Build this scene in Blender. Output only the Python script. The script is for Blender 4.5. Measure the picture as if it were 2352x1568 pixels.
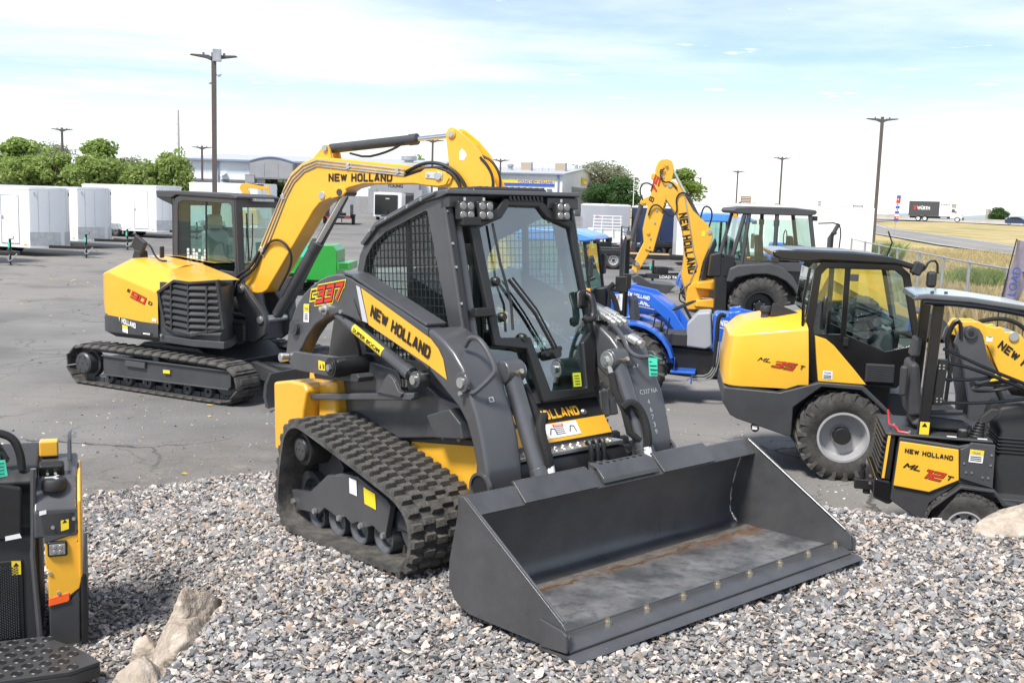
import bpy, bmesh, math, random
import numpy as np
from mathutils import Vector, Matrix, Euler
R = math.radians
random.seed(7); rng = np.random.default_rng(7)
sc = bpy.context.scene
for o in list(bpy.data.objects): bpy.data.objects.remove(o)
col = sc.collection

# ------------------------------------------------------------------ camera
cam = bpy.data.cameras.new('camera'); camo = bpy.data.objects.new('camera', cam); col.objects.link(camo)
cam.sensor_width = 36; cam.lens = 36 * 2400 / 2352; cam.clip_end = 6000; cam.clip_start = .05
CAM_H = 2.67
camo.matrix_world = Matrix.Translation((0, 0, CAM_H)) @ Matrix.Rotation(R(90) - .13102, 4, 'X') @ Matrix.Rotation(.031, 4, 'Z')
sc.camera = camo
# ------------------------------------------------------------------ sky and sun
SUN_EL, SUN_AZ = R(56), R(219)          # azimuth measured clockwise from +Y (the view direction)
w = bpy.data.worlds.new('World'); sc.world = w; w.use_nodes = True
nt = w.node_tree; nt.nodes.clear()
def nd(t, typ, **k):
    n = t.nodes.new(typ)
    for a, b in k.items(): setattr(n, a, b)
    return n
wo = nd(nt, 'ShaderNodeOutputWorld'); bg = nd(nt, 'ShaderNodeBackground'); bg.inputs[1].default_value = .085
sky = nd(nt, 'ShaderNodeTexSky', sky_type='NISHITA', sun_disc=False, sun_elevation=SUN_EL, sun_rotation=SUN_AZ)
sky.air_density = 1.0; sky.dust_density = 1.0; sky.ozone_density = 1.2; sky.altitude = 1300
tc = nd(nt, 'ShaderNodeTexCoord'); sep = nd(nt, 'ShaderNodeSeparateXYZ'); nt.links.new(tc.outputs['Generated'], sep.inputs[0])
# clouds live on a flat deck: direction / height
mx = nd(nt, 'ShaderNodeMath', operation='MAXIMUM'); mx.inputs[1].default_value = .03; nt.links.new(sep.outputs[2], mx.inputs[0])
dv = nd(nt, 'ShaderNodeVectorMath', operation='DIVIDE'); cmb = nd(nt, 'ShaderNodeCombineXYZ')
for i in range(3): nt.links.new(mx.outputs[0], cmb.inputs[i])
nt.links.new(tc.outputs['Generated'], dv.inputs[0]); nt.links.new(cmb.outputs[0], dv.inputs[1])
def cloud(scale, lo, hi, off):
    mp = nd(nt, 'ShaderNodeMapping'); mp.inputs['Location'].default_value = off; nt.links.new(dv.outputs[0], mp.inputs[0])
    n = nd(nt, 'ShaderNodeTexNoise'); n.inputs['Scale'].default_value = scale; n.inputs['Detail'].default_value = 7; n.inputs['Roughness'].default_value = .58
    nt.links.new(mp.outputs[0], n.inputs[0])
    m = nd(nt, 'ShaderNodeMapRange', interpolation_type='SMOOTHSTEP'); m.inputs[1].default_value = lo; m.inputs[2].default_value = hi
    nt.links.new(n.outputs[0], m.inputs[0]); return m
c1 = cloud(2.2, .60, .72, (2.1, 1.7, 0)); c2 = cloud(.24, .36, .74, (8.0, -7.3, 0))
cm = nd(nt, 'ShaderNodeMath', operation='MAXIMUM'); nt.links.new(c1.outputs[0], cm.inputs[0]); nt.links.new(c2.outputs[0], cm.inputs[1])
hz = nd(nt, 'ShaderNodeMapRange', interpolation_type='SMOOTHSTEP'); hz.inputs[1].default_value = .02; hz.inputs[2].default_value = .16; hz.inputs[3].default_value = .72; hz.inputs[4].default_value = 0
nt.links.new(sep.outputs[2], hz.inputs[0])
cm2 = nd(nt, 'ShaderNodeMath', operation='MAXIMUM'); nt.links.new(cm.outputs[0], cm2.inputs[0]); nt.links.new(hz.outputs[0], cm2.inputs[1])
cs = nd(nt, 'ShaderNodeMath', operation='MULTIPLY'); cs.inputs[1].default_value = .74; nt.links.new(cm2.outputs[0], cs.inputs[0])
mixc = nd(nt, 'ShaderNodeMix', data_type='RGBA'); mixc.inputs[7].default_value = (7.9, 8.2, 8.3, 1)
nt.links.new(cs.outputs[0], mixc.inputs[0]); nt.links.new(sky.outputs[0], mixc.inputs[6])
nt.links.new(mixc.outputs[2], bg.inputs[0]); nt.links.new(bg.outputs[0], wo.inputs[0])
sun = bpy.data.lights.new('sun', 'SUN'); sun.energy = 2.9; sun.angle = R(12); sun.color = (1, .95, .87)
suno = bpy.data.objects.new('sun', sun); col.objects.link(suno)
sd = Vector((math.sin(SUN_AZ) * math.cos(SUN_EL), math.cos(SUN_AZ) * math.cos(SUN_EL), math.sin(SUN_EL)))
suno.rotation_euler = sd.to_track_quat('Z', 'Y').to_euler(); suno.location = (0, 0, 60)
sc.view_settings.view_transform = 'Standard'; sc.view_settings.look = 'None'
sc.view_settings.exposure = 1.05; sc.view_settings.gamma = 1
sc.render.engine = 'CYCLES'
sc.cycles.max_bounces = 10; sc.cycles.transparent_max_bounces = 24

# ------------------------------------------------------------------ materials
MAT = {}
def mat(name, c, rough=.5, metal=0., var=.12, scale=3., bump=0., bscale=40., coat=0., c2=None, spec=.5, rvar=.1, stretch=None):
    m = bpy.data.materials.new(name); m.use_nodes = True; t = m.node_tree; b = t.nodes['Principled BSDF']
    b.inputs['Roughness'].default_value = rough; b.inputs['Metallic'].default_value = metal
    b.inputs['Coat Weight'].default_value = coat; b.inputs['Coat Roughness'].default_value = .12; b.inputs['Specular IOR Level'].default_value = spec
    co = nd(t, 'ShaderNodeTexCoord'); src = co.outputs['Object']
    if stretch:
        mp = nd(t, 'ShaderNodeMapping'); mp.inputs['Scale'].default_value = stretch; t.links.new(src, mp.inputs[0]); src = mp.outputs[0]
    n = nd(t, 'ShaderNodeTexNoise'); n.inputs['Scale'].default_value = scale; n.inputs['Detail'].default_value = 6; n.inputs['Roughness'].default_value = .65
    t.links.new(src, n.inputs[0])
    cr = nd(t, 'ShaderNodeValToRGB'); cr.color_ramp.elements[0].position = .3; cr.color_ramp.elements[1].position = .72
    a = [max(0, x * (1 - var)) for x in c]; d = [min(1, x * (1 + var)) for x in c] if c2 is None else c2
    cr.color_ramp.elements[0].color = (*a, 1); cr.color_ramp.elements[1].color = (*d, 1)
    t.links.new(n.outputs[0], cr.inputs[0]); t.links.new(cr.outputs[0], b.inputs['Base Color'])
    mr = nd(t, 'ShaderNodeMapRange'); mr.inputs[3].default_value = max(.02, rough - rvar); mr.inputs[4].default_value = min(1, rough + rvar)
    t.links.new(n.outputs[0], mr.inputs[0]); t.links.new(mr.outputs[0], b.inputs['Roughness'])
    if bump:
        n2 = nd(t, 'ShaderNodeTexNoise'); n2.inputs['Scale'].default_value = bscale; n2.inputs['Detail'].default_value = 4; t.links.new(src, n2.inputs[0])
        bp = nd(t, 'ShaderNodeBump'); bp.inputs['Strength'].default_value = bump; bp.inputs['Distance'].default_value = .02
        t.links.new(n2.outputs[0], bp.inputs['Height']); t.links.new(bp.outputs[0], b.inputs['Normal'])
    MAT[name] = m; return m
def glass(name, tint, refl=.12):
    m = bpy.data.materials.new(name); m.use_nodes = True; t = m.node_tree; t.nodes.remove(t.nodes['Principled BSDF'])
    tr = nd(t, 'ShaderNodeBsdfTransparent'); tr.inputs[0].default_value = (*tint, 1)
    gl = nd(t, 'ShaderNodeBsdfGlossy'); gl.inputs['Roughness'].default_value = .015; gl.inputs[0].default_value = (.95, 1, 1, 1)
    lw = nd(t, 'ShaderNodeFresnel'); ge = nd(t, 'ShaderNodeNewGeometry'); io = nd(t, 'ShaderNodeMapRange'); io.inputs[3].default_value = 1.5; io.inputs[4].default_value = 1/1.5
    t.links.new(ge.outputs['Backfacing'], io.inputs[0]); t.links.new(io.outputs[0], lw.inputs[0])   # same reflection from either side of the pane
    ad = nd(t, 'ShaderNodeMath', operation='ADD'); ad.inputs[1].default_value = refl; t.links.new(lw.outputs[0], ad.inputs[0])
    mi = nd(t, 'ShaderNodeMixShader'); t.links.new(ad.outputs[0], mi.inputs[0]); t.links.new(tr.outputs[0], mi.inputs[1]); t.links.new(gl.outputs[0], mi.inputs[2])
    t.links.new(mi.outputs[0], t.nodes['Material Output'].inputs[0]); MAT[name] = m; return m
mat('yellow', (.82, .425, .035), .32, var=.05, coat=.35, bump=.02, bscale=250)
mat('yellow2', (.84, .47, .040), .34, var=.05, coat=.3)
mat('grey_paint', (.088, .089, .096), .33, metal=.25, var=.14, coat=.25, bump=.03, bscale=220)
mat('dark_paint', (.056, .057, .061), .42, metal=.1, var=.18, bump=.05, bscale=200)
mat('bucket_paint', (.098, .099, .104), .32, metal=.35, var=.2, scale=4, bump=.05, bscale=120, rvar=.14)
mat('black', (.017, .017, .018), .42, var=.25, bump=.04, bscale=150)
mat('black_gloss', (.010, .010, .011), .18, var=.2, coat=.4)
mat('plastic', (.030, .030, .032), .55, var=.15, bump=.15, bscale=400)
mat('rubber', (.030, .029, .028), .78, var=.35, scale=9, bump=.25, bscale=60, c2=(.075, .070, .064))
mat('tread', (.036, .034, .032), .8, var=.35, scale=10, bump=.3, bscale=70, c2=(.130, .122, .112))
mat('steel', (.62, .62, .62), .25, metal=1, var=.1)
mat('zinc', (.60, .60, .58), .38, metal=.9, var=.15)
mat('brass', (.58, .52, .40), .38, metal=.9, var=.15)
mat('chrome', (.80, .80, .80), .10, metal=1, var=.04)
mat('rim_grey', (.46, .46, .47), .42, metal=.35, var=.1)
mat('white', (.80, .80, .80), .45, var=.03)
mat('trailer_white', (.82, .83, .85), .30, var=.025, scale=1.5, coat=.2, bump=.02, bscale=2)
mat('trailer_grey', (.36, .37, .41), .30, var=.06, scale=1.0, coat=.3, bump=.06, bscale=1.6)
mat('navy', (.020, .032, .085), .30, var=.15, scale=1.2, coat=.3, bump=.05, bscale=1.6)
mat('aluminium', (.55, .56, .58), .42, metal=.75, var=.2, scale=5)
mat('blue', (.025, .13, .58), .30, var=.06, coat=.4)
mat('blue_roof', (.10, .30, .80), .28, var=.05, coat=.4)
mat('green', (.020, .30, .035), .35, var=.08, coat=.3)
mat('tractor_grey', (.32, .33, .35), .5, var=.06)
mat('cab_grey', (.062, .062, .066), .5, var=.08, bump=.1, bscale=300)
mat('red', (.62, .02, .02), .4, var=.08)
mat('orange', (.90, .13, .02), .4, var=.05)
mat('amber', (.95, .35, .02), .3, var=.05)
mat('tag_green', (.06, .62, .42), .6, var=.05)
mat('tag_yellow', (.66, .72, .05), .6, var=.05)
mat('print_black', (.012, .011, .010), .45, var=.05)
mat('print_red', (.66, .03, .025), .4, var=.05)
mat('print_yellow', (.85, .62, .03), .4, var=.04)
mat('print_white', (.82, .82, .82), .5, var=.02)
mat('print_blue', (.03, .10, .50), .5, var=.05)
mat('silver_strip', (.52, .53, .55), .4, var=.04)
mat('chalk', (.55, .58, .62), .8, var=.2)
mat('seat_vinyl', (.045, .046, .052), .6, var=.15, bump=.1, bscale=300)
mat('film', (.62, .66, .66), .3, var=.2)
mat('lens', (.24, .235, .23), .15, var=.15, scale=30, coat=.6)
mat('pole_brown', (.105, .078, .070), .5, var=.1)
mat('galv', (.42, .43, .45), .45, metal=.6, var=.15)
mat('wood', (.46, .30, .14), .7, var=.2, scale=8)
mat('rust', (.20, .09, .035), .8, var=.5, scale=14, bump=.2)
mat('dirt_dry', (.22, .17, .11), .9, var=.35, scale=12, bump=.4)
mat('roof_grey', (.42, .43, .44), .5, var=.06)
mat('wall_white', (.78, .79, .81), .5, var=.03, scale=.4)
mat('wall_grey', (.30, .305, .32), .7, var=.1, scale=.6)
mat('wall_shutter', (.22, .225, .235), .5, var=.05)
mat('trim_grey', (.16, .165, .18), .6, var=.08)
mat('cmu', (.30, .30, .31), .8, var=.12, scale=2)
mat('blue_grey', (.22, .28, .40), .5, var=.05)
mat('concrete', (.40, .38, .36), .85, var=.12, scale=.6)
mat('cloth_dark', (.012, .012, .013), .85, var=.3, bump=.3, bscale=90)
glass('glass_teal', (.60, .82, .78), .13)
glass('glass_clear', (.78, .93, .90), .08)
glass('glass_dark', (.46, .62, .58), .07)
glass('glass_screen', (.56, .78, .75), .22)
glass('glass_side', (.74, .92, .88), .20)
mat('canopy_paint', (.10, .105, .115), .22, var=.06, coat=.8)
glass('glass_window', (.10, .13, .14), .10)

# ------------------------------------------------------------------ mesh helpers
class MB:
    def __init__(s): s.v = []; s.f = []
    def add(s, v, f):
        o = len(s.v); s.v += [tuple(map(float, p)) for p in v]; s.f += [tuple(i + o for i in q) for q in f]; return s
    def box(s, x0, x1, y0, y1, z0, z1):
        return s.add([(x0,y0,z0),(x1,y0,z0),(x1,y1,z0),(x0,y1,z0),(x0,y0,z1),(x1,y0,z1),(x1,y1,z1),(x0,y1,z1)],
                     [(0,3,2,1),(4,5,6,7),(0,1,5,4),(1,2,6,5),(2,3,7,6),(3,0,4,7)])
    def obox(s, c, sx, sy, sz, m):
        "oriented box: centre c, sizes, 3x3 matrix"
        p = [Vector((a*sx/2, b*sy/2, d*sz/2)) for d in (-1,1) for a, b in ((-1,-1),(1,-1),(1,1),(-1,1))]
        return s.add([m @ q + Vector(c) for q in p], [(0,3,2,1),(4,5,6,7),(0,1,5,4),(1,2,6,5),(2,3,7,6),(3,0,4,7)])
    def prism(s, poly, ax, a, b, polyb=None):
        "extrude a 2-d outline along ax from a to b: ax 'y' takes (x,z), 'x' takes (y,z), 'z' takes (x,y)"
        def P(p, t):
            return (p[0], t, p[1]) if ax == 'y' else (t, p[0], p[1]) if ax == 'x' else (p[0], p[1], t)
        pb = polyb or poly; n = len(poly)
        area = sum(poly[i][0]*poly[(i+1)%n][1] - poly[(i+1)%n][0]*poly[i][1] for i in range(n))
        flip = (area > 0) == ((b > a) != (ax == 'y'))
        f = [tuple(range(n)), tuple(range(2*n-1, n-1, -1))] + [(i, n+i, n+(i+1)%n, (i+1)%n) for i in range(n)]
        if flip: f = [q[::-1] for q in f]
        return s.add([P(p, a) for p in poly] + [P(p, b) for p in pb], f)
    def cyl(s, p0, p1, r0, r1=None, n=16, caps=True):
        r1 = r0 if r1 is None else r1; p0 = Vector(p0); p1 = Vector(p1); d = (p1 - p0).normalized()
        u = d.orthogonal().normalized(); v = d.cross(u)
        V = [p + (u*math.cos(2*math.pi*i/n) + v*math.sin(2*math.pi*i/n))*r for p, r in ((p0, r0), (p1, r1)) for i in range(n)]
        f = [(i, (i+1)%n, n+(i+1)%n, n+i) for i in range(n)]
        if caps: f += [tuple(range(n-1, -1, -1)), tuple(range(n, 2*n))]
        return s.add(V, f)
    def tube(s, pts, r, n=8, smooth=0, closed=False):
        pts = [Vector(p) for p in pts]
        for _ in range(smooth):
            q = [pts[0]] if not closed else []
            for i in range(len(pts) - (0 if closed else 1)):
                a, b = pts[i], pts[(i+1) % len(pts)]; q += [a*.75 + b*.25, a*.25 + b*.75]
            if not closed: q.append(pts[-1])
            pts = q
        k = len(pts); V = []; u = None
        for i, p in enumerate(pts):
            a = pts[i-1] if (i or closed) else p; b = pts[(i+1) % k] if (i < k-1 or closed) else p
            d = (b - a).normalized()
            u = d.orthogonal().normalized() if u is None else (u - d*u.dot(d)).normalized()
            w_ = d.cross(u); rr = r[i] if isinstance(r, (list, tuple)) else r
            V += [p + (u*math.cos(2*math.pi*j/n) + w_*math.sin(2*math.pi*j/n))*rr for j in range(n)]
        f = [(i*n+j, i*n+(j+1)%n, ((i+1)%k)*n+(j+1)%n, ((i+1)%k)*n+j) for i in range(k if closed else k-1) for j in range(n)]
        if not closed: f += [tuple(range(n-1, -1, -1)), tuple(range((k-1)*n, k*n))]
        return s.add(V, f)
    def lathe(s, prof, c, axis='y', n=32, closed=False):
        "profile of (radius, offset along axis)"
        V = []; c = Vector(c)
        for r, t in prof:
            for j in range(n):
                a = 2*math.pi*j/n; q = (r*math.cos(a), r*math.sin(a))
                V.append(c + Vector((q[0], t, q[1]) if axis == 'y' else (t, q[0], q[1]) if axis == 'x' else (q[0], q[1], t)))
        k = len(prof); f = []
        for i in range(k if closed else k-1):
            for j in range(n):
                q = (i*n+j, i*n+(j+1)%n, ((i+1)%k)*n+(j+1)%n, ((i+1)%k)*n+j); f.append(q if axis == 'y' else q[::-1])
        return s.add(V, f)
    def strip(s, prof, ax, a, b, th):
        "sheet of thickness th following an open 2-d line, extruded along ax"
        n = len(prof); off = []
        for i in range(n):
            p0 = prof[max(0, i-1)]; p1 = prof[min(n-1, i+1)]; d = Vector((p1[0]-p0[0], p1[1]-p0[1])).normalized()
            off.append((prof[i][0] - d.y*th, prof[i][1] + d.x*th))
        for i in range(n-1): s.prism([prof[i], prof[i+1], off[i+1], off[i]], ax, a, b)
        return s
    def curve_sheet(s, prof, ax, a, b, th, k=2):
        "smooth bent sheet of thickness th along a 2-d line"
        P_ = [Vector(p) for p in prof]
        for _ in range(k):
            q = [P_[0]]
            for i in range(len(P_)-1): q += [P_[i]*.75 + P_[i+1]*.25, P_[i]*.25 + P_[i+1]*.75]
            P_ = q + [P_[-1]]
        n = len(P_); off = []
        for i in range(n):
            d = (P_[min(n-1, i+1)] - P_[max(0, i-1)]).normalized(); off.append((P_[i].x - d.y*th, P_[i].y + d.x*th))
        return s.prism([tuple(p) for p in P_] + off[::-1], ax, a, b)
    def quadgrid(s, rows):
        n = len(rows[0]); V = [p for r in rows for p in r]
        return s.add(V, [(i*n+j, i*n+j+1, (i+1)*n+j+1, (i+1)*n+j) for i in range(len(rows)-1) for j in range(n-1)])
    def build(s, name, m, parent=None, bevel=0, ang=38, smooth=True, seg=2, loc=None, fix=True):
        me = bpy.data.meshes.new(name); me.from_pydata(s.v, [], s.f)
        if fix:
            bm = bmesh.new(); bm.from_mesh(me); bmesh.ops.recalc_face_normals(bm, faces=bm.faces); bm.to_mesh(me); bm.free()
        me.update()
        if smooth: me.shade_smooth(); me.set_sharp_from_angle(angle=R(ang))
        me.materials.append(MAT[m] if isinstance(m, str) else m)
        o = bpy.data.objects.new(name, me); col.objects.link(o); o.parent = parent
        if loc: o.location = loc
        if bevel:
            b = o.modifiers.new('bevel', 'BEVEL'); b.width = bevel; b.segments = seg; b.limit_method = 'ANGLE'; b.angle_limit = R(35); b.harden_normals = True; b.use_clamp_overlap = True
        return o
def tag(o, label, cat, group=None, kind=None):
    if label: o['label'] = label
    if cat: o['category'] = cat
    if group: o['group'] = group
    if kind: o['kind'] = kind
    return o
def empty(name, loc, rz=0, label=None, cat=None, group=None, rot=None):
    o = bpy.data.objects.new(name, None); col.objects.link(o); o.location = loc; o.empty_display_size = .3
    o.rotation_mode = 'XYZ'; o.rotation_euler = rot or (0, 0, rz); return tag(o, label, cat, group)
def kids(o): return [c for c in bpy.data.objects if c.parent is o]
def copy_tree(o, parent=None):
    c = o.copy(); col.objects.link(c); c.parent = parent
    for k in kids(o): copy_tree(k, c)
    return c
def share(o, parent, loc=None, rot=None, scale=None):
    c = o.copy(); col.objects.link(c); c.parent = parent
    if loc is not None: c.location = loc
    if rot is not None: c.rotation_euler = rot
    if scale is not None: c.scale = scale
    return c
def text(name, s, m, parent, org, u, v, w_, h, shear=0., bold=.02, ext=.0012, lift=.003):
    "lettering fitted to a box: org is its lower left corner, u and v its directions"
    if ('HOLLAND' in s and len(s) <= 11) or s == 'NEW': return block_text(s, ((m, 0, lift),), parent, org, u, v, w_, h, 0., .235, .62, .36)
    cu = bpy.data.curves.new(name, 'FONT'); cu.body = s; cu.shear = shear; cu.offset = bold; cu.resolution_u = 3; cu.fill_mode = 'BOTH'; cu.extrude = 0
    to = bpy.data.objects.new(name, cu); col.objects.link(to)
    dg = bpy.context.evaluated_depsgraph_get(); me = bpy.data.meshes.new_from_object(to.evaluated_get(dg))
    bpy.data.objects.remove(to); bpy.data.curves.remove(cu)
    co = np.zeros(len(me.vertices)*3, 'f'); me.vertices.foreach_get('co', co); co = co.reshape(-1, 3)
    lo = co.min(0); sp = co.max(0) - lo; sp[sp == 0] = 1
    U = np.array(Vector(u).normalized()); V = np.array(Vector(v).normalized()); N = np.cross(U, V)
    p = np.array(org) + ((co[:, :1] - lo[0]) / sp[0]) * w_ * U + ((co[:, 1:2] - lo[1]) / sp[1]) * h * V + N * lift
    me.vertices.foreach_set('co', p.astype('f').ravel()); me.update(); me.materials.clear(); me.materials.append(MAT[m]); me.name = name
    o = bpy.data.objects.new(name, me); col.objects.link(o); o.parent = parent; return o
def bolt(parent, pts, r=.012, h=.012, ax=(0, -1, 0), m='zinc', name='bolt'):
    me = MB().cyl((0, 0, 0), Vector(ax)*h, r, r*.9, 6).build(name, m, parent, loc=pts[0])
    for p in pts[1:]: share(me, parent, p)
    return me
def arc(cx, cy, r, a0, a1, n, ry=None):
    ry = r if ry is None else ry
    return [(cx + r*math.cos(R(a0 + (a1-a0)*i/n)), cy + ry*math.sin(R(a0 + (a1-a0)*i/n))) for i in range(n+1)]
def decal(parent, quad, m, name='sticker', n=(0, -1, 0), lift=.002):
    nv = Vector(n)*lift; me = MB().add([Vector(q) + nv for q in quad], [(0, 1, 2, 3)]); return me.build(name, m, parent, smooth=False, fix=False)
def chain(poly, n, closed=True):
    "n points evenly spaced on a 2-d loop, with tangents"
    P = [Vector(p) for p in poly]; k = len(P); seg = [(P[i], P[(i+1) % k]) for i in range(k if closed else k-1)]
    L = [(b-a).length for a, b in seg]; T = sum(L); out = []
    for i in range(n):
        d = T*i/n; j = 0
        while d > L[j] and j < len(L)-1: d -= L[j]; j += 1
        a, b = seg[j]; out.append((a + (b-a)*(d/L[j]), (b-a).normalized()))
    return out, T/n
def wheel(parent, c, r, wd, rim_r, side=-1, rimmat='rim_grey', lugs=0, lug_h=.03, name='wheel', tread='tread', knobs=0, holes=0, n=40, rim_depth=.1, hubr=.06, hubmat='black', lugang=38):
    "wheel > tyre, rim, hub (and the lugs of a tractor tyre); axis along y, outer face on side"
    o = empty(name, c); o.parent = parent; s = side; h = wd/2
    prof = [(rim_r, -h*.82), (rim_r*1.04, -h*.9), ((r+rim_r)/2, -h), (r*.93, -h*.93), (r*.99, -h*.72), (r, -h*.4), (r, h*.4), (r*.99, h*.72), (r*.93, h*.93), ((r+rim_r)/2, h), (rim_r*1.04, h*.9), (rim_r, h*.82)]
    ty = MB().lathe(prof, (0, 0, 0), n=n).build('tyre', 'rubber', o, ang=50)
    if lugs:
        m = MB()
        for i in range(lugs):
            for q in (-1, 1):
                a = 2*math.pi*(i + (.5 if q > 0 else 0))/lugs; tw = R(lugang)*q
                V = []
                for rr in (r*.96, r + lug_h):
                    for tt, dd in ((.02, -.5), (.02, .5), (1.02, .5), (1.02, -.5)):
                        y = q*h*(tt*.95); an = a + math.tan(R(lugang))*(abs(y))/r*.8 + dd*(.30*wd/2 + .028)*.55/r
                        rr2 = rr if tt < .9 else (rr - lug_h*.8)
                        V.append((rr2*math.cos(an), y, rr2*math.sin(an)))
                m.add(V, [(0,1,2,3),(4,5,6,7),(0,1,5,4),(1,2,6,5),(2,3,7,6),(3,0,4,7)])
                # shoulder drop of the lug
                y0 = q*h*.97; V2 = []
                an0 = a + math.tan(R(lugang))*h*.97/r*.8
                for rr in (r*.80, r*1.0 + lug_h*.3):
                    for yy in (y0*.9, y0*1.03):
                        for dd in (-.5, .5):
                            an = an0 + dd*(.30*wd/2 + .028)*.5/r; V2.append((rr*math.cos(an), yy, rr*math.sin(an)))
                m.add(V2, [(0,1,3,2),(4,5,7,6),(0,1,5,4),(1,3,7,5),(3,2,6,7),(2,0,4,6)])
        lg = m.build('tread_lugs', tread, o, bevel=0); lg['kind'] = 'stuff'
    if knobs:
        m = MB(); rows = 6
        for i in range(knobs):
            for k in range(rows):
                y = -h*.85 + wd*.85*k/(rows-1); a = 2*math.pi*(i + .5*(k % 2))/knobs; da = .36*2*math.pi/knobs; dy = wd*.055
                rb = r*.985 if abs(y) < h*.6 else r*.955; V = []
                for rr in (rb*.97, rb + lug_h):
                    for (aa, yy) in ((-da, -dy), (da, -dy), (da, dy), (-da, dy)): V.append((rr*math.cos(a+aa), y+yy, rr*math.sin(a+aa)))
                m.add(V, [(0,1,2,3),(4,5,6,7),(0,1,5,4),(1,2,6,5),(2,3,7,6),(3,0,4,7)])
        lg = m.build('tread_blocks', tread, o); lg['kind'] = 'stuff'
    R1 = rim_r
    rp = [(R1*1.05, s*h*.86), (R1*1.05, s*h*.92), (R1*.96, s*h*.93), (R1*.93, s*h*.80), (R1*.90, s*(h*.80 - rim_depth*.5)), (R1*.82, s*(h*.8 - rim_depth)), (R1*.45, s*(h*.8 - rim_depth*1.0)), (R1*.40, s*(h*.8 - rim_depth*.75)), (.001, s*(h*.8 - rim_depth*.75))]
    rm = MB().lathe(rp, (0, 0, 0), n=n).lathe([(R1, -h*.8), (R1, h*.8)], (0, 0, 0), n=n).build('rim', rimmat, o, ang=28)
    yb = s*(h*.8 - rim_depth)
    MB().cyl((0, yb, 0), (0, yb + s*rim_depth*.8, 0), hubr*1.15, hubr, 20).build('hub', hubmat, o, bevel=.006)
    if holes:
        m = MB()
        for i in range(holes):
            a = 2*math.pi*i/holes; q = (R1*.64*math.cos(a), R1*.64*math.sin(a)); m.cyl((q[0], yb - s*.004, q[1]), (q[0], yb + s*.003, q[1]), R1*.11, n=12)
        m.build('rim_hole', 'black', o)
    for i in range(6):
        a = 2*math.pi*(i+.5)/6; q = (R1*.36*math.cos(a), yb + s*rim_depth*.2, R1*.36*math.sin(a))
        if i == 0: bb = MB().cyl((0,0,0), (0, s*.02, 0), .014, n=6).build('wheel_nut', 'zinc', o, loc=q)
        else: share(bb, o, q)
    return o
GLYPH = {'N': [[(0, 0), (0, 1)], [(.05, .95), (.95, .05)], [(1, 0), (1, 1)]], 'W': [[(0, 1), (.32, .03)], [(.32, .03), (.66, .9)], [(.66, .9), (1.0, .03)], [(1.0, .03), (1.32, 1)]], 'A': [[(0, 0), (.42, 1)], [(.42, 1), (.58, 1)], [(.58, 1), (1, 0)], [(.22, .27), (.78, .27)]], 'H': [[(0, 0), (0, 1)], [(1, 0), (1, 1)], [(0, .5), (1, .5)]], 'O': [[(.2, 0), (0, .15), (0, .85), (.2, 1), (.8, 1), (1, .85), (1, .15), (.8, 0), (.2, 0)]], ' ': [[(0, 0), (.35, 0)]], '3': [[(0, 1), (1, 1), (1, .52), (.3, .52)], [(1, .52), (1, 0), (0, 0)]], '7': [[(0, 1), (1, 1), (.42, 0)]], '9': [[(1, .48), (0, .48), (0, 1), (1, 1), (1, 0), (0, 0)]], '0': [[(0, 0), (0, 1), (1, 1), (1, 0), (0, 0)]],
         '5': [[(1, 1), (0, 1), (0, .54), (1, .54), (1, 0), (0, 0)]], '1': [[(.2, 1), (.55, 1), (.55, 0)]], '2': [[(0, 1), (1, 1), (1, .52), (0, .52), (0, 0), (1, 0)]], 'C': [[(1, 1), (0, 1), (0, 0), (1, 0)]], 'M': [[(0, 0), (0, 1), (.55, .35), (1.1, 1), (1.1, 0)]], 'L': [[(0, 1), (0, 0), (.8, 0)]], 'T': [[(0, 1), (.5, 1), (.5, 0)], [(.5, 1), (1, 1)]], 'E': [[(1, 1), (0, 1), (0, 0), (1, 0)], [(0, .5), (.8, .5)]], 'D': [[(0, 0), (0, 1), (.8, 1), (1, .75), (1, .25), (.8, 0), (0, 0)]], 'B': [[(0, 0), (0, 1), (.9, 1), (.9, .52), (0, .52)], [(.9, .52), (1, .4), (1, 0), (0, 0)]]}
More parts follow.
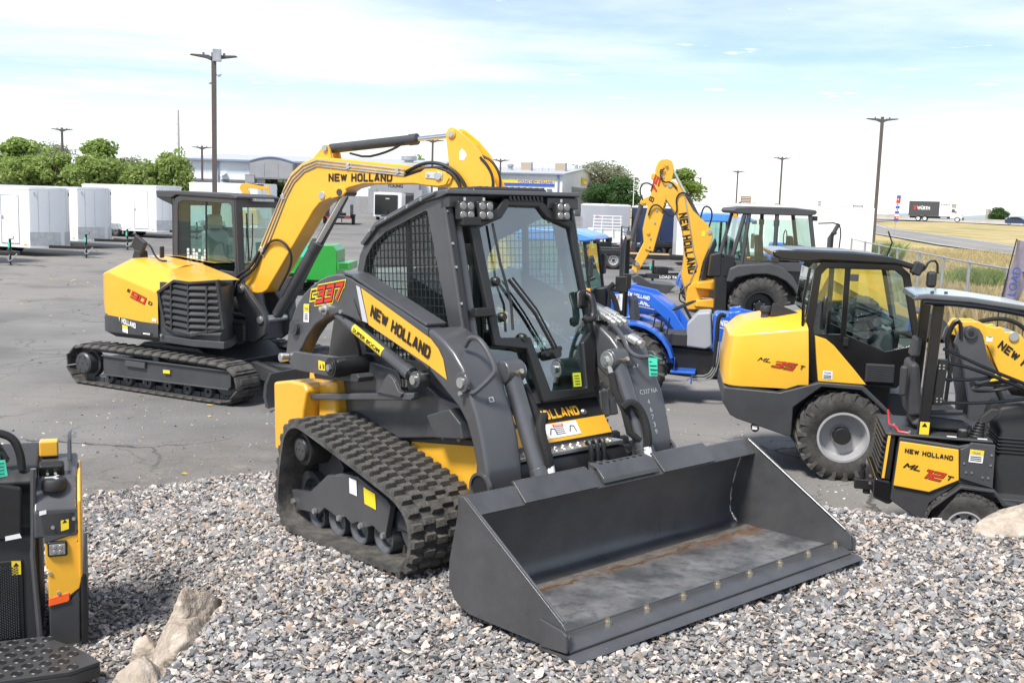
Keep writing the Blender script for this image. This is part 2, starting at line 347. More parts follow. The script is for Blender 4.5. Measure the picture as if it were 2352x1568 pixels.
def block_text(s, layers, parent, org, u, v, w_, h, slant=.25, stroke=.2, asp=.78, gap=.34):
    "squared slanted characters built from strokes; layers: (material, extra stroke, lift)"
    U = Vector(u).normalized(); V = Vector(v).normalized(); N = U.cross(V); org = Vector(org)
    adv = [max(p[0] for st in GLYPH[c] for p in st)*asp for c in s]; tot = sum(adv) + gap*(len(s) - 1) + stroke + slant; sx = w_/tot
    if ' ' in s:                                   # one mesh for each word
        pos = stroke/2; out = None
        for wd in s.split(' '):
            aw = [max(p[0] for st in GLYPH[c] for p in st)*asp for c in wd]; lw = sum(aw) + gap*(len(wd) - 1) + stroke + slant
            out = block_text(wd, layers, parent, org + U*((pos - stroke/2)*sx), u, v, lw*sx, h, slant, stroke, asp, gap); pos += sum(aw) + gap*len(wd) + .35*asp + gap
        return out
    for mt_, ex, lf in layers:
        m = MB(); x0 = stroke/2; k = 0
        for c, a in zip(s, adv):
            for st in (GLYPH[c] if c != ' ' else []):
                for p, q in zip(st, st[1:]):
                    k += 1; p_ = Vector((x0 + p[0]*asp, p[1]*(1 - stroke) + stroke/2)); q_ = Vector((x0 + q[0]*asp, q[1]*(1 - stroke) + stroke/2)); d = (q_ - p_).normalized(); n = Vector((-d.y, d.x)); hw = stroke/2 + ex; e = hw*.98 if min(abs(d.x), abs(d.y)) < .02 else hw*.35
                    m.add([org + U*((a_.x + slant*a_.y)*sx) + V*(a_.y*h) + N*(lf + .00005*k) for a_ in (p_ - d*e - n*hw, q_ + d*e - n*hw, q_ + d*e + n*hw, p_ - d*e + n*hw)], [(0, 1, 2, 3)])
            x0 += a + gap
        o = m.build('lettering', mt_, parent, smooth=False, fix=False)
    return o
RED3 = (('print_yellow', .15, .001), ('print_black', .075, .003), ('print_red', 0, .005)); RED2 = (('print_black', .035, .002), ('print_red', -.015, .004)); BLK = (('print_black', 0, .003),)
# ------------------------------------------------------------------ ground
def gz(y): return max(0., (y - 38) * .0142) if y < 150 else 112*.0142
def ss(a, b, x):
    t = np.clip((x - a) / (b - a), 0, 1); return t*t*(3 - 2*t)
FW = lambda t: (83 + .906*t, 200 - .423*t, 1.72 - .013*t)         # freeway near edge
FRONT = [(36.5, 20, .05), (36, 50, .18), (36.2, 69, .32), (37.5, 84, .42), (38, 98, .78), (41, 126, 1.15), (52, 165, 1.5), (74, 215, 1.75)]   # frontage road centre line
fy = np.array([p[1] for p in FRONT]); fx = np.array([p[0] for p in FRONT]); fz = np.array([p[2] for p in FRONT])
def terrain(x, y):
    g = np.maximum(0, (np.minimum(y, 150) - 38) * .0142)
    rz = np.interp(y, fy, fz); rx = np.interp(y, fy, fx)
    a = ss(13 + np.maximum(0, y - 60)*.3, rx - 6, x); z = g*(1 - a) + (rz - .06)*a
    s = (x - 83)*.423 + (y - 200)*.906; t = (x - 83)*.906 - (y - 200)*.423
    zf = np.clip(1.72 - .013*t, -1, 4) - .12
    b = ss(-26, 0, s)*ss(4, 16, x - rx) ; z = z*(1 - b) + zf*b
    z = z + .05*np.sin(x*.31 + 1)*np.sin(y*.23)*ss(12.5, 20, x)*(1 - ss(-3, 3, x - rx + 4)*(1 - ss(0, 3, x - rx - 4)))
    return np.where(x < 12, np.minimum(z, g), z) - np.where((x < 12), .02, 0.)
def sheet(name, xs, ys, zf, m, kind='structure'):
    X, Y = np.meshgrid(xs, ys); Z = zf(X, Y); n = len(xs)
    me = bpy.data.meshes.new(name); V = np.stack([X, Y, Z], -1).reshape(-1, 3)
    I = np.arange(len(ys)-1)[:, None]*n + np.arange(n-1)[None]; F_ = np.stack([I, I+1, I+n+1, I+n], -1).reshape(-1, 4)
    me.from_pydata(V.tolist(), [], F_.tolist()); me.shade_smooth(); me.materials.append(MAT[m]); o = bpy.data.objects.new(name, me); col.objects.link(o)
    if kind: o['kind'] = kind
    return o
def ramp_mat(name, stops, scale, rough=.95, bump=.3, bscale=30, detail=8, mixes=(), cracks=False):
    m = bpy.data.materials.new(name); m.use_nodes = True; t = m.node_tree; b = t.nodes['Principled BSDF']; b.inputs['Roughness'].default_value = rough
    b.inputs['Specular IOR Level'].default_value = .25
    co = nd(t, 'ShaderNodeTexCoord'); n = nd(t, 'ShaderNodeTexNoise'); n.inputs['Scale'].default_value = scale; n.inputs['Detail'].default_value = detail; n.inputs['Roughness'].default_value = .62
    t.links.new(co.outputs['Object'], n.inputs[0]); cr = nd(t, 'ShaderNodeValToRGB'); el = cr.color_ramp.elements
    while len(el) < len(stops): el.new(.5)
    for e, (p, c) in zip(el, stops): e.position = p; e.color = (*c, 1)
    t.links.new(n.outputs[0], cr.inputs[0]); cur = cr.outputs[0]
    for sc_, lo, hi, c, amt in mixes:
        n3 = nd(t, 'ShaderNodeTexNoise'); n3.inputs['Scale'].default_value = sc_; n3.inputs['Detail'].default_value = 5; t.links.new(co.outputs['Object'], n3.inputs[0])
        r = nd(t, 'ShaderNodeMapRange'); r.inputs[1].default_value = lo; r.inputs[2].default_value = hi; r.inputs[4].default_value = amt; t.links.new(n3.outputs[0], r.inputs[0])
        mi = nd(t, 'ShaderNodeMix', data_type='RGBA'); mi.inputs[7].default_value = (*c, 1); t.links.new(r.outputs[0], mi.inputs[0]); t.links.new(cur, mi.inputs[6]); cur = mi.outputs[2]
    if cracks:
        for vs, wd, amt in ((.22, .009, .8), (.75, .006, .35)):
            wn = nd(t, 'ShaderNodeTexNoise'); wn.inputs['Scale'].default_value = 1.6; wn.inputs['Detail'].default_value = 5; t.links.new(co.outputs['Object'], wn.inputs[0])
            ad = nd(t, 'ShaderNodeVectorMath', operation='MULTIPLY_ADD'); ad.inputs[1].default_value = (.9, .9, 0); t.links.new(wn.outputs['Color'], ad.inputs[0]); t.links.new(co.outputs['Object'], ad.inputs[2])
            vo = nd(t, 'ShaderNodeTexVoronoi', feature='DISTANCE_TO_EDGE'); vo.inputs['Scale'].default_value = vs; t.links.new(ad.outputs[0], vo.inputs[0])
            r = nd(t, 'ShaderNodeMapRange'); r.inputs[1].default_value = wd*vs*1.2; r.inputs[2].default_value = wd*vs*3.2; r.inputs[3].default_value = amt; r.inputs[4].default_value = 0; t.links.new(vo.outputs['Distance'], r.inputs[0])
            g = nd(t, 'ShaderNodeTexNoise'); g.inputs['Scale'].default_value = .35; t.links.new(co.outputs['Object'], g.inputs[0])
            gr = nd(t, 'ShaderNodeMapRange'); gr.inputs[1].default_value = .46; gr.inputs[2].default_value = .56; t.links.new(g.outputs[0], gr.inputs[0])
            mu = nd(t, 'ShaderNodeMath', operation='MULTIPLY'); t.links.new(r.outputs[0], mu.inputs[0]); t.links.new(gr.outputs[0], mu.inputs[1])
            mi = nd(t, 'ShaderNodeMix', data_type='RGBA'); mi.inputs[7].default_value = (.035, .033, .030, 1); t.links.new(mu.outputs[0], mi.inputs[0]); t.links.new(cur, mi.inputs[6]); cur = mi.outputs[2]
    t.links.new(cur, b.inputs['Base Color'])
    n2 = nd(t, 'ShaderNodeTexNoise'); n2.inputs['Scale'].default_value = bscale; n2.inputs['Detail'].default_value = 6; t.links.new(co.outputs['Object'], n2.inputs[0])
    bp = nd(t, 'ShaderNodeBump'); bp.inputs['Strength'].default_value = bump; bp.inputs['Distance'].default_value = .02; t.links.new(n2.outputs[0], bp.inputs['Height']); t.links.new(bp.outputs[0], b.inputs['Normal'])
    MAT[name] = m
ramp_mat('dry_grass', [(.25, (.30, .235, .11)), (.5, (.42, .34, .17)), (.75, (.53, .44, .25))], .5, bump=.8, bscale=6, mixes=[(.12, .5, .62, (.19, .20, .06), .55), (9, .45, .7, (.30, .24, .10), .5)])
ramp_mat('asphalt', [(.3, (.130, .127, .125)), (.5, (.172, .167, .163)), (.7, (.215, .208, .20))], .35, bump=.35, bscale=45, mixes=[(38, .55, .72, (.27, .26, .245), .55), (.09, .48, .6, (.25, .235, .215), .6), (.5, .58, .68, (.10, .098, .097), .5), (2.3, .60, .72, (.11, .108, .108), .35)], cracks=True)
ramp_mat('asphalt_road', [(.3, (.20, .20, .20)), (.7, (.27, .265, .26))], .3, bump=.2, bscale=30)
ramp_mat('gravel_bed', [(.3, (.09, .09, .092)), (.5, (.20, .195, .19)), (.7, (.36, .33, .30))], 26, bump=1.0, bscale=40, detail=3, mixes=[(1.2, .48, .6, (.24, .21, .18), .5)])
ramp_mat('dirt', [(.3, (.17, .155, .14)), (.7, (.30, .275, .25))], 2.0, bump=.6, bscale=40, mixes=[(50, .55, .68, (.38, .36, .33), .6)])
xs = np.unique(np.concatenate([np.linspace(-2600, -90, 14), np.linspace(-90, 10, 26), np.linspace(10, 130, 110), np.linspace(130, 2600, 16)]))
ys = np.unique(np.concatenate([np.linspace(-300, -8, 6), np.linspace(-8, 240, 150), np.linspace(240, 3200, 16)]))
sheet('ground', xs, ys, lambda x, y: terrain(x, y) - np.where(x < 12, .05, 0), 'dry_grass')
sheet('asphalt_lot', np.array([-110, -60, -30, -12, -6, -3, 0, 3, 6, 9, 11.2]), np.concatenate([np.array([-12, 0, 4, 8, 12, 16, 24, 30, 38]), np.linspace(41, 150, 30)]), lambda x, y: np.maximum(0, (y - 38)*.0142), 'asphalt')
MB().box(11.2, 11.5, -12, 38, -.2, .10).build('kerb', 'concrete', bevel=.02)['kind'] = 'structure'
def road(name, line, wd, m, lift=.05):
    V = []
    for i, p in enumerate(line):
        a = Vector(line[max(0, i-1)]); b = Vector(line[min(len(line)-1, i+1)]); d = (b - a); d.z = 0; d.normalize(); nn = Vector((d.y, -d.x, 0))
        V += [Vector(p) + nn*wd[0] + Vector((0, 0, lift)), Vector(p) + nn*wd[1] + Vector((0, 0, lift))]
    o = MB().add(V, [(2*i, 2*i+1, 2*i+3, 2*i+2) for i in range(len(line)-1)]).build(name, m); o['kind'] = 'structure'; return o
def densify(line, k=5):
    out = []
    for a, b in zip(line, line[1:]):
        for i in range(k): out.append(tuple(Vector(a).lerp(Vector(b), i/k)))
    return out + [line[-1]]
fr = densify(FRONT)
road('frontage_road', fr, (-3.6, 3.6), 'asphalt_road', .03)
mat('line_white', (.72, .72, .70), .7, var=.06); mat('line_yellow', (.70, .50, .08), .7, var=.06)
road('road_marking', fr, (-3.25, -3.1), 'line_white', .036); road('road_marking', fr, (3.1, 3.25), 'line_white', .036); road('road_marking', fr, (-.06, .06), 'line_yellow', .036)
fw = [FW(t) for t in range(-160, 161, 20)]
road('freeway', fw, (-24, .6), 'asphalt_road', .02)
road('road_marking', fw, (-.6, -.4), 'line_white', .03)
# concrete median barrier beyond the near carriageway
mbb = MB()
bl = []
for t in range(-160, 161, 10):
    x, y, z = FW(t); bl.append((x + .423*11.5, y + .906*11.5, z))
for a, b in zip(bl, bl[1:]):
    a = Vector(a); b = Vector(b); n_ = Vector((.423, .906, 0))
    pr = [(-.3, 0), (-.1, .35), (-.08, .85), (.08, .85), (.1, .35), (.3, 0)]
    V = [a + n_*p + Vector((0, 0, q)) for p, q in pr] + [b + n_*p + Vector((0, 0, q)) for p, q in pr]
    mbb.add(V, [(i, i+1, 7+i, 6+i) for i in range(5)])
mbb.build('median_barrier', 'concrete'); tag(bpy.data.objects['median_barrier'], 'long low pale concrete barrier between the freeway lanes', 'barrier')
# far hills
hl = MB(); rows = [[], []]
for i in range(161):
    a = R(-48 + 96*i/160); d = 3000; h = 7 + 4*math.sin(i*.33) + 3*math.sin(i*.83 + 1) + 2*math.sin(i*1.9)
    rows[0].append((d*math.sin(a), d*math.cos(a), -5)); rows[1].append((d*1.08*math.sin(a), d*1.08*math.cos(a), max(2, h)))
mat('hill_haze_blue', (.26, .34, .40), .9, var=.15, scale=.004)  # pale blue of distance haze put into the hill colour
hl.quadgrid(rows).build('hills', 'hill_haze_blue')['kind'] = 'structure'

# ------------------------------------------------------------------ gravel mound
def plateau(x, y): return np.clip(.632 + .066*((x + .217)*.643 - (y - 6.407)*.766), .52, .80)
def mound(x, y):
    x = np.asarray(x, float); y = np.asarray(y, float)
    k = ss(5.4, 7.6, y)
    xl = -1.72 - 2.5*k; xr = -1.36 + .05*k
    left = np.where(k < .02, ss(-1.72, -1.36, x), ss(0, 1, (x - xl)/(xr - xl)))
    yb = np.interp(x, [-4, -1.3, -.5, .6, 1.5, 2.3, 3, 6], [6.2, 6.6, 7.4, 7.75, 7.2, 6.62, 6.3, 6.1])
    wd = np.interp(x, [-4, -1.3, .5, 1.6, 2.4, 6], [3.8, 3.4, 1.9, 1.2, .8, .7])
    back = 1 - ss(0, 1, (y - yb)/wd)
    low = .16*(1 - ss(8.0, 10.3, y - .75*(np.clip(x, -4.6, -1.2) + 2.5)))*ss(-6.2, -4.4, x)        # thin spread of gravel on the left
    z = plateau(x, y)*left*back
    z = np.maximum(z, low*(x < 0))
    return z + .012*np.sin(x*5.1 + y*2.2)*np.sin(y*4.3 - x) * (z > .05) - .03*(z < .015)
gx = np.linspace(-6.2, 6.5, 150); gy = np.linspace(1.5, 10.6, 120)
sheet('gravel_mound', gx, gy, lambda x, y: mound(x, y) - .008, 'gravel_bed')
def stone_protos(n):
    out = []
    for i in range(n):
        bm = bmesh.new(); k = 9
        p = rng.normal(size=(k, 3)); p /= np.linalg.norm(p, axis=1)[:, None]; p *= np.array([1, rng.uniform(.65, .95), rng.uniform(.42, .75)])
        for q in p: bm.verts.new(q)
        r = bmesh.ops.convex_hull(bm, input=bm.verts); bmesh.ops.triangulate(bm, faces=bm.faces)
        bm.verts.ensure_lookup_table(); bm.verts.index_update(); vv = np.array([v.co[:] for v in bm.verts]); ff = np.array([[v.index for v in f.verts] for f in bm.faces]); bm.free()
        out.append((vv, ff))
    return out
PROTO = stone_protos(14)
def stones(name, pts, sizes, colors, m, sink=.25):
    V = []; F_ = []; Cc = []; o = 0; which = rng.integers(0, len(PROTO), len(pts))
    for k, (vv, ff) in enumerate(PROTO):
        idx = np.where(which == k)[0]
        if not len(idx): continue
        a = rng.uniform(0, 2*np.pi, len(idx)); tx = rng.normal(0, .35, len(idx)); ty = rng.normal(0, .35, len(idx))
        ca, sa = np.cos(a), np.sin(a); q = vv[None]*sizes[idx, None, None]
        q = np.stack([q[..., 0]*ca[:, None] - q[..., 1]*sa[:, None], q[..., 0]*sa[:, None] + q[..., 1]*ca[:, None], q[..., 2]], -1)
        q[..., 2] += q[..., 0]*np.sin(tx)[:, None] + q[..., 1]*np.sin(ty)[:, None]
        q += pts[idx][:, None] + np.array([0, 0, 1.])*(sizes[idx]*sink)[:, None, None]
        V.append(q.reshape(-1, 3)); F_.append((ff[None] + (np.arange(len(idx))*len(vv))[:, None, None] + o).reshape(-1, 3)); Cc.append(np.repeat(colors[idx], len(vv), 0)); o += len(idx)*len(vv)
    V = np.concatenate(V).astype('f'); F_ = np.concatenate(F_).astype('i'); Cc = np.concatenate(Cc).astype('f')
    me = bpy.data.meshes.new(name); me.vertices.add(len(V)); me.vertices.foreach_set('co', V.ravel()); me.loops.add(F_.size); me.loops.foreach_set('vertex_index', F_.ravel())
    me.polygons.add(len(F_)); me.polygons.foreach_set('loop_start', np.arange(0, F_.size, 3, dtype='i')); me.update(calc_edges=True)
    at = me.color_attributes.new('stone', 'FLOAT_COLOR', 'POINT'); at.data.foreach_set('color', np.concatenate([Cc, np.ones((len(Cc), 1), 'f')], 1).astype('f').ravel())
    me.shade_flat(); me.materials.append(MAT[m]); ob = bpy.data.objects.new(name, me); col.objects.link(ob); return ob
m = bpy.data.materials.new('stone'); m.use_nodes = True; t = m.node_tree; b = t.nodes['Principled BSDF']; b.inputs['Roughness'].default_value = .85; b.inputs['Specular IOR Level'].default_value = .3
va = nd(t, 'ShaderNodeVertexColor', layer_name='stone'); n = nd(t, 'ShaderNodeTexNoise'); n.inputs['Scale'].default_value = 60; n.inputs['Detail'].default_value = 5
co = nd(t, 'ShaderNodeTexCoord'); t.links.new(co.outputs['Object'], n.inputs[0]); hs = nd(t, 'ShaderNodeHueSaturation'); mr = nd(t, 'ShaderNodeMapRange'); mr.inputs[1].default_value = .3; mr.inputs[2].default_value = .7; mr.inputs[3].default_value = .75; mr.inputs[4].default_value = 1.25
t.links.new(n.outputs[0], mr.inputs[0]); t.links.new(mr.outputs[0], hs.inputs['Value']); t.links.new(va.outputs[0], hs.inputs['Color']); t.links.new(hs.outputs[0], b.inputs['Base Color']); MAT['stone'] = m
PAL = np.array([(.15, .154, .163), (.195, .197, .203), (.25, .248, .248), (.31, .302, .294), (.47, .395, .34), (.53, .48, .435), (.39, .315, .255), (.33, .26, .205)]); PW = np.array([.13, .17, .18, .14, .15, .13, .06, .04])
def stone_cols(n):
    return PAL[rng.choice(len(PAL), n, p=PW)]*rng.uniform(.75, 1.25, (n, 1))
N = 300000
px = rng.uniform(-5.2, 5.2, N); py = rng.uniform(2.6, 10.4, N)
zz = mound(px, py); dist = np.hypot(px, py)
vis = (np.abs(px/np.maximum(py, .1)) < .58) & (zz > .02) & (py > 3.2)
keep = vis & (rng.uniform(0, 1, N) < np.clip((7.5/np.maximum(dist, 4.5))**1.3, .35, 1)*np.where(zz < .10, .25 + 7*zz, 1))
P3 = np.stack([px, py, zz], -1)[keep]
big = np.where(np.hypot(P3[:, 0], P3[:, 1]) > 7, 1.25, 1.)
stn = stones('gravel', P3, np.clip(rng.lognormal(np.log(.0117), .42, len(P3)), .004, .034)*big, stone_cols(len(P3)), 'stone'); stn['kind'] = 'stuff'; tag(stn, 'loose grey and pinkish crushed stone gravel', 'gravel')
# stray stones and crumbs on the asphalt around the mound
n = 7000; px = rng.uniform(-6.5, 5, n); py = 7.5 + 6.5*rng.uniform(0, 1, n)**2.4; zz = mound(px, py); ok = (zz < .03) & (rng.uniform(0, 1, n) < np.clip(1.5 - (py - 8)/5, .1, 1))
P3 = np.stack([px, py, np.maximum(zz, 0)], -1)[ok]
st2 = stones('loose_stones', P3, np.clip(rng.lognormal(np.log(.009), .45, len(P3)), .003, .03), stone_cols(len(P3)), 'stone', .2); st2['kind'] = 'stuff'; tag(st2, 'scattered loose stones and crumbs on the asphalt', 'stones')
# pale dust and fines trodden out from the gravel onto the asphalt
ax_ = np.linspace(-8, 6, 90); ay_ = np.linspace(5.5, 15, 80)
ap = sheet('dirt_apron', ax_, ay_, lambda x, y: 0*x + .005, 'dirt')
X, Y = np.meshgrid(ax_, ay_); dd = np.full(X.shape, 9.); mk = mound(X, Y) > .03
my, mx_ = np.where(mk)
for i, j in zip(my[::3], mx_[::3]): dd = np.minimum(dd, np.hypot(X - X[i, j], Y - Y[i, j]))
fade = np.clip(1 - dd/2.6, 0, 1)*np.clip((X + 7.8)/1.5, 0, 1)*np.clip((5.8 - X)/1.5, 0, 1)
at = ap.data.color_attributes.new('fade', 'FLOAT_COLOR', 'POINT'); at.data.foreach_set('color', np.repeat(fade.ravel(), 4).astype('f'))
t = MAT['dirt'].node_tree; b = t.nodes['Principled BSDF']; va = nd(t, 'ShaderNodeVertexColor', layer_name='fade'); tr = nd(t, 'ShaderNodeBsdfTransparent'); mi = nd(t, 'ShaderNodeMixShader'); co = nd(t, 'ShaderNodeTexCoord')
n = nd(t, 'ShaderNodeTexNoise'); n.inputs['Scale'].default_value = 2.5; n.inputs['Detail'].default_value = 9; n.inputs['Roughness'].default_value = .7; t.links.new(co.outputs['Object'], n.inputs[0])
ml = nd(t, 'ShaderNodeMath', operation='MULTIPLY'); t.links.new(va.outputs[0], ml.inputs[0]); mr = nd(t, 'ShaderNodeMapRange'); mr.inputs[1].default_value = .30; mr.inputs[2].default_value = .70; mr.inputs[3].default_value = .1; mr.inputs[4].default_value = 1.2; t.links.new(n.outputs[0], mr.inputs[0]); t.links.new(mr.outputs[0], ml.inputs[1])
t.links.new(ml.outputs[0], mi.inputs[0]); t.links.new(tr.outputs[0], mi.inputs[1]); t.links.new(b.outputs[0], mi.inputs[2]); t.links.new(mi.outputs[0], t.nodes['Material Output'].inputs[0])
# fallen yellow leaves on the asphalt
n = 240; px = rng.uniform(-19, 3, n); py = rng.uniform(9, 37, n); ml = MB()
for a, b_ in zip(px, py):
    if mound(a, b_) > .02: continue
    s_ = rng.uniform(.015, .035); an = rng.uniform(0, 6.28); u = Vector((math.cos(an), math.sin(an), rng.uniform(-.2, .4)))*s_; v = Vector((-math.sin(an), math.cos(an), .2))*s_*.7; c_ = Vector((a, b_, .012))
    ml.add([c_ - u - v, c_ + u - v, c_ + u + v, c_ - u + v], [(0, 1, 2, 3)])
mat('leaf_yellow', (.55, .38, .06), .8, var=.3)
lo_ = ml.build('fallen_leaves', 'leaf_yellow', smooth=False); lo_['kind'] = 'stuff'; tag(lo_, 'small fallen yellow leaves on the asphalt', 'leaves')
# boulders
def boulder(loc, s, label, seed, m, rot=0, flat=1.0):
    from mathutils import noise
    bm = bmesh.new(); bmesh.ops.create_icosphere(bm, subdivisions=5, radius=1); sv = Vector((seed*3.1, seed*1.7, 0))
    r_ = np.random.default_rng(seed); pl_ = []
    for q in r_.normal(size=(16, 3)): pl_.append((Vector(q).normalized(), r_.uniform(.60, .86)))
    for v in bm.verts:                      # fracture planes, then grain
        p = v.co.copy(); k = 1.0
        for n_, h_ in pl_:
            d = p.dot(n_)
            if d > 1e-3: k = min(k, h_/d)
        k *= 1 + .05*noise.noise(p*2 + sv) + .030*noise.fractal(p*5 + sv, 1.0, 2.0, 5) + .012*noise.noise(p*24 + sv)
        v.co = Vector((p.x*k*s[0]*1.25, p.y*k*s[1]*1.25, p.z*k*s[2]*1.25))
    me = bpy.data.meshes.new('boulder'); bm.to_mesh(me); bm.free(); me.shade_smooth(); me.materials.append(MAT[m])
    o = bpy.data.objects.new('boulder', me); col.objects.link(o); o.location = loc; o.rotation_euler = (0, 0, rot); return tag(o, label, 'boulder', None)
ramp_mat('rock_tan', [(.28, (.26, .215, .165)), (.5, (.42, .355, .29)), (.72, (.56, .50, .43))], 7, bump=1.0, bscale=28, mixes=[(3.5, .52, .62, (.30, .21, .14), .55), (22, .58, .7, (.66, .60, .53), .5), (5, .60, .68, (.10, .08, .07), .6)])
boulder((-1.46, 4.55, .53), (.14, .23, .22), 'pale tan boulder at the edge of the gravel bank, flat face towards the stand-on loader', 3, 'rock_tan', .15)
boulder((-1.56, 5.02, .50), (.095, .25, .18), 'long jagged buff rock running up the gravel bank behind the pale tan boulder', 8, 'rock_tan', -.15)
boulder((-1.68, 4.72, .44), (.08, .11, .13), 'small dark-streaked rock wedged between the two big rocks of the gravel bank', 11, 'rock_tan', .5)
boulder((-1.52, 4.15, .50), (.13, .17, .20), 'broken light rock lowest on the gravel bank', 15, 'rock_tan', .2)
boulder((3.16, 6.20, .76), (.27, .18, .15), 'whitish boulder on the gravel crest beside the small ride-on loader wheel', 21, 'rock_tan', .2)
boulder((-.98, 4.12, .66), (.05, .06, .05), 'fist-sized orange rock lying on the gravel', 25, 'rock_tan', .2)
# ------------------------------------------------------------------ compact track loader
LD = empty('compact_track_loader', (-.217, 6.407, .66), 0, 'dark grey compact track loader with yellow panels and wide bucket on the gravel mound', 'track loader', rot=(.0107, -.0659, -.8721))
def track_unit(T, s):
    outer = [(-.80, .22), (-.775, .10), (-.70, .025), (-.60, .0), (.52, .0), (.63, .03), (.705, .12), (.725, .24), (.70, .335), (.62, .405), (.50, .455), (-.40, .688), (-.52, .702), (-.62, .665), (-.70, .57)]
    o = [Vector(p) for p in outer]
    for _ in range(2):
        o = [q for i in range(len(o)) for q in (o[i]*.75 + o[(i+1) % len(o)]*.25, o[i]*.25 + o[(i+1) % len(o)]*.75)]
    ctr = Vector((-.05, .32)); m = MB(); n = len(o); y0, y1 = s*.95, s*.50
    nrm = []
    for i in range(n):
        d = (o[(i+1) % n] - o[i-1]).normalized(); nrm.append(Vector((d.y, -d.x)))
    if nrm[0].dot(o[0] - ctr) < 0: nrm = [-q for q in nrm]
    V = []
    for y in (y0, y1):
        V += [(p.x, y, p.y) for p in o]; V += [(p.x - q.x*.03, y, p.y - q.y*.03) for p, q in zip(o, nrm)]
    f = []
    for i in range(n):
        j = (i+1) % n; f += [(i, j, n+j, n+i), (2*n+i, 2*n+j, 3*n+j, 3*n+i), (i, j, 2*n+j, 2*n+i), (n+i, n+j, 3*n+j, 3*n+i)]
    m.add(V, f).build('track_belt', 'tread', T, ang=40)
    # one tread bar of staggered blocks, shared along the loop; local frame: x along belt, z outward
    bar = MB()
    for k in range(6):
        yc = -.19 + .076*k; off = .013 if k % 2 else -.013; a, b_ = .027, .036
        bar.add([(off-a, yc-b_, -.006), (off+a, yc-b_, -.006), (off+a, yc+b_, -.006), (off-a, yc+b_, -.006), (off-a*.62, yc-b_*.86, .026), (off+a*.62, yc-b_*.86, .026), (off+a*.62, yc+b_*.86, .026), (off-a*.62, yc+b_*.86, .026)],
                [(0,3,2,1),(4,5,6,7),(0,1,5,4),(1,2,6,5),(2,3,7,6),(3,0,4,7)])
    pts, pitch = chain([(p.x, p.y) for p in o], 46); first = None
    for p, d in pts:
        nn = Vector((d.y, -d.x)); nn = nn if nn.dot(p - ctr) > 0 else -nn
        mt = Matrix(((d.x, 0, nn.x, p.x), (0, 1, 0, s*.725), (d.y, 0, nn.y, p.y), (0, 0, 0, 1)))
        if first is None: first = bar.build('tread_bar', 'tread', T); ob = first
        else: ob = first.copy(); col.objects.link(ob)
        ob.matrix_local = mt
    # inner drive lugs
    dl = MB()
    for p, d in chain([(p.x, p.y) for p in o], 46)[0]:
        nn = Vector((d.y, -d.x)); nn = nn if nn.dot(p - ctr) > 0 else -nn
        mt = Matrix(((d.x, 0, nn.x), (0, 1, 0), (d.y, 0, nn.y))); c_ = p - nn*.05
        dl.obox((c_.x, s*.725, c_.y), .03, .05, .05, mt)
    dl.build('drive_lugs', 'rubber', T)['kind'] = 'stuff'
    # frame
    fr_ = [(-.74, .235), (-.50, .26), (-.28, .40), (.06, .445), (.36, .36), (.40, .33), (.33, .13), (.27, .16), (.21, .185), (.13, .155), (.05, .175), (-.02, .15), (-.09, .18), (-.16, .15), (-.25, .175), (-.33, .19), (-.40, .14), (-.60, .125), (-.70, .12)]
    MB().prism(fr_, 'y', s*.865, s*.825).build('track_frame', 'grey_paint', T, bevel=.006)
    MB().prism([(-.70, .12), (-.5, .24), (-.28, .36), (.06, .41), (.38, .30), (.5, .2), (.3, .16), (-.6, .14)], 'y', s*.795, s*.62).build('frame_beam', 'dark_paint', T)
    MB().prism([(-.31, .385), (-.13, .433), (.0, .443), (.36, .352), (.33, .315), (-.02, .39), (-.29, .36)], 'y', s*.86, s*.70).build('frame_cap', 'grey_paint', T, bevel=.01)
    MB().prism([(-.35, .24), (-.3, .42), (-.45, .56), (-.62, .52), (-.6, .3)], 'y', s*.74, s*.64).build('drive_bracket', 'dark_paint', T, bevel=.005)
    for i, x in enumerate((-.545, -.30, -.05, .21)):
        r_ = MB().lathe([(.02, s*.06), (.055, s*.075), (.06, s*.10), (.085, s*.12), (.098, s*.12), (.10, s*.07), (.10, -s*.1), (.02, -s*.1)], (0, 0, 0), n=28).build('roller', 'grey_paint', T, loc=(x + .04, s*.70, .118), ang=30)
    bolt(T, [(-.70, s*.868, .17), (-.43, s*.868, .155), (-.14, s*.868, .165), (.10, s*.868, .165), (.335, s*.868, .155)], .019, .02, (0, s, 0))
    for (x, z_, r1, nm) in ((.545, .225, .165, 'idler'), (-.625, .205, .155, 'idler')):
        MB().lathe([(.03, s*.05), (r1*.6, s*.06), (r1*.7, s*.10), (r1, s*.11), (r1, s*.03), (r1*.8, 0), (r1, -s*.03), (r1, -s*.11), (.03, -s*.1)], (x, s*.68, z_), n=32).build(nm, 'dark_paint', T, ang=30)
    MB().lathe([(.03, s*.19), (.070, s*.195), (.076, s*.185), (.078, s*.175), (.10, s*.172), (.105, s*.16), (.105, -s*.10), (.14, -s*.1), (.14, -s*.14), (.02, -s*.14)], (-.535, s*.71, .525), n=32).build('drive_motor', 'black', T, ang=30)
    MB().lathe([(.005, s*.197), (.05, s*.197), (.062, s*.194)], (-.535, s*.71, .525), n=24).build('motor_cap', 'dark_paint', T)
    bolt(T, [(-.535 + .04*math.cos(R(a)), s*.908, .525 + .04*math.sin(R(a))) for a in range(0, 360, 90)], .006, .004, (0, s, 0), 'dark_paint')
    MB().prism([(.30, .30), (.52, .26), (.52, .18), (.36, .19)], 'y', s*.80, s*.66).build('tension_arm', 'grey_paint', T, bevel=.006)
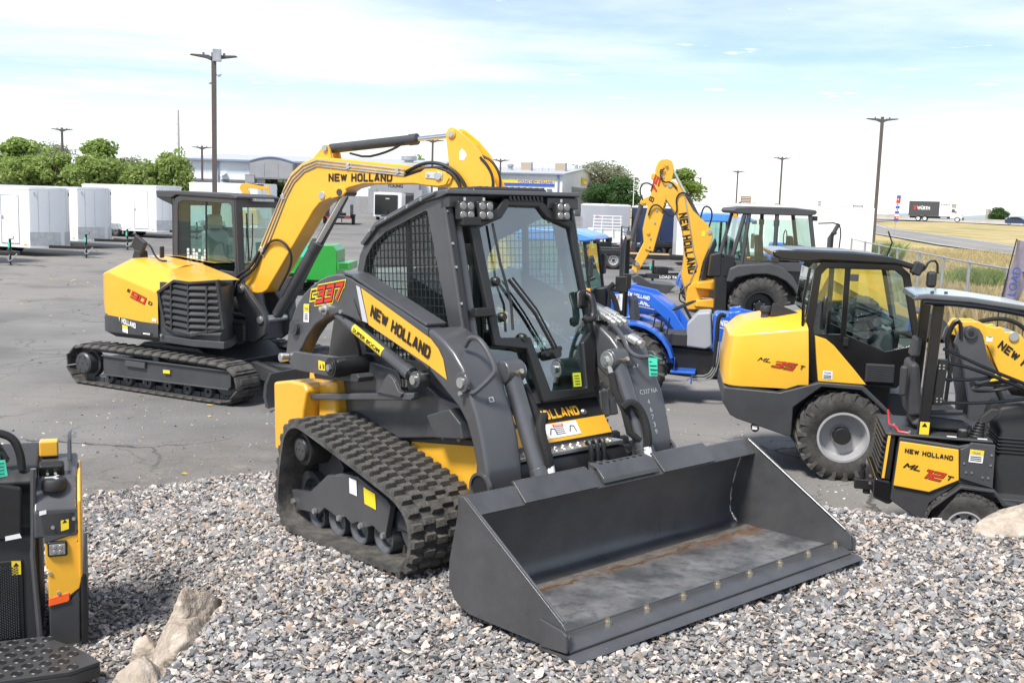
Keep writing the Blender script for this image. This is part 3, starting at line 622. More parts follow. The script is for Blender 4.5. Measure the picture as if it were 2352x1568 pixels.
    if s < 0:
        decal(T, [(-.02, -.868, .335), (.06, -.868, .33), (.06, -.868, .42), (-.02, -.868, .425)][::1], 'print_white', 'warning_sticker')
        decal(T, [(.14, -.868, .30), (.26, -.868, .285), (.255, -.868, .375), (.135, -.868, .395)], 'print_yellow', 'warning_sticker')
for s in (-1, 1):
    T = empty('track_assembly', (0, 0, 0)); T.parent = LD; track_unit(T, s)
# chassis
ch = [(-.95, .30), (.74, .26), (.80, .34), (.80, .62), (.66, .83), (.52, .98), (-.30, 1.02), (-.95, .95)]
MB().prism(ch, 'y', -.455, .455).build('chassis', 'dark_paint', LD, bevel=.01)
for s in (-1, 1):
    MB().prism([(-.02, .30), (.04, .592), (.735, .652), (.80, .45), (.80, .32)], 'y', s*.475, s*.455).build('side_skirt', 'yellow', LD, bevel=.006)
    MB().prism([(-.02, .598), (.38, .655), (.74, .69), (.735, .657), (.04, .597)], 'y', s*.49, s*.457).build('skirt_rail', 'dark_paint', LD, bevel=.004)
    MB().prism([(-.66, .70), (-.64, .95), (-.38, 1.06), (.20, 1.0), (.42, .90), (.70, .86), (.72, .70), (.40, .665), (0, .61), (-.42, .70)], 'y', s*.53, s*.456).build('side_panel', 'grey_paint', LD, bevel=.012)
    MB().prism([(.38, .80), (.46, .68), (.72, .705), (.70, .79), (.60, .86)], 'y', s*.60, s*.531).build('step_box', 'dark_paint', LD, bevel=.01)
    bolt(LD, [(.40, s*.49, .668), (.55, s*.49, .675), (.70, s*.49, .685)], .016, .014, (0, s, 0), 'brass')
    # horizontal guard bar under the arm
    MB().prism([(-.93, .805), (-.93, .768), (.32, .885), (.35, .90), (.35, .93)], 'y', s*.66, s*.60).build('guard_bar', 'grey_paint', LD, bevel=.008)
    MB().prism([(-.02, .90), (.04, .93), (.08, .99), (.12, 1.02), (.17, 1.0), (.22, .935), (.26, .92), (.24, .895)], 'y', s*.675, s*.645).build('cylinder_bracket', 'grey_paint', LD, bevel=.006)
    # rear: yellow corner guards and engine cover
    MB().prism([(-1.28, .40), (-1.26, .86), (-1.03, .89), (-.84, .885), (-.80, .84), (-.86, .70), (-.90, .45), (-.98, .36)], 'y', s*.70, s*.40).build('rear_guard', 'yellow', LD, bevel=.02)
    MB().prism([(-.86, .50), (-.84, .88), (-.62, .92), (-.60, .72), (-.66, .60)], 'y', s*.60, s*.46).build('fuel_cover', 'yellow', LD, bevel=.03)
MB().prism([(-1.30, .36), (-1.28, .90), (-1.05, 1.02), (-.95, 1.02), (-.95, .36)], 'y', -.42, .42).build('engine_door', 'yellow', LD, bevel=.02)
MB().prism([(-1.05, 1.02), (-.95, 1.30), (-.50, 1.42), (-.42, 1.2), (-.42, 1.0)], 'y', -.40, .40).build('engine_hood', 'dark_paint', LD, bevel=.02)
# lift arms: outer side plate, box front leg, top flange
rear = [(-1.065, 1.06), (-1.02, 1.215), (-.955, 1.31), (-.89, 1.393), (-.80, 1.46), (-.695, 1.514), (-.59, 1.553), (-.486, 1.579), (-.39, 1.59), (-.29, 1.588), (-.21, 1.57), (-.154, 1.548), (-.087, 1.530), (.272, 1.413), (.56, 1.309), (.56, 1.075), (.515, 1.098), (-.033, 1.305), (-.19, 1.325), (-.30, 1.345), (-.39, 1.35), (-.53, 1.32), (-.66, 1.27), (-.77, 1.188), (-.83, 1.13), (-.874, 1.09), (-.905, .985), (-.98, .985), (-1.05, 1.015)]
front = [(.56, 1.309), (.63, 1.285), (.709, 1.245), (.79, 1.19), (.865, 1.115), (.905, 1.05), (.935, .97), (.985, .87), (1.02, .76), (1.05, .62), (1.065, .50), (1.055, .33), (.93, .33), (.945, .52), (.955, .62), (.93, .72), (.885, .825), (.82, .90), (.72, .965), (.56, 1.075)]
for s in (-1, 1):
    A_ = empty('lift_arm', (0, 0, 0)); A_.parent = LD
    MB().prism(rear, 'y', s*.70, s*.60).build('arm_plate', 'grey_paint', A_, bevel=.012, seg=3)
    MB().prism(front, 'y', s*.70, s*.46).build('arm_leg', 'grey_paint', A_, bevel=.022, seg=3)
    MB().strip([(-.30, 1.592), (-.20, 1.576), (-.08, 1.535), (.56, 1.315)], 'y', s*.705, s*.575, .016).build('top_flange', 'grey_paint', A_, bevel=.004)
    MB().prism([(-.874, 1.096), (-.35, 1.092), (-.32, 1.06), (-.33, .985), (-.36, .962), (-.91, .978), (-.95, 1.03)], 'y', s*.74, s*.703).build('lower_link', 'grey_paint', A_, bevel=.008)
    MB().cyl((-.365, s*.77, 1.03), (-.365, s*.50, 1.03), .062, n=28).cyl((-.365, s*.775, 1.03), (-.365, s*.77, 1.03), .045, n=20).build('link_pivot', 'black', A_, bevel=.005)
    MB().cyl((-.365, s*.79, 1.03), (-.365, s*.77, 1.03), .022, n=6).build('pivot_bolt', 'zinc', A_)
    MB().prism([(-.78, .95), (-.25, .99), (-.22, .97), (-.24, .94), (-.76, .92)], 'y', s*.66, s*.55).build('link_shelf', 'dark_paint', A_, bevel=.006)
    # pivot bosses
    MB().cyl((.885, s*.725, 1.04), (.885, s*.70, 1.04), .055, n=24).build('pivot_boss', 'grey_paint', A_, bevel=.006)
    MB().cyl((.885, s*.735, 1.04), (.885, s*.725, 1.04), .028, n=18).build('pivot_pin', 'zinc', A_)
    MB().cyl((-.905, s*.725, 1.245), (-.905, s*.70, 1.245), .05, n=24).cyl((-.905, s*.728, 1.245), (-.905, s*.726, 1.245), .03, n=20).build('rear_boss', 'dark_paint', A_, bevel=.004)
    MB().cyl((-1.03, s*.76, 1.045), (-1.03, s*.70, 1.045), .03, .026, n=16).build('link_bolt', 'zinc', A_, bevel=.004)
    MB().lathe([(.001, s*.05), (.018, s*.045), (.022, s*.02), (.034, s*.018), (.036, 0)], (-.51, s*.70, 1.375), n=20).build('tie_knob', 'zinc', A_)
    bolt(A_, [(-.33, s*.70, 1.365), (.885, s*.727, .985), (-.86, s*.70, 1.04)], .014, .012, (0, s, 0))
    # opening near the bottom of the leg
    MB().lathe([(.085, s*-.01), (.085, s*.012), (.07, s*.012), (.066, s*-.03)], (1.0, s*.70, .50), n=28).build('leg_port', 'grey_paint', A_)
    MB().cyl((1.0, s*.698, .50), (1.0, s*.703, .50), .066, n=24).build('port_hole', 'black', A_)
    # lift cylinder
    C_ = empty('lift_cylinder', (0, 0, 0)); C_.parent = LD; a, b_ = Vector((-.44, s*.655, 1.345)), Vector((.33, s*.655, 1.035)); d_ = (b_ - a).normalized()
    MB().cyl(a, b_, .036, n=24).cyl(b_ - d_*.06, b_ + d_*.005, .042, n=24).build('barrel', 'grey_paint', C_, bevel=.004)
    MB().cyl(b_, b_ + d_*.08, .02, n=14).build('rod', 'chrome', C_)
    MB().cyl((.395, s*.68, 1.01), (.395, s*.60, 1.01), .048, n=24).build('rod_eye', 'grey_paint', C_, bevel=.006)
    MB().cyl((.395, s*.695, 1.01), (.395, s*.68, 1.01), .026, n=18).build('rod_pin', 'zinc', C_)
    MB().tube([a + d_*.1 + Vector((0, -s*.03, -.03)), a + d_*.14 + Vector((0, -s*.05, -.12)), a + d_*.08 + Vector((0, -s*.1, -.25))], .012, smooth=2).build('hose', 'black', C_)
    MB().tube([(.12, s*.60, 1.06), (.13, s*.58, .98), (.13, s*.58, .92)], .012, smooth=2).tube([(.15, s*.60, 1.05), (.16, s*.58, .98), (.16, s*.58, .92)], .012, smooth=2).build('hose', 'black', C_)
    MB().cyl((.13, s*.58, .985), (.13, s*.58, .94), .016, n=8).cyl((.16, s*.58, .985), (.16, s*.58, .94), .016, n=8).build('hose_fitting', 'zinc', C_)
    if s < 0:
        lab = MB()
        for k in range(5):
            an0, an1 = R(-30 + 18*k), R(-30 + 18*(k+1)); up = Vector((.373, 0, .928)); sd_ = Vector((0, -1, 0)); rr = .0375
            p0 = a + d_*.22; p1 = a + d_*.56
            lab.add([p0 + (sd_*math.cos(an0) + up*math.sin(an0))*rr, p1 + (sd_*math.cos(an0) + up*math.sin(an0))*rr, p1 + (sd_*math.cos(an1) + up*math.sin(an1))*rr, p0 + (sd_*math.cos(an1) + up*math.sin(an1))*rr], [(0, 1, 2, 3)])
        lab.build('yellow_label', 'print_yellow', C_)
        text('lettering', 'SUPER BOOM', 'print_black', C_, a + d_*.235 + Vector((0, -.0385, -.004)), d_, (.373, 0, .928), .31, .026, shear=.1, bold=.02, lift=.001)
# decals of the near (right) arm
ya = -.7035
MB().add([(-.093, ya, 1.512), (.598, ya, 1.250), (.665, ya, 1.20), (.705, ya, 1.147), (.733, ya, 1.040), (.563, ya, 1.107), (-.023, ya, 1.300)], [(0, 1, 2, 3, 4, 5, 6)]).build('yellow_panel', 'yellow', LD, smooth=False)
MB().add([(-.148, ya, 1.527), (-.106, ya, 1.516), (-.033, ya, 1.309), (-.088, ya, 1.319)], [(0, 1, 2, 3)]).build('silver_stripe', 'silver_strip', LD, smooth=False)
for k in range(5):
    MB().add([(-.185 + .012*k, ya, 1.45 - .022*k), (-.179 + .012*k, ya, 1.45 - .022*k), (-.10 + .001*k, ya, 1.322), (-.107 + .001*k, ya, 1.322)], [(0, 1, 2, 3)]).build('stripe', 'black', LD, smooth=False)
text('lettering', 'NEW HOLLAND', 'print_black', LD, (.0, -.705, 1.352), (.575, 0, -.213), (.35, 0, .937), .618, .072, bold=.05)
u_, v_ = Vector((.33, 0, .035)), Vector((.16, 0, 1))
block_text('337', RED3, LD, (-.635, -.702, 1.405), u_, v_, .34, .105, .28, .19, .72, .36)
block_text('C', (('print_yellow', .2, .001), ('print_black', 0, .003)), LD, (-.70, -.702, 1.425), u_, v_, .075, .062, .2, .2)
decal(LD, [(-.80, -.702, 1.285), (-.73, -.702, 1.285), (-.715, -.702, 1.40), (-.785, -.702, 1.40)], 'print_white')
decal(LD, [(-.792, -.7035, 1.35), (-.722, -.7035, 1.35), (-.716, -.7035, 1.398), (-.786, -.7035, 1.398)], 'print_yellow'); 
text('lettering', 'YOUNG', 'print_blue', LD, (-.778, -.704, 1.362), (1, 0, 0), (0, 0, 1), .05, .016, lift=.002)
for k in range(4): decal(LD, [(-.785 + .002*k, -.7035, 1.30 + .011*k), (-.74, -.7035, 1.30 + .011*k), (-.74, -.7035, 1.305 + .011*k), (-.785 + .002*k, -.7035, 1.305 + .011*k)], 'print_black', 'sticker_line')
decal(LD, [(-.555, -.742, 1.0), (-.475, -.742, 1.0), (-.475, -.742, 1.055), (-.555, -.742, 1.06)], 'print_yellow', 'warning_sticker')
MB().prism([(-.545, 1.008), (-.52, 1.008), (-.532, 1.045)], 'y', -.7435, -.744).build('warning_mark', 'print_black', LD); MB().prism([(-.505, 1.008), (-.482, 1.008), (-.482, 1.03), (-.505, 1.045)], 'y', -.7435, -.744).build('warning_mark', 'print_black', LD)
# tie-down symbol on the leg
MB().tube([(.957, -.60, .955), (.957, -.575, .955), (.967, -.575, .935), (.967, -.60, .935)], .003, closed=True).build('symbol', 'print_white', LD)
# tilt cylinders and hoses
for s in (-1, 1):
    C_ = empty('tilt_cylinder', (0, 0, 0)); C_.parent = LD; a, b_ = Vector((.90, s*.40, 1.05)), Vector((1.13, s*.40, .53)); d_ = (b_ - a).normalized()
    MB().cyl(a, b_, .05, n=28).cyl(b_ - d_*.05, b_ + d_*.01, .056, n=28).build('barrel', 'grey_paint', C_, bevel=.005)
    MB().cyl(b_, b_ + d_*.16, .024, n=16).build('rod', 'chrome', C_)
    MB().cyl((.89, s*.46, 1.07), (.89, s*.335, 1.07), .064, n=26).build('cylinder_eye', 'grey_paint', C_, bevel=.01)
    MB().cyl((.89, s*.335, 1.07), (.89, s*.325, 1.07), .052, n=24).build('washer', 'zinc', C_, bevel=.003)
    MB().cyl((.89, s*.325, 1.07), (.89, s*.305, 1.07), .022, n=6).build('pin_bolt', 'zinc', C_)
    MB().cyl((.955, s*.40, 1.065), (.99, s*.40, 1.08), .014, n=10).build('grease_plug', 'brass', C_)
    n_ = Vector((.3, 0, .15)).normalized()
    MB().tube([a + d_*.06 - Vector((0, s*.07, 0)), a + d_*.16 - Vector((0, s*.085, 0)), a + d_*.28 - Vector((-.02, s*.08, 0)), a + d_*.42 - Vector((0, s*.075, 0)), a + d_*.52 - Vector((0, s*.03, -.05))], [.02]*5, smooth=0).build('hose_sleeve', 'cloth_dark', C_)
    MB().tube([a + d_*.26 - Vector((-.04, s*.10, .0)), a + d_*.22 - Vector((-.09, s*.06, 0)), a + d_*.30 + Vector((.09, s*-.01, 0)), a + d_*.44 + Vector((.085, s*-.02, 0)), a + d_*.52 + Vector((.05, -s*.03, 0))], .026, smooth=2).build('hose_sleeve', 'cloth_dark', C_)
    MB().cyl(a + d_*.5 + Vector((.06, -s*.03, 0)), a + d_*.56 + Vector((.05, -s*.03, 0)), .024, n=10).build('hose_fitting', 'white', C_)
    MB().cyl(a + d_*.02 - Vector((0, s*.066, 0)), a + d_*.1 - Vector((0, s*.075, 0)), .016, n=8).build('hose_fitting', 'zinc', C_)
# auxiliary couplers on the far arm
for k, y in enumerate((.50, .545, .59)):
    MB().cyl((.62, y, 1.335), (.72, y, 1.30), .026, n=16).cyl((.72, y, 1.30), (.80, y, 1.265), .019, n=14).cyl((.745, y, 1.29), (.77, y, 1.28), .024, n=14).build('hydraulic_coupler', 'zinc', LD, bevel=.002)
    MB().tube([(.62, y, 1.335), (.54, y - .01, 1.36), (.48, y - .03, 1.37), (.40, y - .04, 1.38)], .012, smooth=1).build('pipe', 'zinc', LD)
MB().box(.58, .68, .47, .62, 1.28, 1.315).build('coupler_block', 'zinc', LD, bevel=.006)
MB().cyl((.86, .56, 1.18), (.93, .56, 1.155), .033, n=16).cyl((.93, .56, 1.155), (.955, .56, 1.145), .026, n=14).build('hydraulic_coupler', 'zinc', LD, bevel=.003)
MB().box(.80, .87, .50, .62, 1.175, 1.195).build('coupler_bracket', 'zinc', LD, bevel=.003)
# grab handles
MB().tube([(.80, -.63, 1.215), (.84, -.62, 1.27), (.92, -.61, 1.255), (1.02, -.60, 1.12), (1.015, -.61, 1.08), (.955, -.69, .99), (.93, -.69, .99)], .015, smooth=2).build('grab_handle', 'grey_paint', LD)
MB().tube([(.74, .50, 1.24), (.77, .49, 1.27), (.86, .49, 1.20), (.92, .48, 1.11), (.99, .49, 1.08), (1.00, .56, 1.075), (.96, .60, 1.07)], .013, smooth=2).build('grab_handle', 'grey_paint', LD)
# chalk notes on the far leg and price tags
pl = lambda z_: 1.0
for s_, org, wd, h in (('27', (.918, .515, 1.01), .06, .036), ('C337 NA', (.988, .50, .86), .15, .026), ('4', (1.006, .545, .80), .018, .028), ('6', (1.020, .55, .755), .018, .028), ('7', (1.029, .555, .712), .018, .028), ('3', (1.038, .56, .668), .018, .028), ('9', (1.047, .565, .626), .018, .028)):
    text('chalk_writing', s_, 'chalk', LD, org, (0, 1, 0), (-.27, 0, .96) if org[2] < .95 else (-.45, 0, .9), wd, h, bold=-.012, lift=.004)
tg = MB().add([(1.015, .545, 1.075), (1.03, .605, 1.068), (1.05, .585, .965), (1.04, .525, .972)], [(0, 1, 2, 3)]).build('price_tag', 'tag_green', LD, smooth=False)
for k in range(4): MB().add([(1.0205 + .007*k, .546 - .004*k, 1.055 - .022*k), (1.0305 + .007*k, .596 - .004*k, 1.049 - .022*k), (1.0325 + .007*k, .595 - .004*k, 1.043 - .022*k), (1.0225 + .007*k, .545 - .004*k, 1.049 - .022*k)], [(0, 1, 2, 3)]).build('tag_writing', 'print_black', LD, smooth=False)
MB().tube([(1.0, .57, 1.09), (1.02, .60, 1.075), (1.03, .64, 1.06)], .003, 5).build('tag_tie', 'tag_green', LD)
# cab -------------------------------------------------------------
def fp(y, z_, off=0.): return (.824 - .2*z_ + off*.98, y, z_ + off*.196)
CB = empty('cab', (0, 0, 0)); CB.parent = LD
outer = [(-.50, .98), (-.49, 1.60), (-.455, 1.70), (-.37, 1.80), (-.22, 1.886), (.26, 2.01), (.43, 2.03), (.655, .86), (.30, .90)]
win = [(-.42, 1.10), (-.415, 1.60), (-.375, 1.69), (-.29, 1.77), (-.15, 1.838), (.265, 1.945), (.285, 1.94), (.50, 1.16), (.20, 1.08)]
for s in (-1, 1):
    m = MB(); n = len(outer); V = [(p[0], s*.485, p[1]) for p in outer] + [(p[0], s*.485, p[1]) for p in win] + [(p[0], s*.445, p[1]) for p in outer] + [(p[0], s*.445, p[1]) for p in win]
    f = []
    for i in range(n):
        j = (i+1) % n; f += [(i, j, n+j, n+i), (2*n+i, 2*n+j, 3*n+j, 3*n+i), (i, j, 2*n+j, 2*n+i), (n+i, n+j, 3*n+j, 3*n+i)]
    m.add(V, f).build('side_frame', 'grey_paint', CB, bevel=.006)
    MB().add([(p[0], s*.452, p[1]) for p in win], [tuple(range(len(win)))]).build('side_glass', 'glass_side', CB, smooth=False)
    MB().box(.02, .07, s*.456, s*.44, 1.08, 1.90).build('window_bar', 'black', CB)
    g = MB()
    def span(c, ax):
        xs_ = []
        for i in range(len(win)):
            p, q = win[i], win[(i+1) % len(win)]; a, b2 = p[ax], q[ax]
            if (a - c)*(b2 - c) < 0: t_ = (c - a)/(b2 - a); xs_.append(p[1-ax] + (q[1-ax] - p[1-ax])*t_)
        return sorted(xs_)
    x = -.39
    while x < .5:
        q = span(x, 0)
        for i in range(0, len(q)-1, 2): g.cyl((x, s*.478, q[i]), (x, s*.478, q[i+1]), .0028, n=5, caps=False)
        x += .042
    z_ = 1.13
    while z_ < 1.93:
        q = span(z_, 1)
        for i in range(0, len(q)-1, 2): g.cyl((q[i], s*.473, z_), (q[i+1], s*.473, z_), .0028, n=5, caps=False)
        z_ += .046
    g.build('window_guard', 'black', CB)
    # front corner post
    P_ = []
    m = MB(); a = [fp(s*.49, 2.0), fp(s*.49, .86), fp(s*.385, .86), fp(s*.385, 2.0)]; b2 = [fp(s*.49, 2.0, .03), fp(s*.49, .86, .03), fp(s*.385, .86, .03), fp(s*.385, 2.0, .03)]
    m.add(a + b2, [(0,1,2,3),(4,5,6,7),(0,1,5,4),(1,2,6,5),(2,3,7,6),(3,0,4,7)]).build('corner_post', 'grey_paint', CB, bevel=.008)
    MB().tube([fp(s*.455, 1.95, .035), fp(s*.455, 1.0, .035)], .016, 8).build('post_tube', 'black', CB)
    bolt(CB, [fp(s*.475, z_, .03) for z_ in (1.93, 1.75, 1.62, 1.42, 1.22, 1.06)], .009, .01, (.98, 0, .2))
roofp = [(-.42, 1.775), (-.24, 1.90), (.25, 2.032), (.40, 2.052), (.50, 2.055), (.51, 2.03), (.44, 2.012), (.25, 1.99), (-.22, 1.865), (-.38, 1.76)]
MB().prism(roofp, 'y', -.505, .505).build('roof', 'grey_paint', CB, bevel=.008)
MB().prism([(.10, 2.02), (.12, 2.06), (.42, 2.075), (.44, 2.05)], 'y', -.26, .30).build('roof_hatch', 'black', CB, bevel=.01)
for k in range(11): MB().obox((.30, -.22 + .048*k, 2.078), .22, .012, .012, Matrix.Rotation(.35, 3, 'Z')).build('hatch_rib', 'dark_paint', CB)
MB().box(.42, .50, -.49, -.24, 1.955, 2.02).build('roof_visor', 'dark_paint', CB, bevel=.006); MB().box(.42, .50, .24, .49, 1.955, 2.02).build('roof_visor', 'dark_paint', CB, bevel=.006)
MB().tube([(-.22, -.51, 1.875), (.25, -.51, 2.003), (.40, -.51, 2.035)], .010, 6).build('roof_rail', 'grey_paint', CB)
bolt(CB, [(-.10, -.507, 1.915), (.13, -.507, 1.975), (.27, -.507, 2.01), (-.28, -.507, 1.85)], .012, .012)
def led(y, x=.545, z_=1.94, par=CB):
    L_ = MB().box(x-.04, x, y-.058, y+.058, z_-.058, z_+.052).build('work_light', 'black', par, bevel=.012)
    for a in (-1, 1):
        for b2 in (-1, 1): MB().lathe([(.001, .008), (.020, .006), (.023, .001)], (x, y + a*.026, z_ - .003 + b2*.025), axis='x', n=16).build('lamp_lens', 'lens', L_)
    MB().box(x-.002, x+.002, y-.05, y+.05, z_-.05, z_+.045).build('lamp_plate', 'cab_grey', L_)
    MB().cyl((x-.02, y, z_+.05), (x-.02, y, z_+.07), .008, n=6).build('lamp_bracket', 'zinc', L_)
for y in (-.40, -.265, .325): led(y)
# door: ring frame around shaped glass
do = [(-.372, 1.90), (-.155, 1.935), (-.09, 2.0), (.195, 1.998), (.25, 1.94), (.425, 1.865), (.468, 1.186), (.465, 1.12), (.385, .845), (-.02, .832), (-.085, 1.135), (-.31, 1.17)]
di = [(-.298, 1.829), (-.128, 1.885), (-.060, 1.952), (.164, 1.949), (.214, 1.885), (.388, 1.825), (.427, 1.195), (.352, 1.145), (.329, .880), (.050, .890), (-.045, 1.205), (-.262, 1.215)]
n = 12; V = []
for off in (.035, .075):
    V += [fp(*p, off) for p in do] + [fp(*p, off) for p in di]
f = []
for i in range(n):
    j = (i+1) % n; f += [(i, j, n+j, n+i), (2*n+i, 2*n+j, 3*n+j, 3*n+i), (i, j, 2*n+j, 2*n+i), (n+i, n+j, 3*n+j, 3*n+i)]
DR = MB().add(V, f).build('door', 'black', CB, bevel=.012, seg=3)
MB().add([fp(*p, .052) for p in di], [tuple(range(n))]).build('windscreen', 'glass_screen', DR, smooth=False)
for k in range(9): MB().obox(fp(-.05 + .03*k, 1.995, .075), .018, .016, .03, Matrix.Rotation(.3, 3, 'X')).build('seal_rib', 'black', DR, bevel=.004)
# lower left glass and sill
MB().add([fp(-.385, 1.17, .02), fp(-.10, 1.14, .02), fp(-.02, .85, .02), fp(-.385, .87, .02)], [(0, 1, 2, 3)]).build('lower_glass', 'glass_teal', CB, smooth=False)
MB().add([fp(-.50, .90, .03), fp(.50, .88, .03), fp(.50, .82, .03), fp(-.50, .84, .03), fp(-.50, .90, -.02), fp(.50, .88, -.02), fp(.50, .82, -.02), fp(-.50, .84, -.02)], [(0,1,2,3),(4,5,6,7),(0,1,5,4),(1,2,6,5),(2,3,7,6),(3,0,4,7)]).build('door_sill', 'dark_paint', CB)
MB().tube([fp(-.165, 1.16, .03), fp(-.05, 1.12, .03), fp(.0, .86, .03)], .016, 8).build('sill_tube', 'black', CB)
# hinges, stay, wiper, handle
for z_ in (1.86, 1.36): MB().obox(fp(-.375, z_, .085), .05, .13, .05, Matrix.Rotation(0, 3, 'X')).build('hinge', 'black', CB, bevel=.008)
W_ = empty('wiper', (0, 0, 0)); W_.parent = CB
MB().tube([fp(-.211, 1.851, .08), fp(-.20, 1.62, .085), fp(-.19, 1.52, .095), fp(-.165, 1.40, .085), fp(-.18, 1.25, .085)], .008, 6).build('wiper_blade', 'black', W_)
MB().tube([fp(-.17, 1.53, .10), fp(-.02, 1.33, .11), fp(.105, 1.10, .10)], .010, 6).tube([fp(-.14, 1.54, .10), fp(.0, 1.35, .11), fp(.125, 1.11, .10)], .006, 6).build('wiper_arm', 'black', W_)
MB().cyl(fp(.10, 1.095, .06), fp(.10, 1.095, .12), .03, n=14).cyl(fp(.04, 1.10, .06), fp(.04, 1.10, .10), .018, n=12).cyl(fp(.125, 1.12, .06), fp(.125, 1.12, .12), .015, n=12).build('wiper_pivot', 'black', W_)
for y, z_ in ((-.235, 1.53), (-.225, 1.33), (-.10, 1.205)): MB().lathe([(.001, .03), (.018, .03), (.026, .02), (.028, .0)], fp(y, z_, .055), axis='x', n=18).build('glass_mount', 'black', CB)
MB().tube([fp(.42, 1.42, .07), fp(.425, 1.42, .12), fp(.43, 1.36, .13), fp(.42, 1.28, .13), fp(.38, 1.265, .12), fp(.365, 1.29, .10)], .022, 10, smooth=1).build('door_handle', 'black', DR)
MB().obox(fp(.40, 1.40, .08), .04, .09, .11, Matrix.Rotation(0, 3, 'X')).build('handle_base', 'black', DR, bevel=.02)
dk = MB().add([fp(.246, .975, .058), fp(.312, .972, .058), fp(.305, .892, .058), fp(.240, .895, .058)], [(0, 1, 2, 3)]).build('yellow_note', 'tag_yellow', DR, smooth=False)
for k in range(4): MB().add([fp(.255, .96 - .016*k, .060), fp(.295, .958 - .016*k, .060), fp(.295, .954 - .016*k, .060), fp(.255, .956 - .016*k, .060)], [(0, 1, 2, 3)]).build('note_writing', 'print_black', DR, smooth=False)
# interior
S_ = empty('operator_seat', (0, 0, 0)); S_.parent = CB
MB().prism([(-.28, 1.0), (.12, 1.0), (.16, 1.06), (.12, 1.12), (-.24, 1.10)], 'y', -.22, .22).build('cushion', 'seat_vinyl', S_, bevel=.04, seg=3)
MB().prism([(-.28, 1.08), (-.14, 1.10), (-.24, 1.62), (-.34, 1.62)], 'y', -.21, .21).build('backrest', 'seat_vinyl', S_, bevel=.05, seg=3)
MB().prism([(-.33, 1.64), (-.25, 1.64), (-.27, 1.80), (-.34, 1.80)], 'y', -.12, .12).build('headrest', 'seat_vinyl', S_, bevel=.04, seg=3)
for s in (-1, 1):
    MB().box(-.18, .22, s*.36, s*.25, .98, 1.20).build('armrest_pod', 'plastic', CB, bevel=.03)
    MB().tube([(.16, s*.30, 1.18), (.19, s*.30, 1.28), (.18, s*.30, 1.36)], .024, 10).build('joystick', 'black', CB)
MB().box(-.47, -.43, -.44, .44, .98, 1.25).box(-.47, -.43, -.44, -.38, 1.25, 1.75).box(-.47, -.43, .38, .44, 1.25, 1.75).box(-.47, -.43, -.44, .44, 1.62, 1.76).build('rear_frame', 'dark_paint', CB)
MB().box(-.45, .60, -.43, .43, .93, .96).build('cab_floor', 'black', CB)
MB().prism([(-.36, 1.76), (-.2, 1.85), (.25, 1.965), (.42, 1.99), (.42, 1.955), (.2, 1.90), (-.2, 1.78)], 'y', -.43, .43).build('headliner', 'plastic', CB)
MB().box(.30, .305, -.40, -.30, 1.72, 1.86).build('caution_card', 'print_yellow', CB)
# front panel, lettering, warning decals and step
def fq(y, z_, off=0.):      # face from (x .66, z .83) to (.80, .62)
    t_ = (.83 - z_)/.21; return (.66 + .14*t_ + off*.83, y, z_ + off*.55)
MB().add([fq(-.45, .835, .004), fq(.45, .835, .004), fq(.45, .72, .004), fq(-.45, .72, .004)], [(0, 1, 2, 3)]).build('front_plate', 'black', LD, smooth=False)
MB().add([fq(-.45, .718, .006), fq(.45, .718, .006), fq(.45, .622, .006), fq(-.45, .622, .006)], [(0, 1, 2, 3)]).build('front_band', 'yellow', LD, smooth=False)
text('lettering', 'NEW HOLLAND', 'yellow', LD, fq(-.235, .738, .005), (0, 1, 0), Vector(fq(0, .83)) - Vector(fq(0, .62)), .50, .060, bold=.03)
for y0, y1 in ((-.15, -.05), (-.045, .21)):
    MB().add([fq(y0, .712, .009), fq(y1, .712, .009), fq(y1, .640, .009), fq(y0, .640, .009)], [(0, 1, 2, 3)]).build('safety_label', 'print_white', LD, smooth=False)
MB().add([fq(.02, .708, .011), fq(.10, .708, .011), fq(.10, .694, .011), fq(.02, .694, .011)], [(0, 1, 2, 3)]).build('danger_band', 'print_red', LD, smooth=False)
text('lettering', 'DANGER', 'print_white', LD, fq(.03, .697, .012), (0, 1, 0), (-.55, 0, .83), .06, .010, lift=.001)
for k in range(4): MB().add([fq(.025, .688 - .010*k, .011), fq(.095, .688 - .010*k, .011), fq(.095, .685 - .010*k, .011), fq(.025, .685 - .010*k, .011)], [(0, 1, 2, 3)]).build('label_print', 'print_black', LD, smooth=False)
for y in (-.135, -.02, .13): MB().tube([fq(y, .66, .011), fq(y + .02, .69, .011), fq(y + .045, .685, .011), fq(y + .05, .655, .011)], .003, 5).build('label_pictogram', 'print_black', LD)
for y in (-.40, .30): MB().lathe([(.001, .018), (.014, .016), (.02, .0)], fq(y, .75, .004), axis='x', n=14).build('plate_bolt', 'zinc', LD)
st = MB().box(.78, .93, -.42, .42, .575, .60).build('step_plate', 'zinc', LD, bevel=.005)
bt = MB().lathe([(.001, .006), (.012, .005), (.016, 0)], (0, 0, 0), axis='z', n=10).build('grip_stud', 'zinc', st, loc=(.82, -.38, .60))
for i in range(13):
    for j in range(3):
        if i or j: share(bt, st, (.82 + .04*j, -.38 + .06*i + .02*(j % 2), .60))
MB().prism([(.74, .30), (.76, .57), (.92, .57), (.95, .50), (.95, .34), (.90, .28)], 'y', -.44, .44).build('front_box', 'black', LD, bevel=.015)
for y in (.10, .15, .20):
    MB().tube([(.95, y, .62), (.97, y, .64), (.99, y, .60), (.99, y, .38)], .015, 8, smooth=1).build('front_hose', 'black', LD)
    MB().cyl((.99, y, .52), (.99, y, .44), .019, n=6).build('hose_fitting', 'zinc', LD)
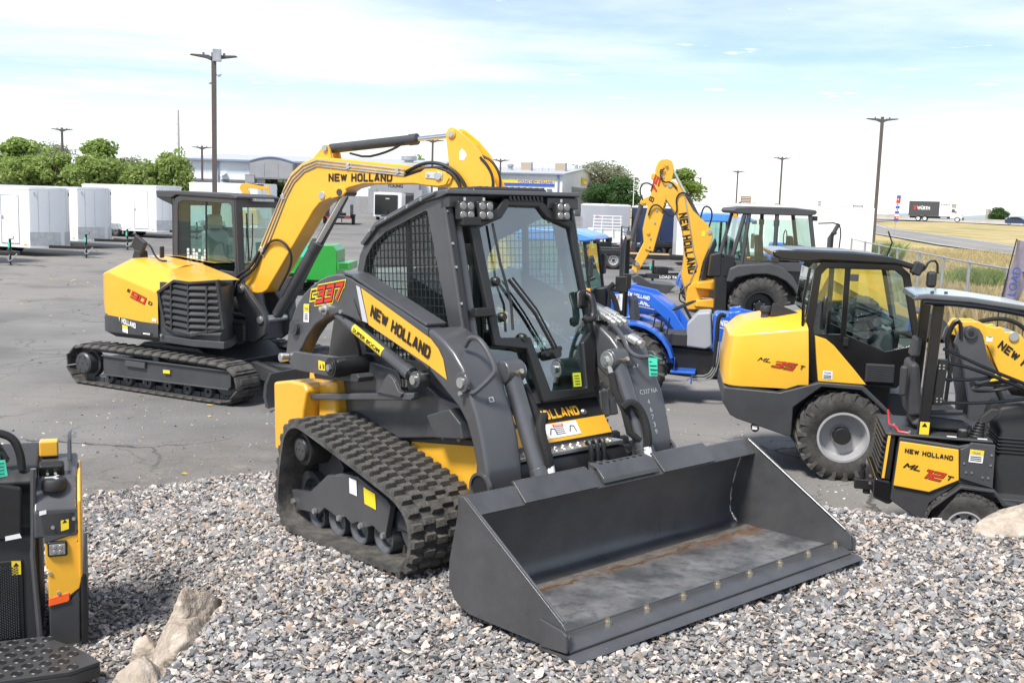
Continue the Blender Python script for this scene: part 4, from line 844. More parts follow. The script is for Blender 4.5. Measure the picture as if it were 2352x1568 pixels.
# coupler behind the bucket
MB().prism([(1.06, .16), (1.02, .30), (1.12, .50), (1.20, .50), (1.20, .12)], 'y', -.52, .52).build('bucket_coupler', 'dark_paint', LD, bevel=.01)
# bucket --------------------------------------------------------------
mb_ = bpy.data.materials.new('bucket_floor'); mb_.use_nodes = True; t = mb_.node_tree; b = t.nodes['Principled BSDF']; co = nd(t, 'ShaderNodeTexCoord'); sp = nd(t, 'ShaderNodeSeparateXYZ'); t.links.new(co.outputs['Object'], sp.inputs[0])
def nz(scale, lo, hi, vec=None, det=7):
    n = nd(t, 'ShaderNodeTexNoise'); n.inputs['Scale'].default_value = scale; n.inputs['Detail'].default_value = det; n.inputs['Roughness'].default_value = .65
    t.links.new(vec or co.outputs['Object'], n.inputs[0]); r = nd(t, 'ShaderNodeMapRange'); r.inputs[1].default_value = lo; r.inputs[2].default_value = hi; t.links.new(n.outputs[0], r.inputs[0]); return r.outputs[0]
def mixc_(fac, a, c): 
    mi = nd(t, 'ShaderNodeMix', data_type='RGBA'); t.links.new(fac, mi.inputs[0])
    if isinstance(a, tuple): mi.inputs[6].default_value = (*a, 1)
    else: t.links.new(a, mi.inputs[6])
    mi.inputs[7].default_value = (*c, 1); return mi.outputs[2]
def mth(op, a, b2):
    n = nd(t, 'ShaderNodeMath', operation=op)
    for i, q in enumerate((a, b2)):
        if isinstance(q, (int, float)): n.inputs[i].default_value = q
        else: t.links.new(q, n.inputs[i])
    return n.outputs[0]
def band(axis_out, c, w_, jit):
    a = mth('ABSOLUTE', mth('SUBTRACT', mth('ADD', axis_out, mth('MULTIPLY', jit, .12)), c + .06), 0); r = nd(t, 'ShaderNodeMapRange'); r.inputs[1].default_value = w_; r.inputs[2].default_value = w_*.3; t.links.new(a, r.inputs[0]); return r.outputs[0]
jit = nz(5, .3, .7); stv = nd(t, 'ShaderNodeMapping'); stv.inputs['Scale'].default_value = (6, 1.2, 1); t.links.new(co.outputs['Object'], stv.inputs[0])
base = mixc_(nz(3.2, .38, .62), (.075, .077, .083), (.21, .21, .215))
base = mixc_(mth('MULTIPLY', nz(14, .52, .66), .55), base, (.04, .04, .045))
base = mixc_(mth('MULTIPLY', mth('MULTIPLY', band(sp.outputs[0], 1.36, .085, jit), nz(9, .35, .62, stv.outputs[0])), .75), base, (.20, .155, .10))
base = mixc_(mth('MULTIPLY', band(sp.outputs[0], 1.39, .035, jit), nz(9, .4, .6, stv.outputs[0])), base, (.10, .045, .02))
ry = nd(t, 'ShaderNodeMapRange'); ry.inputs[1].default_value = .35; ry.inputs[2].default_value = .75; t.links.new(sp.outputs[1], ry.inputs[0])
base = mixc_(mth('MULTIPLY', mth('MULTIPLY', band(sp.outputs[0], 1.44, .07, jit), nz(10, .45, .62)), ry.outputs[0]), base, (.19, .085, .035))
t.links.new(base, b.inputs['Base Color']); b.inputs['Roughness'].default_value = .5; b.inputs['Metallic'].default_value = .2; MAT['bucket_floor'] = mb_
BK = empty('bucket', (0, 0, 0)); BK.parent = LD; BW = 1.068
side = [(1.318, .572), (1.34, .578), (2.006, .150), (2.03, .125), (2.035, .045), (1.90, .022), (1.36, .022), (1.27, .05), (1.205, .12), (1.215, .25)]
for s in (-1, 1):
    MB().prism(side, 'y', s*BW, s*(BW - .014)).build('side_plate', 'bucket_paint', BK, bevel=.003)
    MB().prism([(1.878, .142), (2.02, .124), (2.045, .11), (2.045, .035), (1.88, .022)], 'y', s*(BW + .014), s*(BW + .001)).build('wear_plate', 'bucket_paint', BK, bevel=.003)
    MB().tube([(1.345, s*(BW - .017), .57), (2.0, s*(BW - .017), .152)], .005, 6).build('weld_bead', 'bucket_paint', BK)
iw = BW - .015
back = [(1.28, .46), (1.245, .38), (1.213, .28), (1.195, .17), (1.205, .08), (1.25, .045), (1.32, .042)]
MB().curve_sheet(back, 'y', -iw, iw, .012).build('back_plate', 'bucket_paint', BK)
MB().strip([(1.322, .042), (1.40, .036), (1.90, .034)], 'y', -iw, iw, .012).build('floor_plate', 'bucket_floor', BK)
MB().prism([(1.27, .46), (1.275, .565), (1.318, .572), (1.392, .492), (1.384, .484), (1.30, .545), (1.288, .54), (1.283, .46)], 'y', -iw, iw).build('top_lip', 'bucket_paint', BK, bevel=.002)
for y0, y1 in ((-.74, -.25), (.25, .68)):
    MB().prism([(1.297, .586), (1.312, .592), (1.402, .504), (1.396, .497)], 'y', y0, y1).build('lip_plate', 'bucket_paint', BK, bevel=.003)
    MB().tube([(1.30, y0, .588), (1.30, y1, .588)], .006, 5).build('weld_bead', 'grey_paint', BK)
MB().prism([(1.28, .578), (1.285, .598), (1.335, .588), (1.392, .535), (1.395, .51), (1.385, .51), (1.33, .575)], 'y', -.20, .21).build('lip_bracket', 'bucket_paint', BK, bevel=.004)
for k in range(7): MB().lathe([(.001, .001), (.014, .001)], (1.303, -.14 + .05*k, .5945), axis='z', n=12).build('bracket_hole', 'black', BK)
MB().prism([(1.89, .0475), (1.99, .054), (2.036, .034), (2.036, .022), (1.89, .022)], 'y', -iw, iw).build('edge_support', 'bucket_paint', BK, bevel=.004)
MB().prism([(1.86, .0), (1.86, .020), (2.06, .020), (2.10, .003), (2.10, .0)], 'y', -BW - .005, BW + .005).build('cutting_edge', 'bucket_paint', BK, bevel=.004)
b0 = MB().cyl((0, 0, 0), (0, 0, .022), .019, n=6).cyl((0, 0, .022), (0, 0, .034), .011, n=8).build('edge_bolt', 'brass', BK, loc=(1.955, -1.0, .05))
for k in range(1, 9): share(b0, BK, (1.955, -1.0 + .2525*k, .05))
MB().tube([(1.89, -iw, .05), (1.89, iw, .05)], .006, 5).build('weld_bead', 'grey_paint', BK)
MB().tube([(p[0] + .006, iw - .004, p[1]) for p in back], .008, 6).build('weld_bead', 'zinc', BK)
# ------------------------------------------------------------------ excavator
EX = empty('excavator', (-4.33, 14.69, 0), R(-27.5), 'yellow and black crawler excavator with its boom folded over, parked on the asphalt', 'excavator')
def exc_track(T, s):
    lp = [(-1.52, .20), (-1.40, .06), (-1.25, .03), (1.25, .03), (1.42, .07), (1.54, .19), (1.56, .32), (1.48, .44), (1.32, .51), (.4, .535), (-1.2, .535), (-1.40, .50), (-1.53, .38)]
    o = [Vector(p) for p in lp]
    o = [q for i in range(len(o)) for q in (o[i]*.8 + o[(i+1) % len(o)]*.2, o[i]*.2 + o[(i+1) % len(o)]*.8)]
    ctr = Vector((0, .28)); pts, pitch = chain([(p.x, p.y) for p in o], 41)
    h = .225; a = pitch*.47; V = []
    prof = [(-h, .0), (-h, .022), (-h + .05, .042), (h - .05, .042), (h, .022), (h, 0)]
    for x in (-a, a): V += [(x, y, z_ - .012) for y, z_ in prof]
    sh = MB().add(V, [(i, i+1, 7+i, 6+i) for i in range(5)] + [(0, 6, 11, 5), tuple(range(6)), tuple(range(11, 5, -1))])
    sh.box(-a*.5, a*.5, -h + .06, h - .06, .03, .045)
    first = None
    for p, d in pts:
        nn = Vector((d.y, -d.x)); nn = nn if nn.dot(p - ctr) > 0 else -nn
        mt = Matrix(((d.x, 0, nn.x, p.x), (0, 1, 0, s*.895), (d.y, 0, nn.y, p.y), (0, 0, 0, 1)))
        if first is None: first = sh.build('track_shoe', 'tread', T, bevel=.006); ob = first
        else: ob = first.copy(); col.objects.link(ob)
        ob.matrix_local = mt
    lk = MB()
    for p, d in chain([(p.x, p.y) for p in o], 41)[0]:
        nn = Vector((d.y, -d.x)); nn = nn if nn.dot(p - ctr) > 0 else -nn; c_ = p - nn*.045
        lk.obox((c_.x, s*.895, c_.y), pitch*.9, .14, .06, Matrix(((d.x, 0, nn.x), (0, 1, 0), (d.y, 0, nn.y))))
    lk.build('track_chain', 'dark_paint', T)['kind'] = 'stuff'
    MB().prism([(-.88, .42), (-.88, .19), (-.75, .16), (1.36, .20), (1.42, .24), (1.42, .43), (-.1, .45)], 'y', s*1.06, s*.78).build('track_frame', 'dark_paint', T, bevel=.012)
    MB().prism([(-.88, .43), (1.42, .44), (1.42, .46), (-.88, .45)], 'y', s*1.09, s*1.061).prism([(-.86, .17), (1.40, .205), (1.40, .225), (-.86, .19)], 'y', s*1.09, s*1.061).build('frame_rib', 'grey_paint', T, bevel=.004)
    MB().box(-.42, -.05, s*1.10, s*1.062, .34, .42).build('frame_step', 'grey_paint', T, bevel=.008)
    MB().lathe([(.01, s*.12), (.13, s*.12), (.15, s*.10), (.155, -s*.02), (.20, -s*.02), (.20, -s*.10), (.02, -s*.1)], (-1.22, s*1.0, .30), n=32).build('final_drive', 'dark_paint', T, ang=30)
    bolt(T, [(-1.22 + .10*math.cos(R(q)), s*1.12, .30 + .10*math.sin(R(q))) for q in range(0, 360, 60)], .012, .01, (0, s, 0), 'dark_paint')
    MB().lathe([(.02, s*.09), (.18, s*.09), (.22, s*.05), (.22, -s*.05), (.02, -s*.09)], (1.27, s*.895, .29), n=32).build('idler', 'dark_paint', T, ang=30)
    for k in range(6): MB().lathe([(.02, s*.11), (.07, s*.11), (.085, s*.06), (.06, s*.02), (.06, -s*.02), (.085, -s*.06), (.02, -s*.11)], (-.82 + .36*k, s*.895, .13), n=20).build('roller', 'dark_paint', T, ang=30)
    MB().cyl((.1, s*1.05, .465), (.1, s*.8, .465), .055, n=18).build('carrier_roller', 'dark_paint', T, bevel=.006)
    if s < 0: decal(T, [(.28, -1.092, .315), (.40, -1.092, .318), (.40, -1.092, .365), (.28, -1.092, .36)], 'print_yellow')
for s in (-1, 1):
    T = empty('track_assembly', (0, 0, 0)); T.parent = EX; exc_track(T, s)
MB().prism([(-.7, .25), (.8, .25), (.9, .45), (.5, .62), (-.5, .62), (-.8, .45)], 'y', -.70, .70).build('car_body', 'dark_paint', EX, bevel=.02)
MB().cyl((0, 0, .60), (0, 0, .72), .55, n=40).build('slew_ring', 'black', EX)
# dozer blade
MB().prism([(2.02, .06), (1.98, .20), (2.0, .36), (2.08, .50), (2.12, .50), (2.05, .35), (2.03, .2), (2.07, .05)], 'y', -1.10, 1.10).build('dozer_blade', 'dark_paint', EX, bevel=.008)
for s in (-1, 1): MB().prism([(.85, .36), (1.3, .50), (2.0, .34), (2.0, .18), (1.2, .30), (.85, .24)], 'y', s*.52, s*.42).build('blade_arm', 'dark_paint', EX, bevel=.01)
MB().box(1.0, 1.8, -.12, .12, .30, .40).build('blade_beam', 'dark_paint', EX, bevel=.01)
# upper structure: lofted hood and counterweight (plan outline from the right front corner round the tail to the left side)
def plan(k, r, yr):
    pts = [(x, -yr) for x in (.10, -.18, -.45)] + [(r*math.cos(R(a)), max(-yr, min(yr, r*math.sin(R(a))))) for a in range(-128, -231, -8)] + [(x, yr) for x in (-.45, -.1, .1)]
    return pts
zc = lambda x: 1.385 - .24*min(.12, x) if x > -.85 else 1.55
rows = []
p0 = plan(0, 1.27, .96); p1 = plan(0, 1.35, 1.0); p2 = plan(0, 1.36, 1.0)
sk = [[(x, y, .70) for x, y in plan(0, 1.22, .94)], [(x, y, .76) for x, y in p1], [(x, y, .91 if i < 3 else .98) for i, (x, y) in enumerate(p1)], [(x*.99, y*.99, .99) for i, (x, y) in enumerate(p1)]]
MB().quadgrid(sk).add([(x, y, .70) for x, y in plan(0, 1.22, .94)], [tuple(range(len(p0)))]).build('counterweight', 'dark_paint', EX, ang=40, bevel=.01)
rows = [[(x, y, .925 + (.13 if i > 5 else .022*i)) for i, (x, y) in enumerate(plan(0, 1.345, .995))], [(x, y, 1.2) for x, y in p2], [(x, y, zc(x)) for x, y in p2],
        [(x*.72 - .02 if i > 2 else x, y*.72, 1.655 + .10*min(1, max(0, -x))) for i, (x, y) in enumerate(p2)], [(x*.66 - .02 if i > 2 else x, y*.50, 1.70 + .075*min(1, max(0, -x))) for i, (x, y) in enumerate(p2)], [(min(.1, x*.6), y*.1, 1.71 + .06*min(1, max(0, -x))) for x, y in p2]]
MB().quadgrid(rows).build('hood', 'yellow', EX, ang=34, bevel=.02)
MB().add([(.10, -.995, .93), (.10, -.995, 1.36), (.10, -.70, 1.66), (.10, .9, 1.7), (.10, .9, .7), (.10, -.9, .7)], [(0, 1, 2, 3, 4, 5)]).build('bulkhead', 'black', EX)
# front of the hood over the radiator, sloping down to a point
MB().add([(.095, -.74, 1.66), (.095, -.20, 1.715), (.60, -.22, 1.60), (1.16, -.60, 1.575), (1.14, -.99, 1.590), (.70, -1.03, 1.545), (.40, -1.0, 1.552), (.095, -.985, 1.375)], [(0, 1, 2, 3), (0, 3, 4, 5, 6), (0, 6, 7)]).build('hood_front', 'yellow', EX, ang=15)
MB().prism([(.10, -.96), (1.15, -.96), (1.10, -.78), (.78, -.3), (.10, -.3)], 'z', .80, 1.50).build('radiator_box', 'dark_paint', EX)
# grille: chevron frame with louvres
fo = [(.07, -1.0, 1.375), (.40, -1.03, 1.55), (.70, -1.06, 1.542), (1.145, -1.0, 1.595), (1.235, -.98, .96), (.75, -1.06, .83), (.45, -1.03, .835), (.19, -1.0, .905)]
fi = [(.125, -1.0, 1.35), (.42, -1.03, 1.515), (.70, -1.065, 1.505), (1.11, -1.0, 1.555), (1.185, -.98, .99), (.75, -1.065, .875), (.46, -1.03, .875), (.235, -1.0, .935)]
n = 8; V = fo + fi + [(a, b_ + .05, c) for a, b_, c in fo] + [(a, b_ + .05, c) for a, b_, c in fi]; f = []
for i in range(n):
    j = (i+1) % n; f += [(i, j, n+j, n+i), (i, j, 2*n+j, 2*n+i), (n+i, n+j, 3*n+j, 3*n+i)]
GR = MB().add(V, f).build('grille', 'plastic', EX, bevel=.01)
for k in range(8):
    zt = 1.50 - .083*k; x0 = .155 + max(0, (1.38 - zt))*.19 if zt < 1.40 else .155 + (zt - 1.38)*1.5; x1 = 1.115 + (1.56 - zt)*.12
    pl_ = [(x0, -.985), (.70, -1.055), (x1, -.985)]
    m = MB()
    for (a, b_) in zip(pl_, pl_[1:]):
        for dz, dy in ((0, 0),):
            V = [(a[0], a[1] - .012, zt - .042), (b_[0], b_[1] - .012, zt - .062 if b_ == pl_[1] else zt - .042), (b_[0], b_[1] + .03, zt - .0), (a[0], a[1] + .03, zt)]
            if a == pl_[1]: V[0] = (a[0], a[1] - .012, zt - .062)
            V += [(q[0], q[1], q[2] + .014) for q in V]
            m.add(V, [(0,1,2,3),(4,5,6,7),(0,1,5,4),(1,2,6,5),(2,3,7,6),(3,0,4,7)])
    m.build('grille_slat', 'plastic', GR)
for x, y in ((.36, -1.02), (.70, -1.06), (.98, -1.02)): MB().box(x - .012, x + .012, y - .005, y + .03, .90, 1.50).build('grille_rib', 'plastic', GR)
MB().prism([(.10, -.98), (.75, -1.04), (1.22, -.96), (1.16, -.75), (.85, -.3), (.1, -.3)], 'z', .70, .80).build('skirt_front', 'dark_paint', EX, bevel=.015)
# lettering
u_, v_ = Vector((.5, 0, -.155)), Vector((.1, 0, 1))
block_text('90', RED2, EX, (-.40, -1.003, 1.265), u_, v_, .31, .10, .3, .2)
block_text('E', BLK, EX, (-.46, -1.003, 1.34), u_, v_, .075, .045, .25, .24); block_text('D', BLK, EX, (-.075, -1.003, 1.20), u_, v_, .09, .048, .25, .24)
text('lettering', 'HOLLAND', 'print_white', EX, (-.565, -1.005, .905), (.4, .0, -.085), (0, 0, 1), .27, .07, bold=.03)
text('lettering', 'NEW', 'print_white', EX, (-.715, -.955, .955), (.13, -.055, -.045), (0, 0, 1), .13, .07, bold=.03)
decal(EX, [(-.55, -1.008, .79), (-.45, -1.008, .77), (-.45, -1.008, .87), (-.55, -1.008, .885)], 'print_white'); decal(EX, [(-.55, -1.010, .845), (-.45, -1.010, .828), (-.45, -1.010, .87), (-.55, -1.010, .885)], 'print_yellow')
MB().box(-.20, .0, -1.008, -.99, .775, .815).build('side_lamp', 'black', EX, bevel=.008); MB().box(-.17, -.04, -1.011, -1.0, .785, .805).build('lamp_glass', 'print_white', EX, bevel=.004)
MB().cyl((.17, -1.0, .80), (.17, -1.02, .80), .018, n=12).build('lock', 'zinc', EX)
decal(EX, [(.0, -1.003, .975), (.075, -1.003, .965), (.075, -1.003, 1.005), (.0, -1.003, 1.015)], 'print_white')
# grey rear bumper rail seen past the tail
MB().tube([(-1.36, -.45, 1.55), (-1.42, -.42, 1.45), (-1.42, -.42, 1.15), (-1.36, -.40, .95)], .03, 8, smooth=1).build('tail_rail', 'aluminium', EX)
# mirrors on the hood
MB().tube([(-.62, -.55, 1.92), (-.56, -.55, 1.96), (-.50, -.55, 1.95), (-.44, -.52, 1.80), (-.36, -.5, 1.74), (-.25, -.5, 1.745)], .013, 8, smooth=1).build('mirror_arm', 'black', EX)
MB().obox((-.74, -.52, 1.945), .23, .06, .20, Matrix.Rotation(.5, 3, 'Y')).build('mirror', 'plastic', EX, bevel=.02)
MB().obox((-.33, -.5, 1.86), .03, .10, .16, Matrix.Rotation(.3, 3, 'Z')).build('mirror', 'plastic', EX, bevel=.015); MB().obox((-.345, -.5, 1.86), .006, .085, .14, Matrix.Rotation(.3, 3, 'Z')).build('mirror_glass', 'chrome', EX)
MB().prism([(-.88, 1.68), (-.68, 1.68), (-.70, 1.86), (-.80, 1.88)], 'y', -.56, -.40).build('filler_box', 'plastic', EX, bevel=.02)
# cab
CX = empty('cab', (0, 0, 0)); CX.parent = EX; y0, y1 = .15, 1.03
side = [(-.80, 1.40), (-.79, 2.50), (-.74, 2.60), (-.62, 2.655), (.30, 2.64), (.40, 2.60), (.46, 1.60), (.42, 1.30), (.0, 1.10), (-.7, 1.10)]
win = [(-.70, 1.78), (-.69, 2.44), (-.67, 2.53), (-.58, 2.57), (.27, 2.55), (.32, 2.52), (.385, 1.66), (.36, 1.60), (-.1, 1.63), (-.55, 1.70)]
for y in (y0, y1):
    e = .04 if y == y0 else -.04; n = len(side); V = [(p[0], y, p[1]) for p in side] + [(p[0], y, p[1]) for p in win] + [(p[0], y + e, p[1]) for p in side] + [(p[0], y + e, p[1]) for p in win]; f = []
    for i in range(n):
        j = (i+1) % n; f += [(i, j, n+j, n+i), (2*n+i, 2*n+j, 3*n+j, 3*n+i), (i, j, 2*n+j, 2*n+i), (n+i, n+j, 3*n+j, 3*n+i)]
    MB().add(V, f).build('side_frame', 'cab_grey', CX, bevel=.012)
    MB().add([(p[0], y + e*.3, p[1]) for p in win], [tuple(range(n))]).build('side_glass', 'glass_dark', CX, smooth=False)
    MB().box(-.16, -.135, y + e*.2 - .006, y + e*.2 + .006, 1.64, 2.56).build('window_post', 'black', CX)
MB().prism([(-1.08, 2.60), (-1.10, 2.70), (-.75, 2.705), (.30, 2.685), (.45, 2.65), (.44, 2.615), (-.70, 2.645), (-.80, 2.60)], 'y', y0 - .02, y1 + .02).build('roof', 'cab_grey', CX, bevel=.015)
MB().prism([(-1.07, 2.60), (-.80, 2.60), (-.78, 2.50), (-1.0, 2.57)], 'y', y0 - .015, y0 + .28).build('rear_lamp_pod', 'plastic', CX, bevel=.01)
def ring(po, pi_, t, name, m, par, bev=.01):
    n = len(po); V = po + pi_ + [tuple(Vector(p) + Vector(t)) for p in po] + [tuple(Vector(p) + Vector(t)) for p in pi_]; f = []
    for i in range(n):
        j = (i+1) % n; f += [(i, j, n+j, n+i), (2*n+i, 2*n+j, 3*n+j, 3*n+i), (i, j, 2*n+j, 2*n+i), (n+i, n+j, 3*n+j, 3*n+i)]
    return MB().add(V, f).build(name, m, par, bevel=bev)
po = [(.405, y0, 2.62), (.405, y1, 2.62), (.47, y1, 1.20), (.47, y0, 1.20)]; pi_ = [(.412, y0 + .14, 2.50), (.412, y1 - .07, 2.50), (.46, y1 - .07, 1.35), (.46, y0 + .14, 1.35)]
ring(po, pi_, (-.04, 0, 0), 'front_frame', 'cab_grey', CX); MB().add(pi_, [(0, 1, 2, 3)]).build('windscreen', 'glass_teal', CX, smooth=False)
pr = [(-.80, y0, 2.60), (-.80, y1, 2.60), (-.80, y1, 1.20), (-.80, y0, 1.20)]; pri = [(-.80, y0 + .08, 2.50), (-.80, y1 - .08, 2.50), (-.80, y1 - .08, 1.75), (-.80, y0 + .08, 1.75)]
ring(pr, pri, (.04, 0, 0), 'rear_frame', 'cab_grey', CX); MB().add(pri, [(0, 1, 2, 3)]).build('rear_glass', 'glass_teal', CX, smooth=False)
MB().tube([(.47, .30, 2.42), (.48, .32, 2.0), (.48, .34, 1.75)], .012, 6).tube([(.47, .42, 2.42), (.49, .40, 2.0), (.49, .36, 1.75)], .008, 6).build('wiper', 'black', CX)
MB().box(.40, .50, .45, .85, 2.585, 2.625).build('front_lamp_bar', 'aluminium', CX, bevel=.006)
MB().tube([(.46, .60, 1.95), (.52, .62, 2.0), (.53, .85, 2.0), (.50, .9, 1.8)], .014, 8, smooth=1).build('mirror_rail', 'black', CX); MB().obox((.52, .74, 1.88), .03, .22, .22, Matrix.Rotation(0, 3, 'Z')).build('mirror', 'plastic', CX, bevel=.03)
SX = empty('operator_seat', (0, 0, 0)); SX.parent = CX
MB().prism([(-.45, 1.45), (.02, 1.45), (.05, 1.52), (.0, 1.58), (-.4, 1.57)], 'y', .36, .84).build('cushion', 'seat_vinyl', SX, bevel=.04)
MB().prism([(-.46, 1.55), (-.30, 1.56), (-.36, 2.15), (-.46, 2.15)], 'y', .36, .84).build('backrest', 'film', SX, bevel=.06, seg=3)
MB().prism([(-.47, 2.17), (-.36, 2.17), (-.37, 2.38), (-.46, 2.38)], 'y', .46, .74).build('headrest', 'film', SX, bevel=.05, seg=3)
MB().box(-.76, .40, .19, 1.0, 1.15, 1.20).build('cab_floor', 'black', CX); MB().box(-.75, -.56, .20, .99, 1.2, 1.66).build('rear_shelf', 'black', CX, bevel=.02); MB().box(-.755, -.52, .195, .24, 1.7, 2.56).build('rear_trim', 'black', CX, bevel=.01)
m = MB(); r_ = random.Random(4)
for i in range(7):
    for j in range(4):
        if r_.random() < .7: m.box(-.52 + .055*i, -.52 + .055*i + .045, y0 + .006, y0 + .008, 1.70 + .05*j, 1.74 + .05*j)
m.build('paperwork', 'film', CX)['kind'] = 'stuff'
MB().prism([(-.80, 1.10), (-.80, 1.42), (.42, 1.32), (.60, 1.55), (.75, 1.3), (.8, .8), (-.8, .8)], 'y', .10, 1.02).build('cab_base', 'dark_paint', EX, bevel=.015)
MB().box(.2, 1.0, -.35, .35, .72, .95).build('swing_frame', 'dark_paint', EX, bevel=.02)
# swing post
SP = [(.815, 1.40), (.83, 1.47), (.90, 1.495), (.98, 1.46), (1.08, 1.335), (1.30, 1.116), (1.34, .98), (1.31, .83), (1.15, .72), (1.02, .72), (1.0, .98), (.84, 1.22)]
for y in (-.30, .20): MB().prism(SP, 'y', y, y + .08).build('swing_post', 'dark_paint', EX, bevel=.015)
MB().box(.95, 1.22, -.22, .20, .74, 1.02).build('swing_casting', 'dark_paint', EX, bevel=.02)
for x, z_ in ((.92, 1.42), (1.25, 1.03)): MB().cyl((x, -.33, z_), (x, .30, z_), .05, n=24).cyl((x, -.335, z_), (x, -.33, z_), .032, n=20).build('post_pin', 'zinc', EX, bevel=.004)
for z_ in (.95, 1.06): MB().box(.70, 1.0, -.36, -.2, z_, z_ + .03).build('swing_lug', 'dark_paint', EX, bevel=.008)
# boom
bo_ = [(.90, 1.375), (.85, 1.43), (.835, 1.50), (1.18, 2.16), (1.53, 2.834), (1.636, 2.985), (1.803, 3.105), (2.01, 3.18), (2.3, 3.175), (3.459, 3.095), (3.80, 3.075), (3.95, 3.06), (4.04, 3.01), (4.081, 2.95), (4.05, 2.88), (3.96, 2.835), (3.851, 2.835), (3.538, 2.871), (2.776, 2.855), (2.55, 2.80), (2.38, 2.70), (2.24, 2.655), (2.10, 2.60), (2.0, 2.50), (1.40, 1.66), (1.229, 1.42), (1.15, 1.375), (1.05, 1.36)]
BM = MB().prism(bo_, 'y', -.15, .15).build('boom', 'yellow', EX, bevel=.018, seg=3)
for y in (-.165, .15): MB().prism([(3.62, 3.0), (3.70, 3.055), (3.85, 3.062), (4.0, 3.02), (4.05, 2.95), (4.0, 2.87), (3.9, 2.85), (3.70, 2.86)], 'y', y, y + .015).build('boom_tip_plate', 'yellow', EX, bevel=.006)
for y in (-.165, .15): MB().prism([(1.86, 3.12), (1.95, 3.18), (2.05, 3.27), (2.11, 3.345), (2.17, 3.345), (2.21, 3.29), (2.24, 3.18)], 'y', y*.6, y*.6 + .04).build('cylinder_lug', 'yellow', EX, bevel=.008)
MB().cyl((2.15, -.13, 3.30), (2.15, .15, 3.30), .038, n=20).build('pin', 'zinc', EX); MB().cyl((2.14, -.165, 2.70), (2.14, -.15, 2.70), .05, n=24).build('pin', 'zinc', EX, bevel=.004); MB().cyl((2.42, -.165, 2.745), (2.42, .16, 2.745), .045, n=24).build('pin', 'dark_paint', EX, bevel=.004)
MB().prism([(2.28, 2.66), (2.34, 2.80), (2.50, 2.83), (2.52, 2.75), (2.46, 2.70)], 'y', -.158, -.12).build('cylinder_lug', 'yellow', EX, bevel=.008)
MB().obox((3.84, -.172, 2.975), .24, .012, .075, Matrix.Rotation(.06, 3, 'Y')).build('keeper_plate', 'silver_strip', EX, bevel=.005)
MB().cyl((3.90, -.19, 2.972), (3.90, -.165, 2.972), .05, n=24).build('keeper_pin', 'zinc', EX, bevel=.004); MB().cyl((3.76, -.185, 2.98), (3.76, -.165, 2.98), .02, n=14).build('keeper_bolt', 'zinc', EX, bevel=.004)
text('lettering', 'NEW HOLLAND', 'print_black', EX, (2.243, -.152, 2.876), (1, 0, .016), (0, 0, 1), .98, .102, bold=.05)
# dipper and bucket
dp = [(3.955, 3.47), (3.99, 3.535), (4.05, 3.555), (4.12, 3.53), (4.30, 3.40), (4.45, 3.25), (4.58, 3.05), (4.70, 2.80), (4.86, 2.0), (4.93, 1.35), (4.87, 1.25), (4.78, 1.28), (4.35, 2.35), (4.06, 2.72), (4.0, 2.82), (4.02, 3.05), (3.985, 3.28)]
DP = empty('dipper_arm', (0, 0, 0)); DP.parent = EX
for y in (-.12, .09): MB().prism(dp[:8] + [(4.72, 2.7), (4.15, 2.62)] + dp[13:], 'y', y, y + .03).build('dipper_plate', 'yellow', DP, bevel=.01)
MB().prism([(4.10, 2.75), (4.10, 3.1), (4.14, 3.40), (4.30, 3.36), (4.50, 3.05), (4.62, 2.75)], 'y', -.089, .089).build('dipper_web', 'yellow', DP, bevel=.01)
MB().prism([(4.15, 2.74), (4.68, 2.70), (4.86, 2.0), (4.93, 1.35), (4.87, 1.25), (4.78, 1.28), (4.35, 2.35)], 'y', -.088, .088).build('dipper_box', 'yellow', DP, bevel=.012)
MB().cyl((4.045, -.14, 3.47), (4.045, .14, 3.47), .055, n=24).build('pin', 'yellow', DP, bevel=.006); MB().cyl((4.045, -.15, 3.47), (4.045, .15, 3.47), .035, n=20).build('pin_end', 'zinc', DP)
MB().prism([(4.16, 3.17), (4.16, 3.26), (4.19, 3.30), (4.23, 3.27), (4.26, 3.22), (4.22, 3.16)], 'y', -.123, -.1201).build('dipper_opening', 'print_white', DP)
MB().prism([(4.80, 1.30), (4.95, 1.25), (5.0, 1.0), (4.8, .55), (4.45, .45), (4.3, .60), (4.62, .80), (4.72, 1.05)], 'y', -.35, .35).build('digging_bucket', 'dark_paint', EX, bevel=.02)
MB().tube([(3.42, -.16, 3.01), (3.68, -.16, 3.13), (3.95, -.17, 3.12), (4.15, -.16, 3.02), (4.28, -.15, 2.86), (4.31, -.15, 2.70)], .022, 8, smooth=2).tube([(3.40, -.14, 2.97), (3.70, -.14, 3.06), (3.95, -.15, 3.07), (4.14, -.14, 2.97), (4.25, -.14, 2.70)], .022, 8, smooth=2).build('hose_bundle', 'black', EX)
MB().tube([(4.45, -.10, 3.22), (4.60, -.10, 3.16), (4.72, -.1, 2.98), (4.71, -.1, 2.78), (4.66, -.1, 2.66)], .016, 8, smooth=2).tube([(4.45, -.13, 3.20), (4.56, -.13, 3.10), (4.64, -.13, 2.95), (4.62, -.13, 2.70)], .016, 8, smooth=2).build('hose_bundle', 'black', EX)
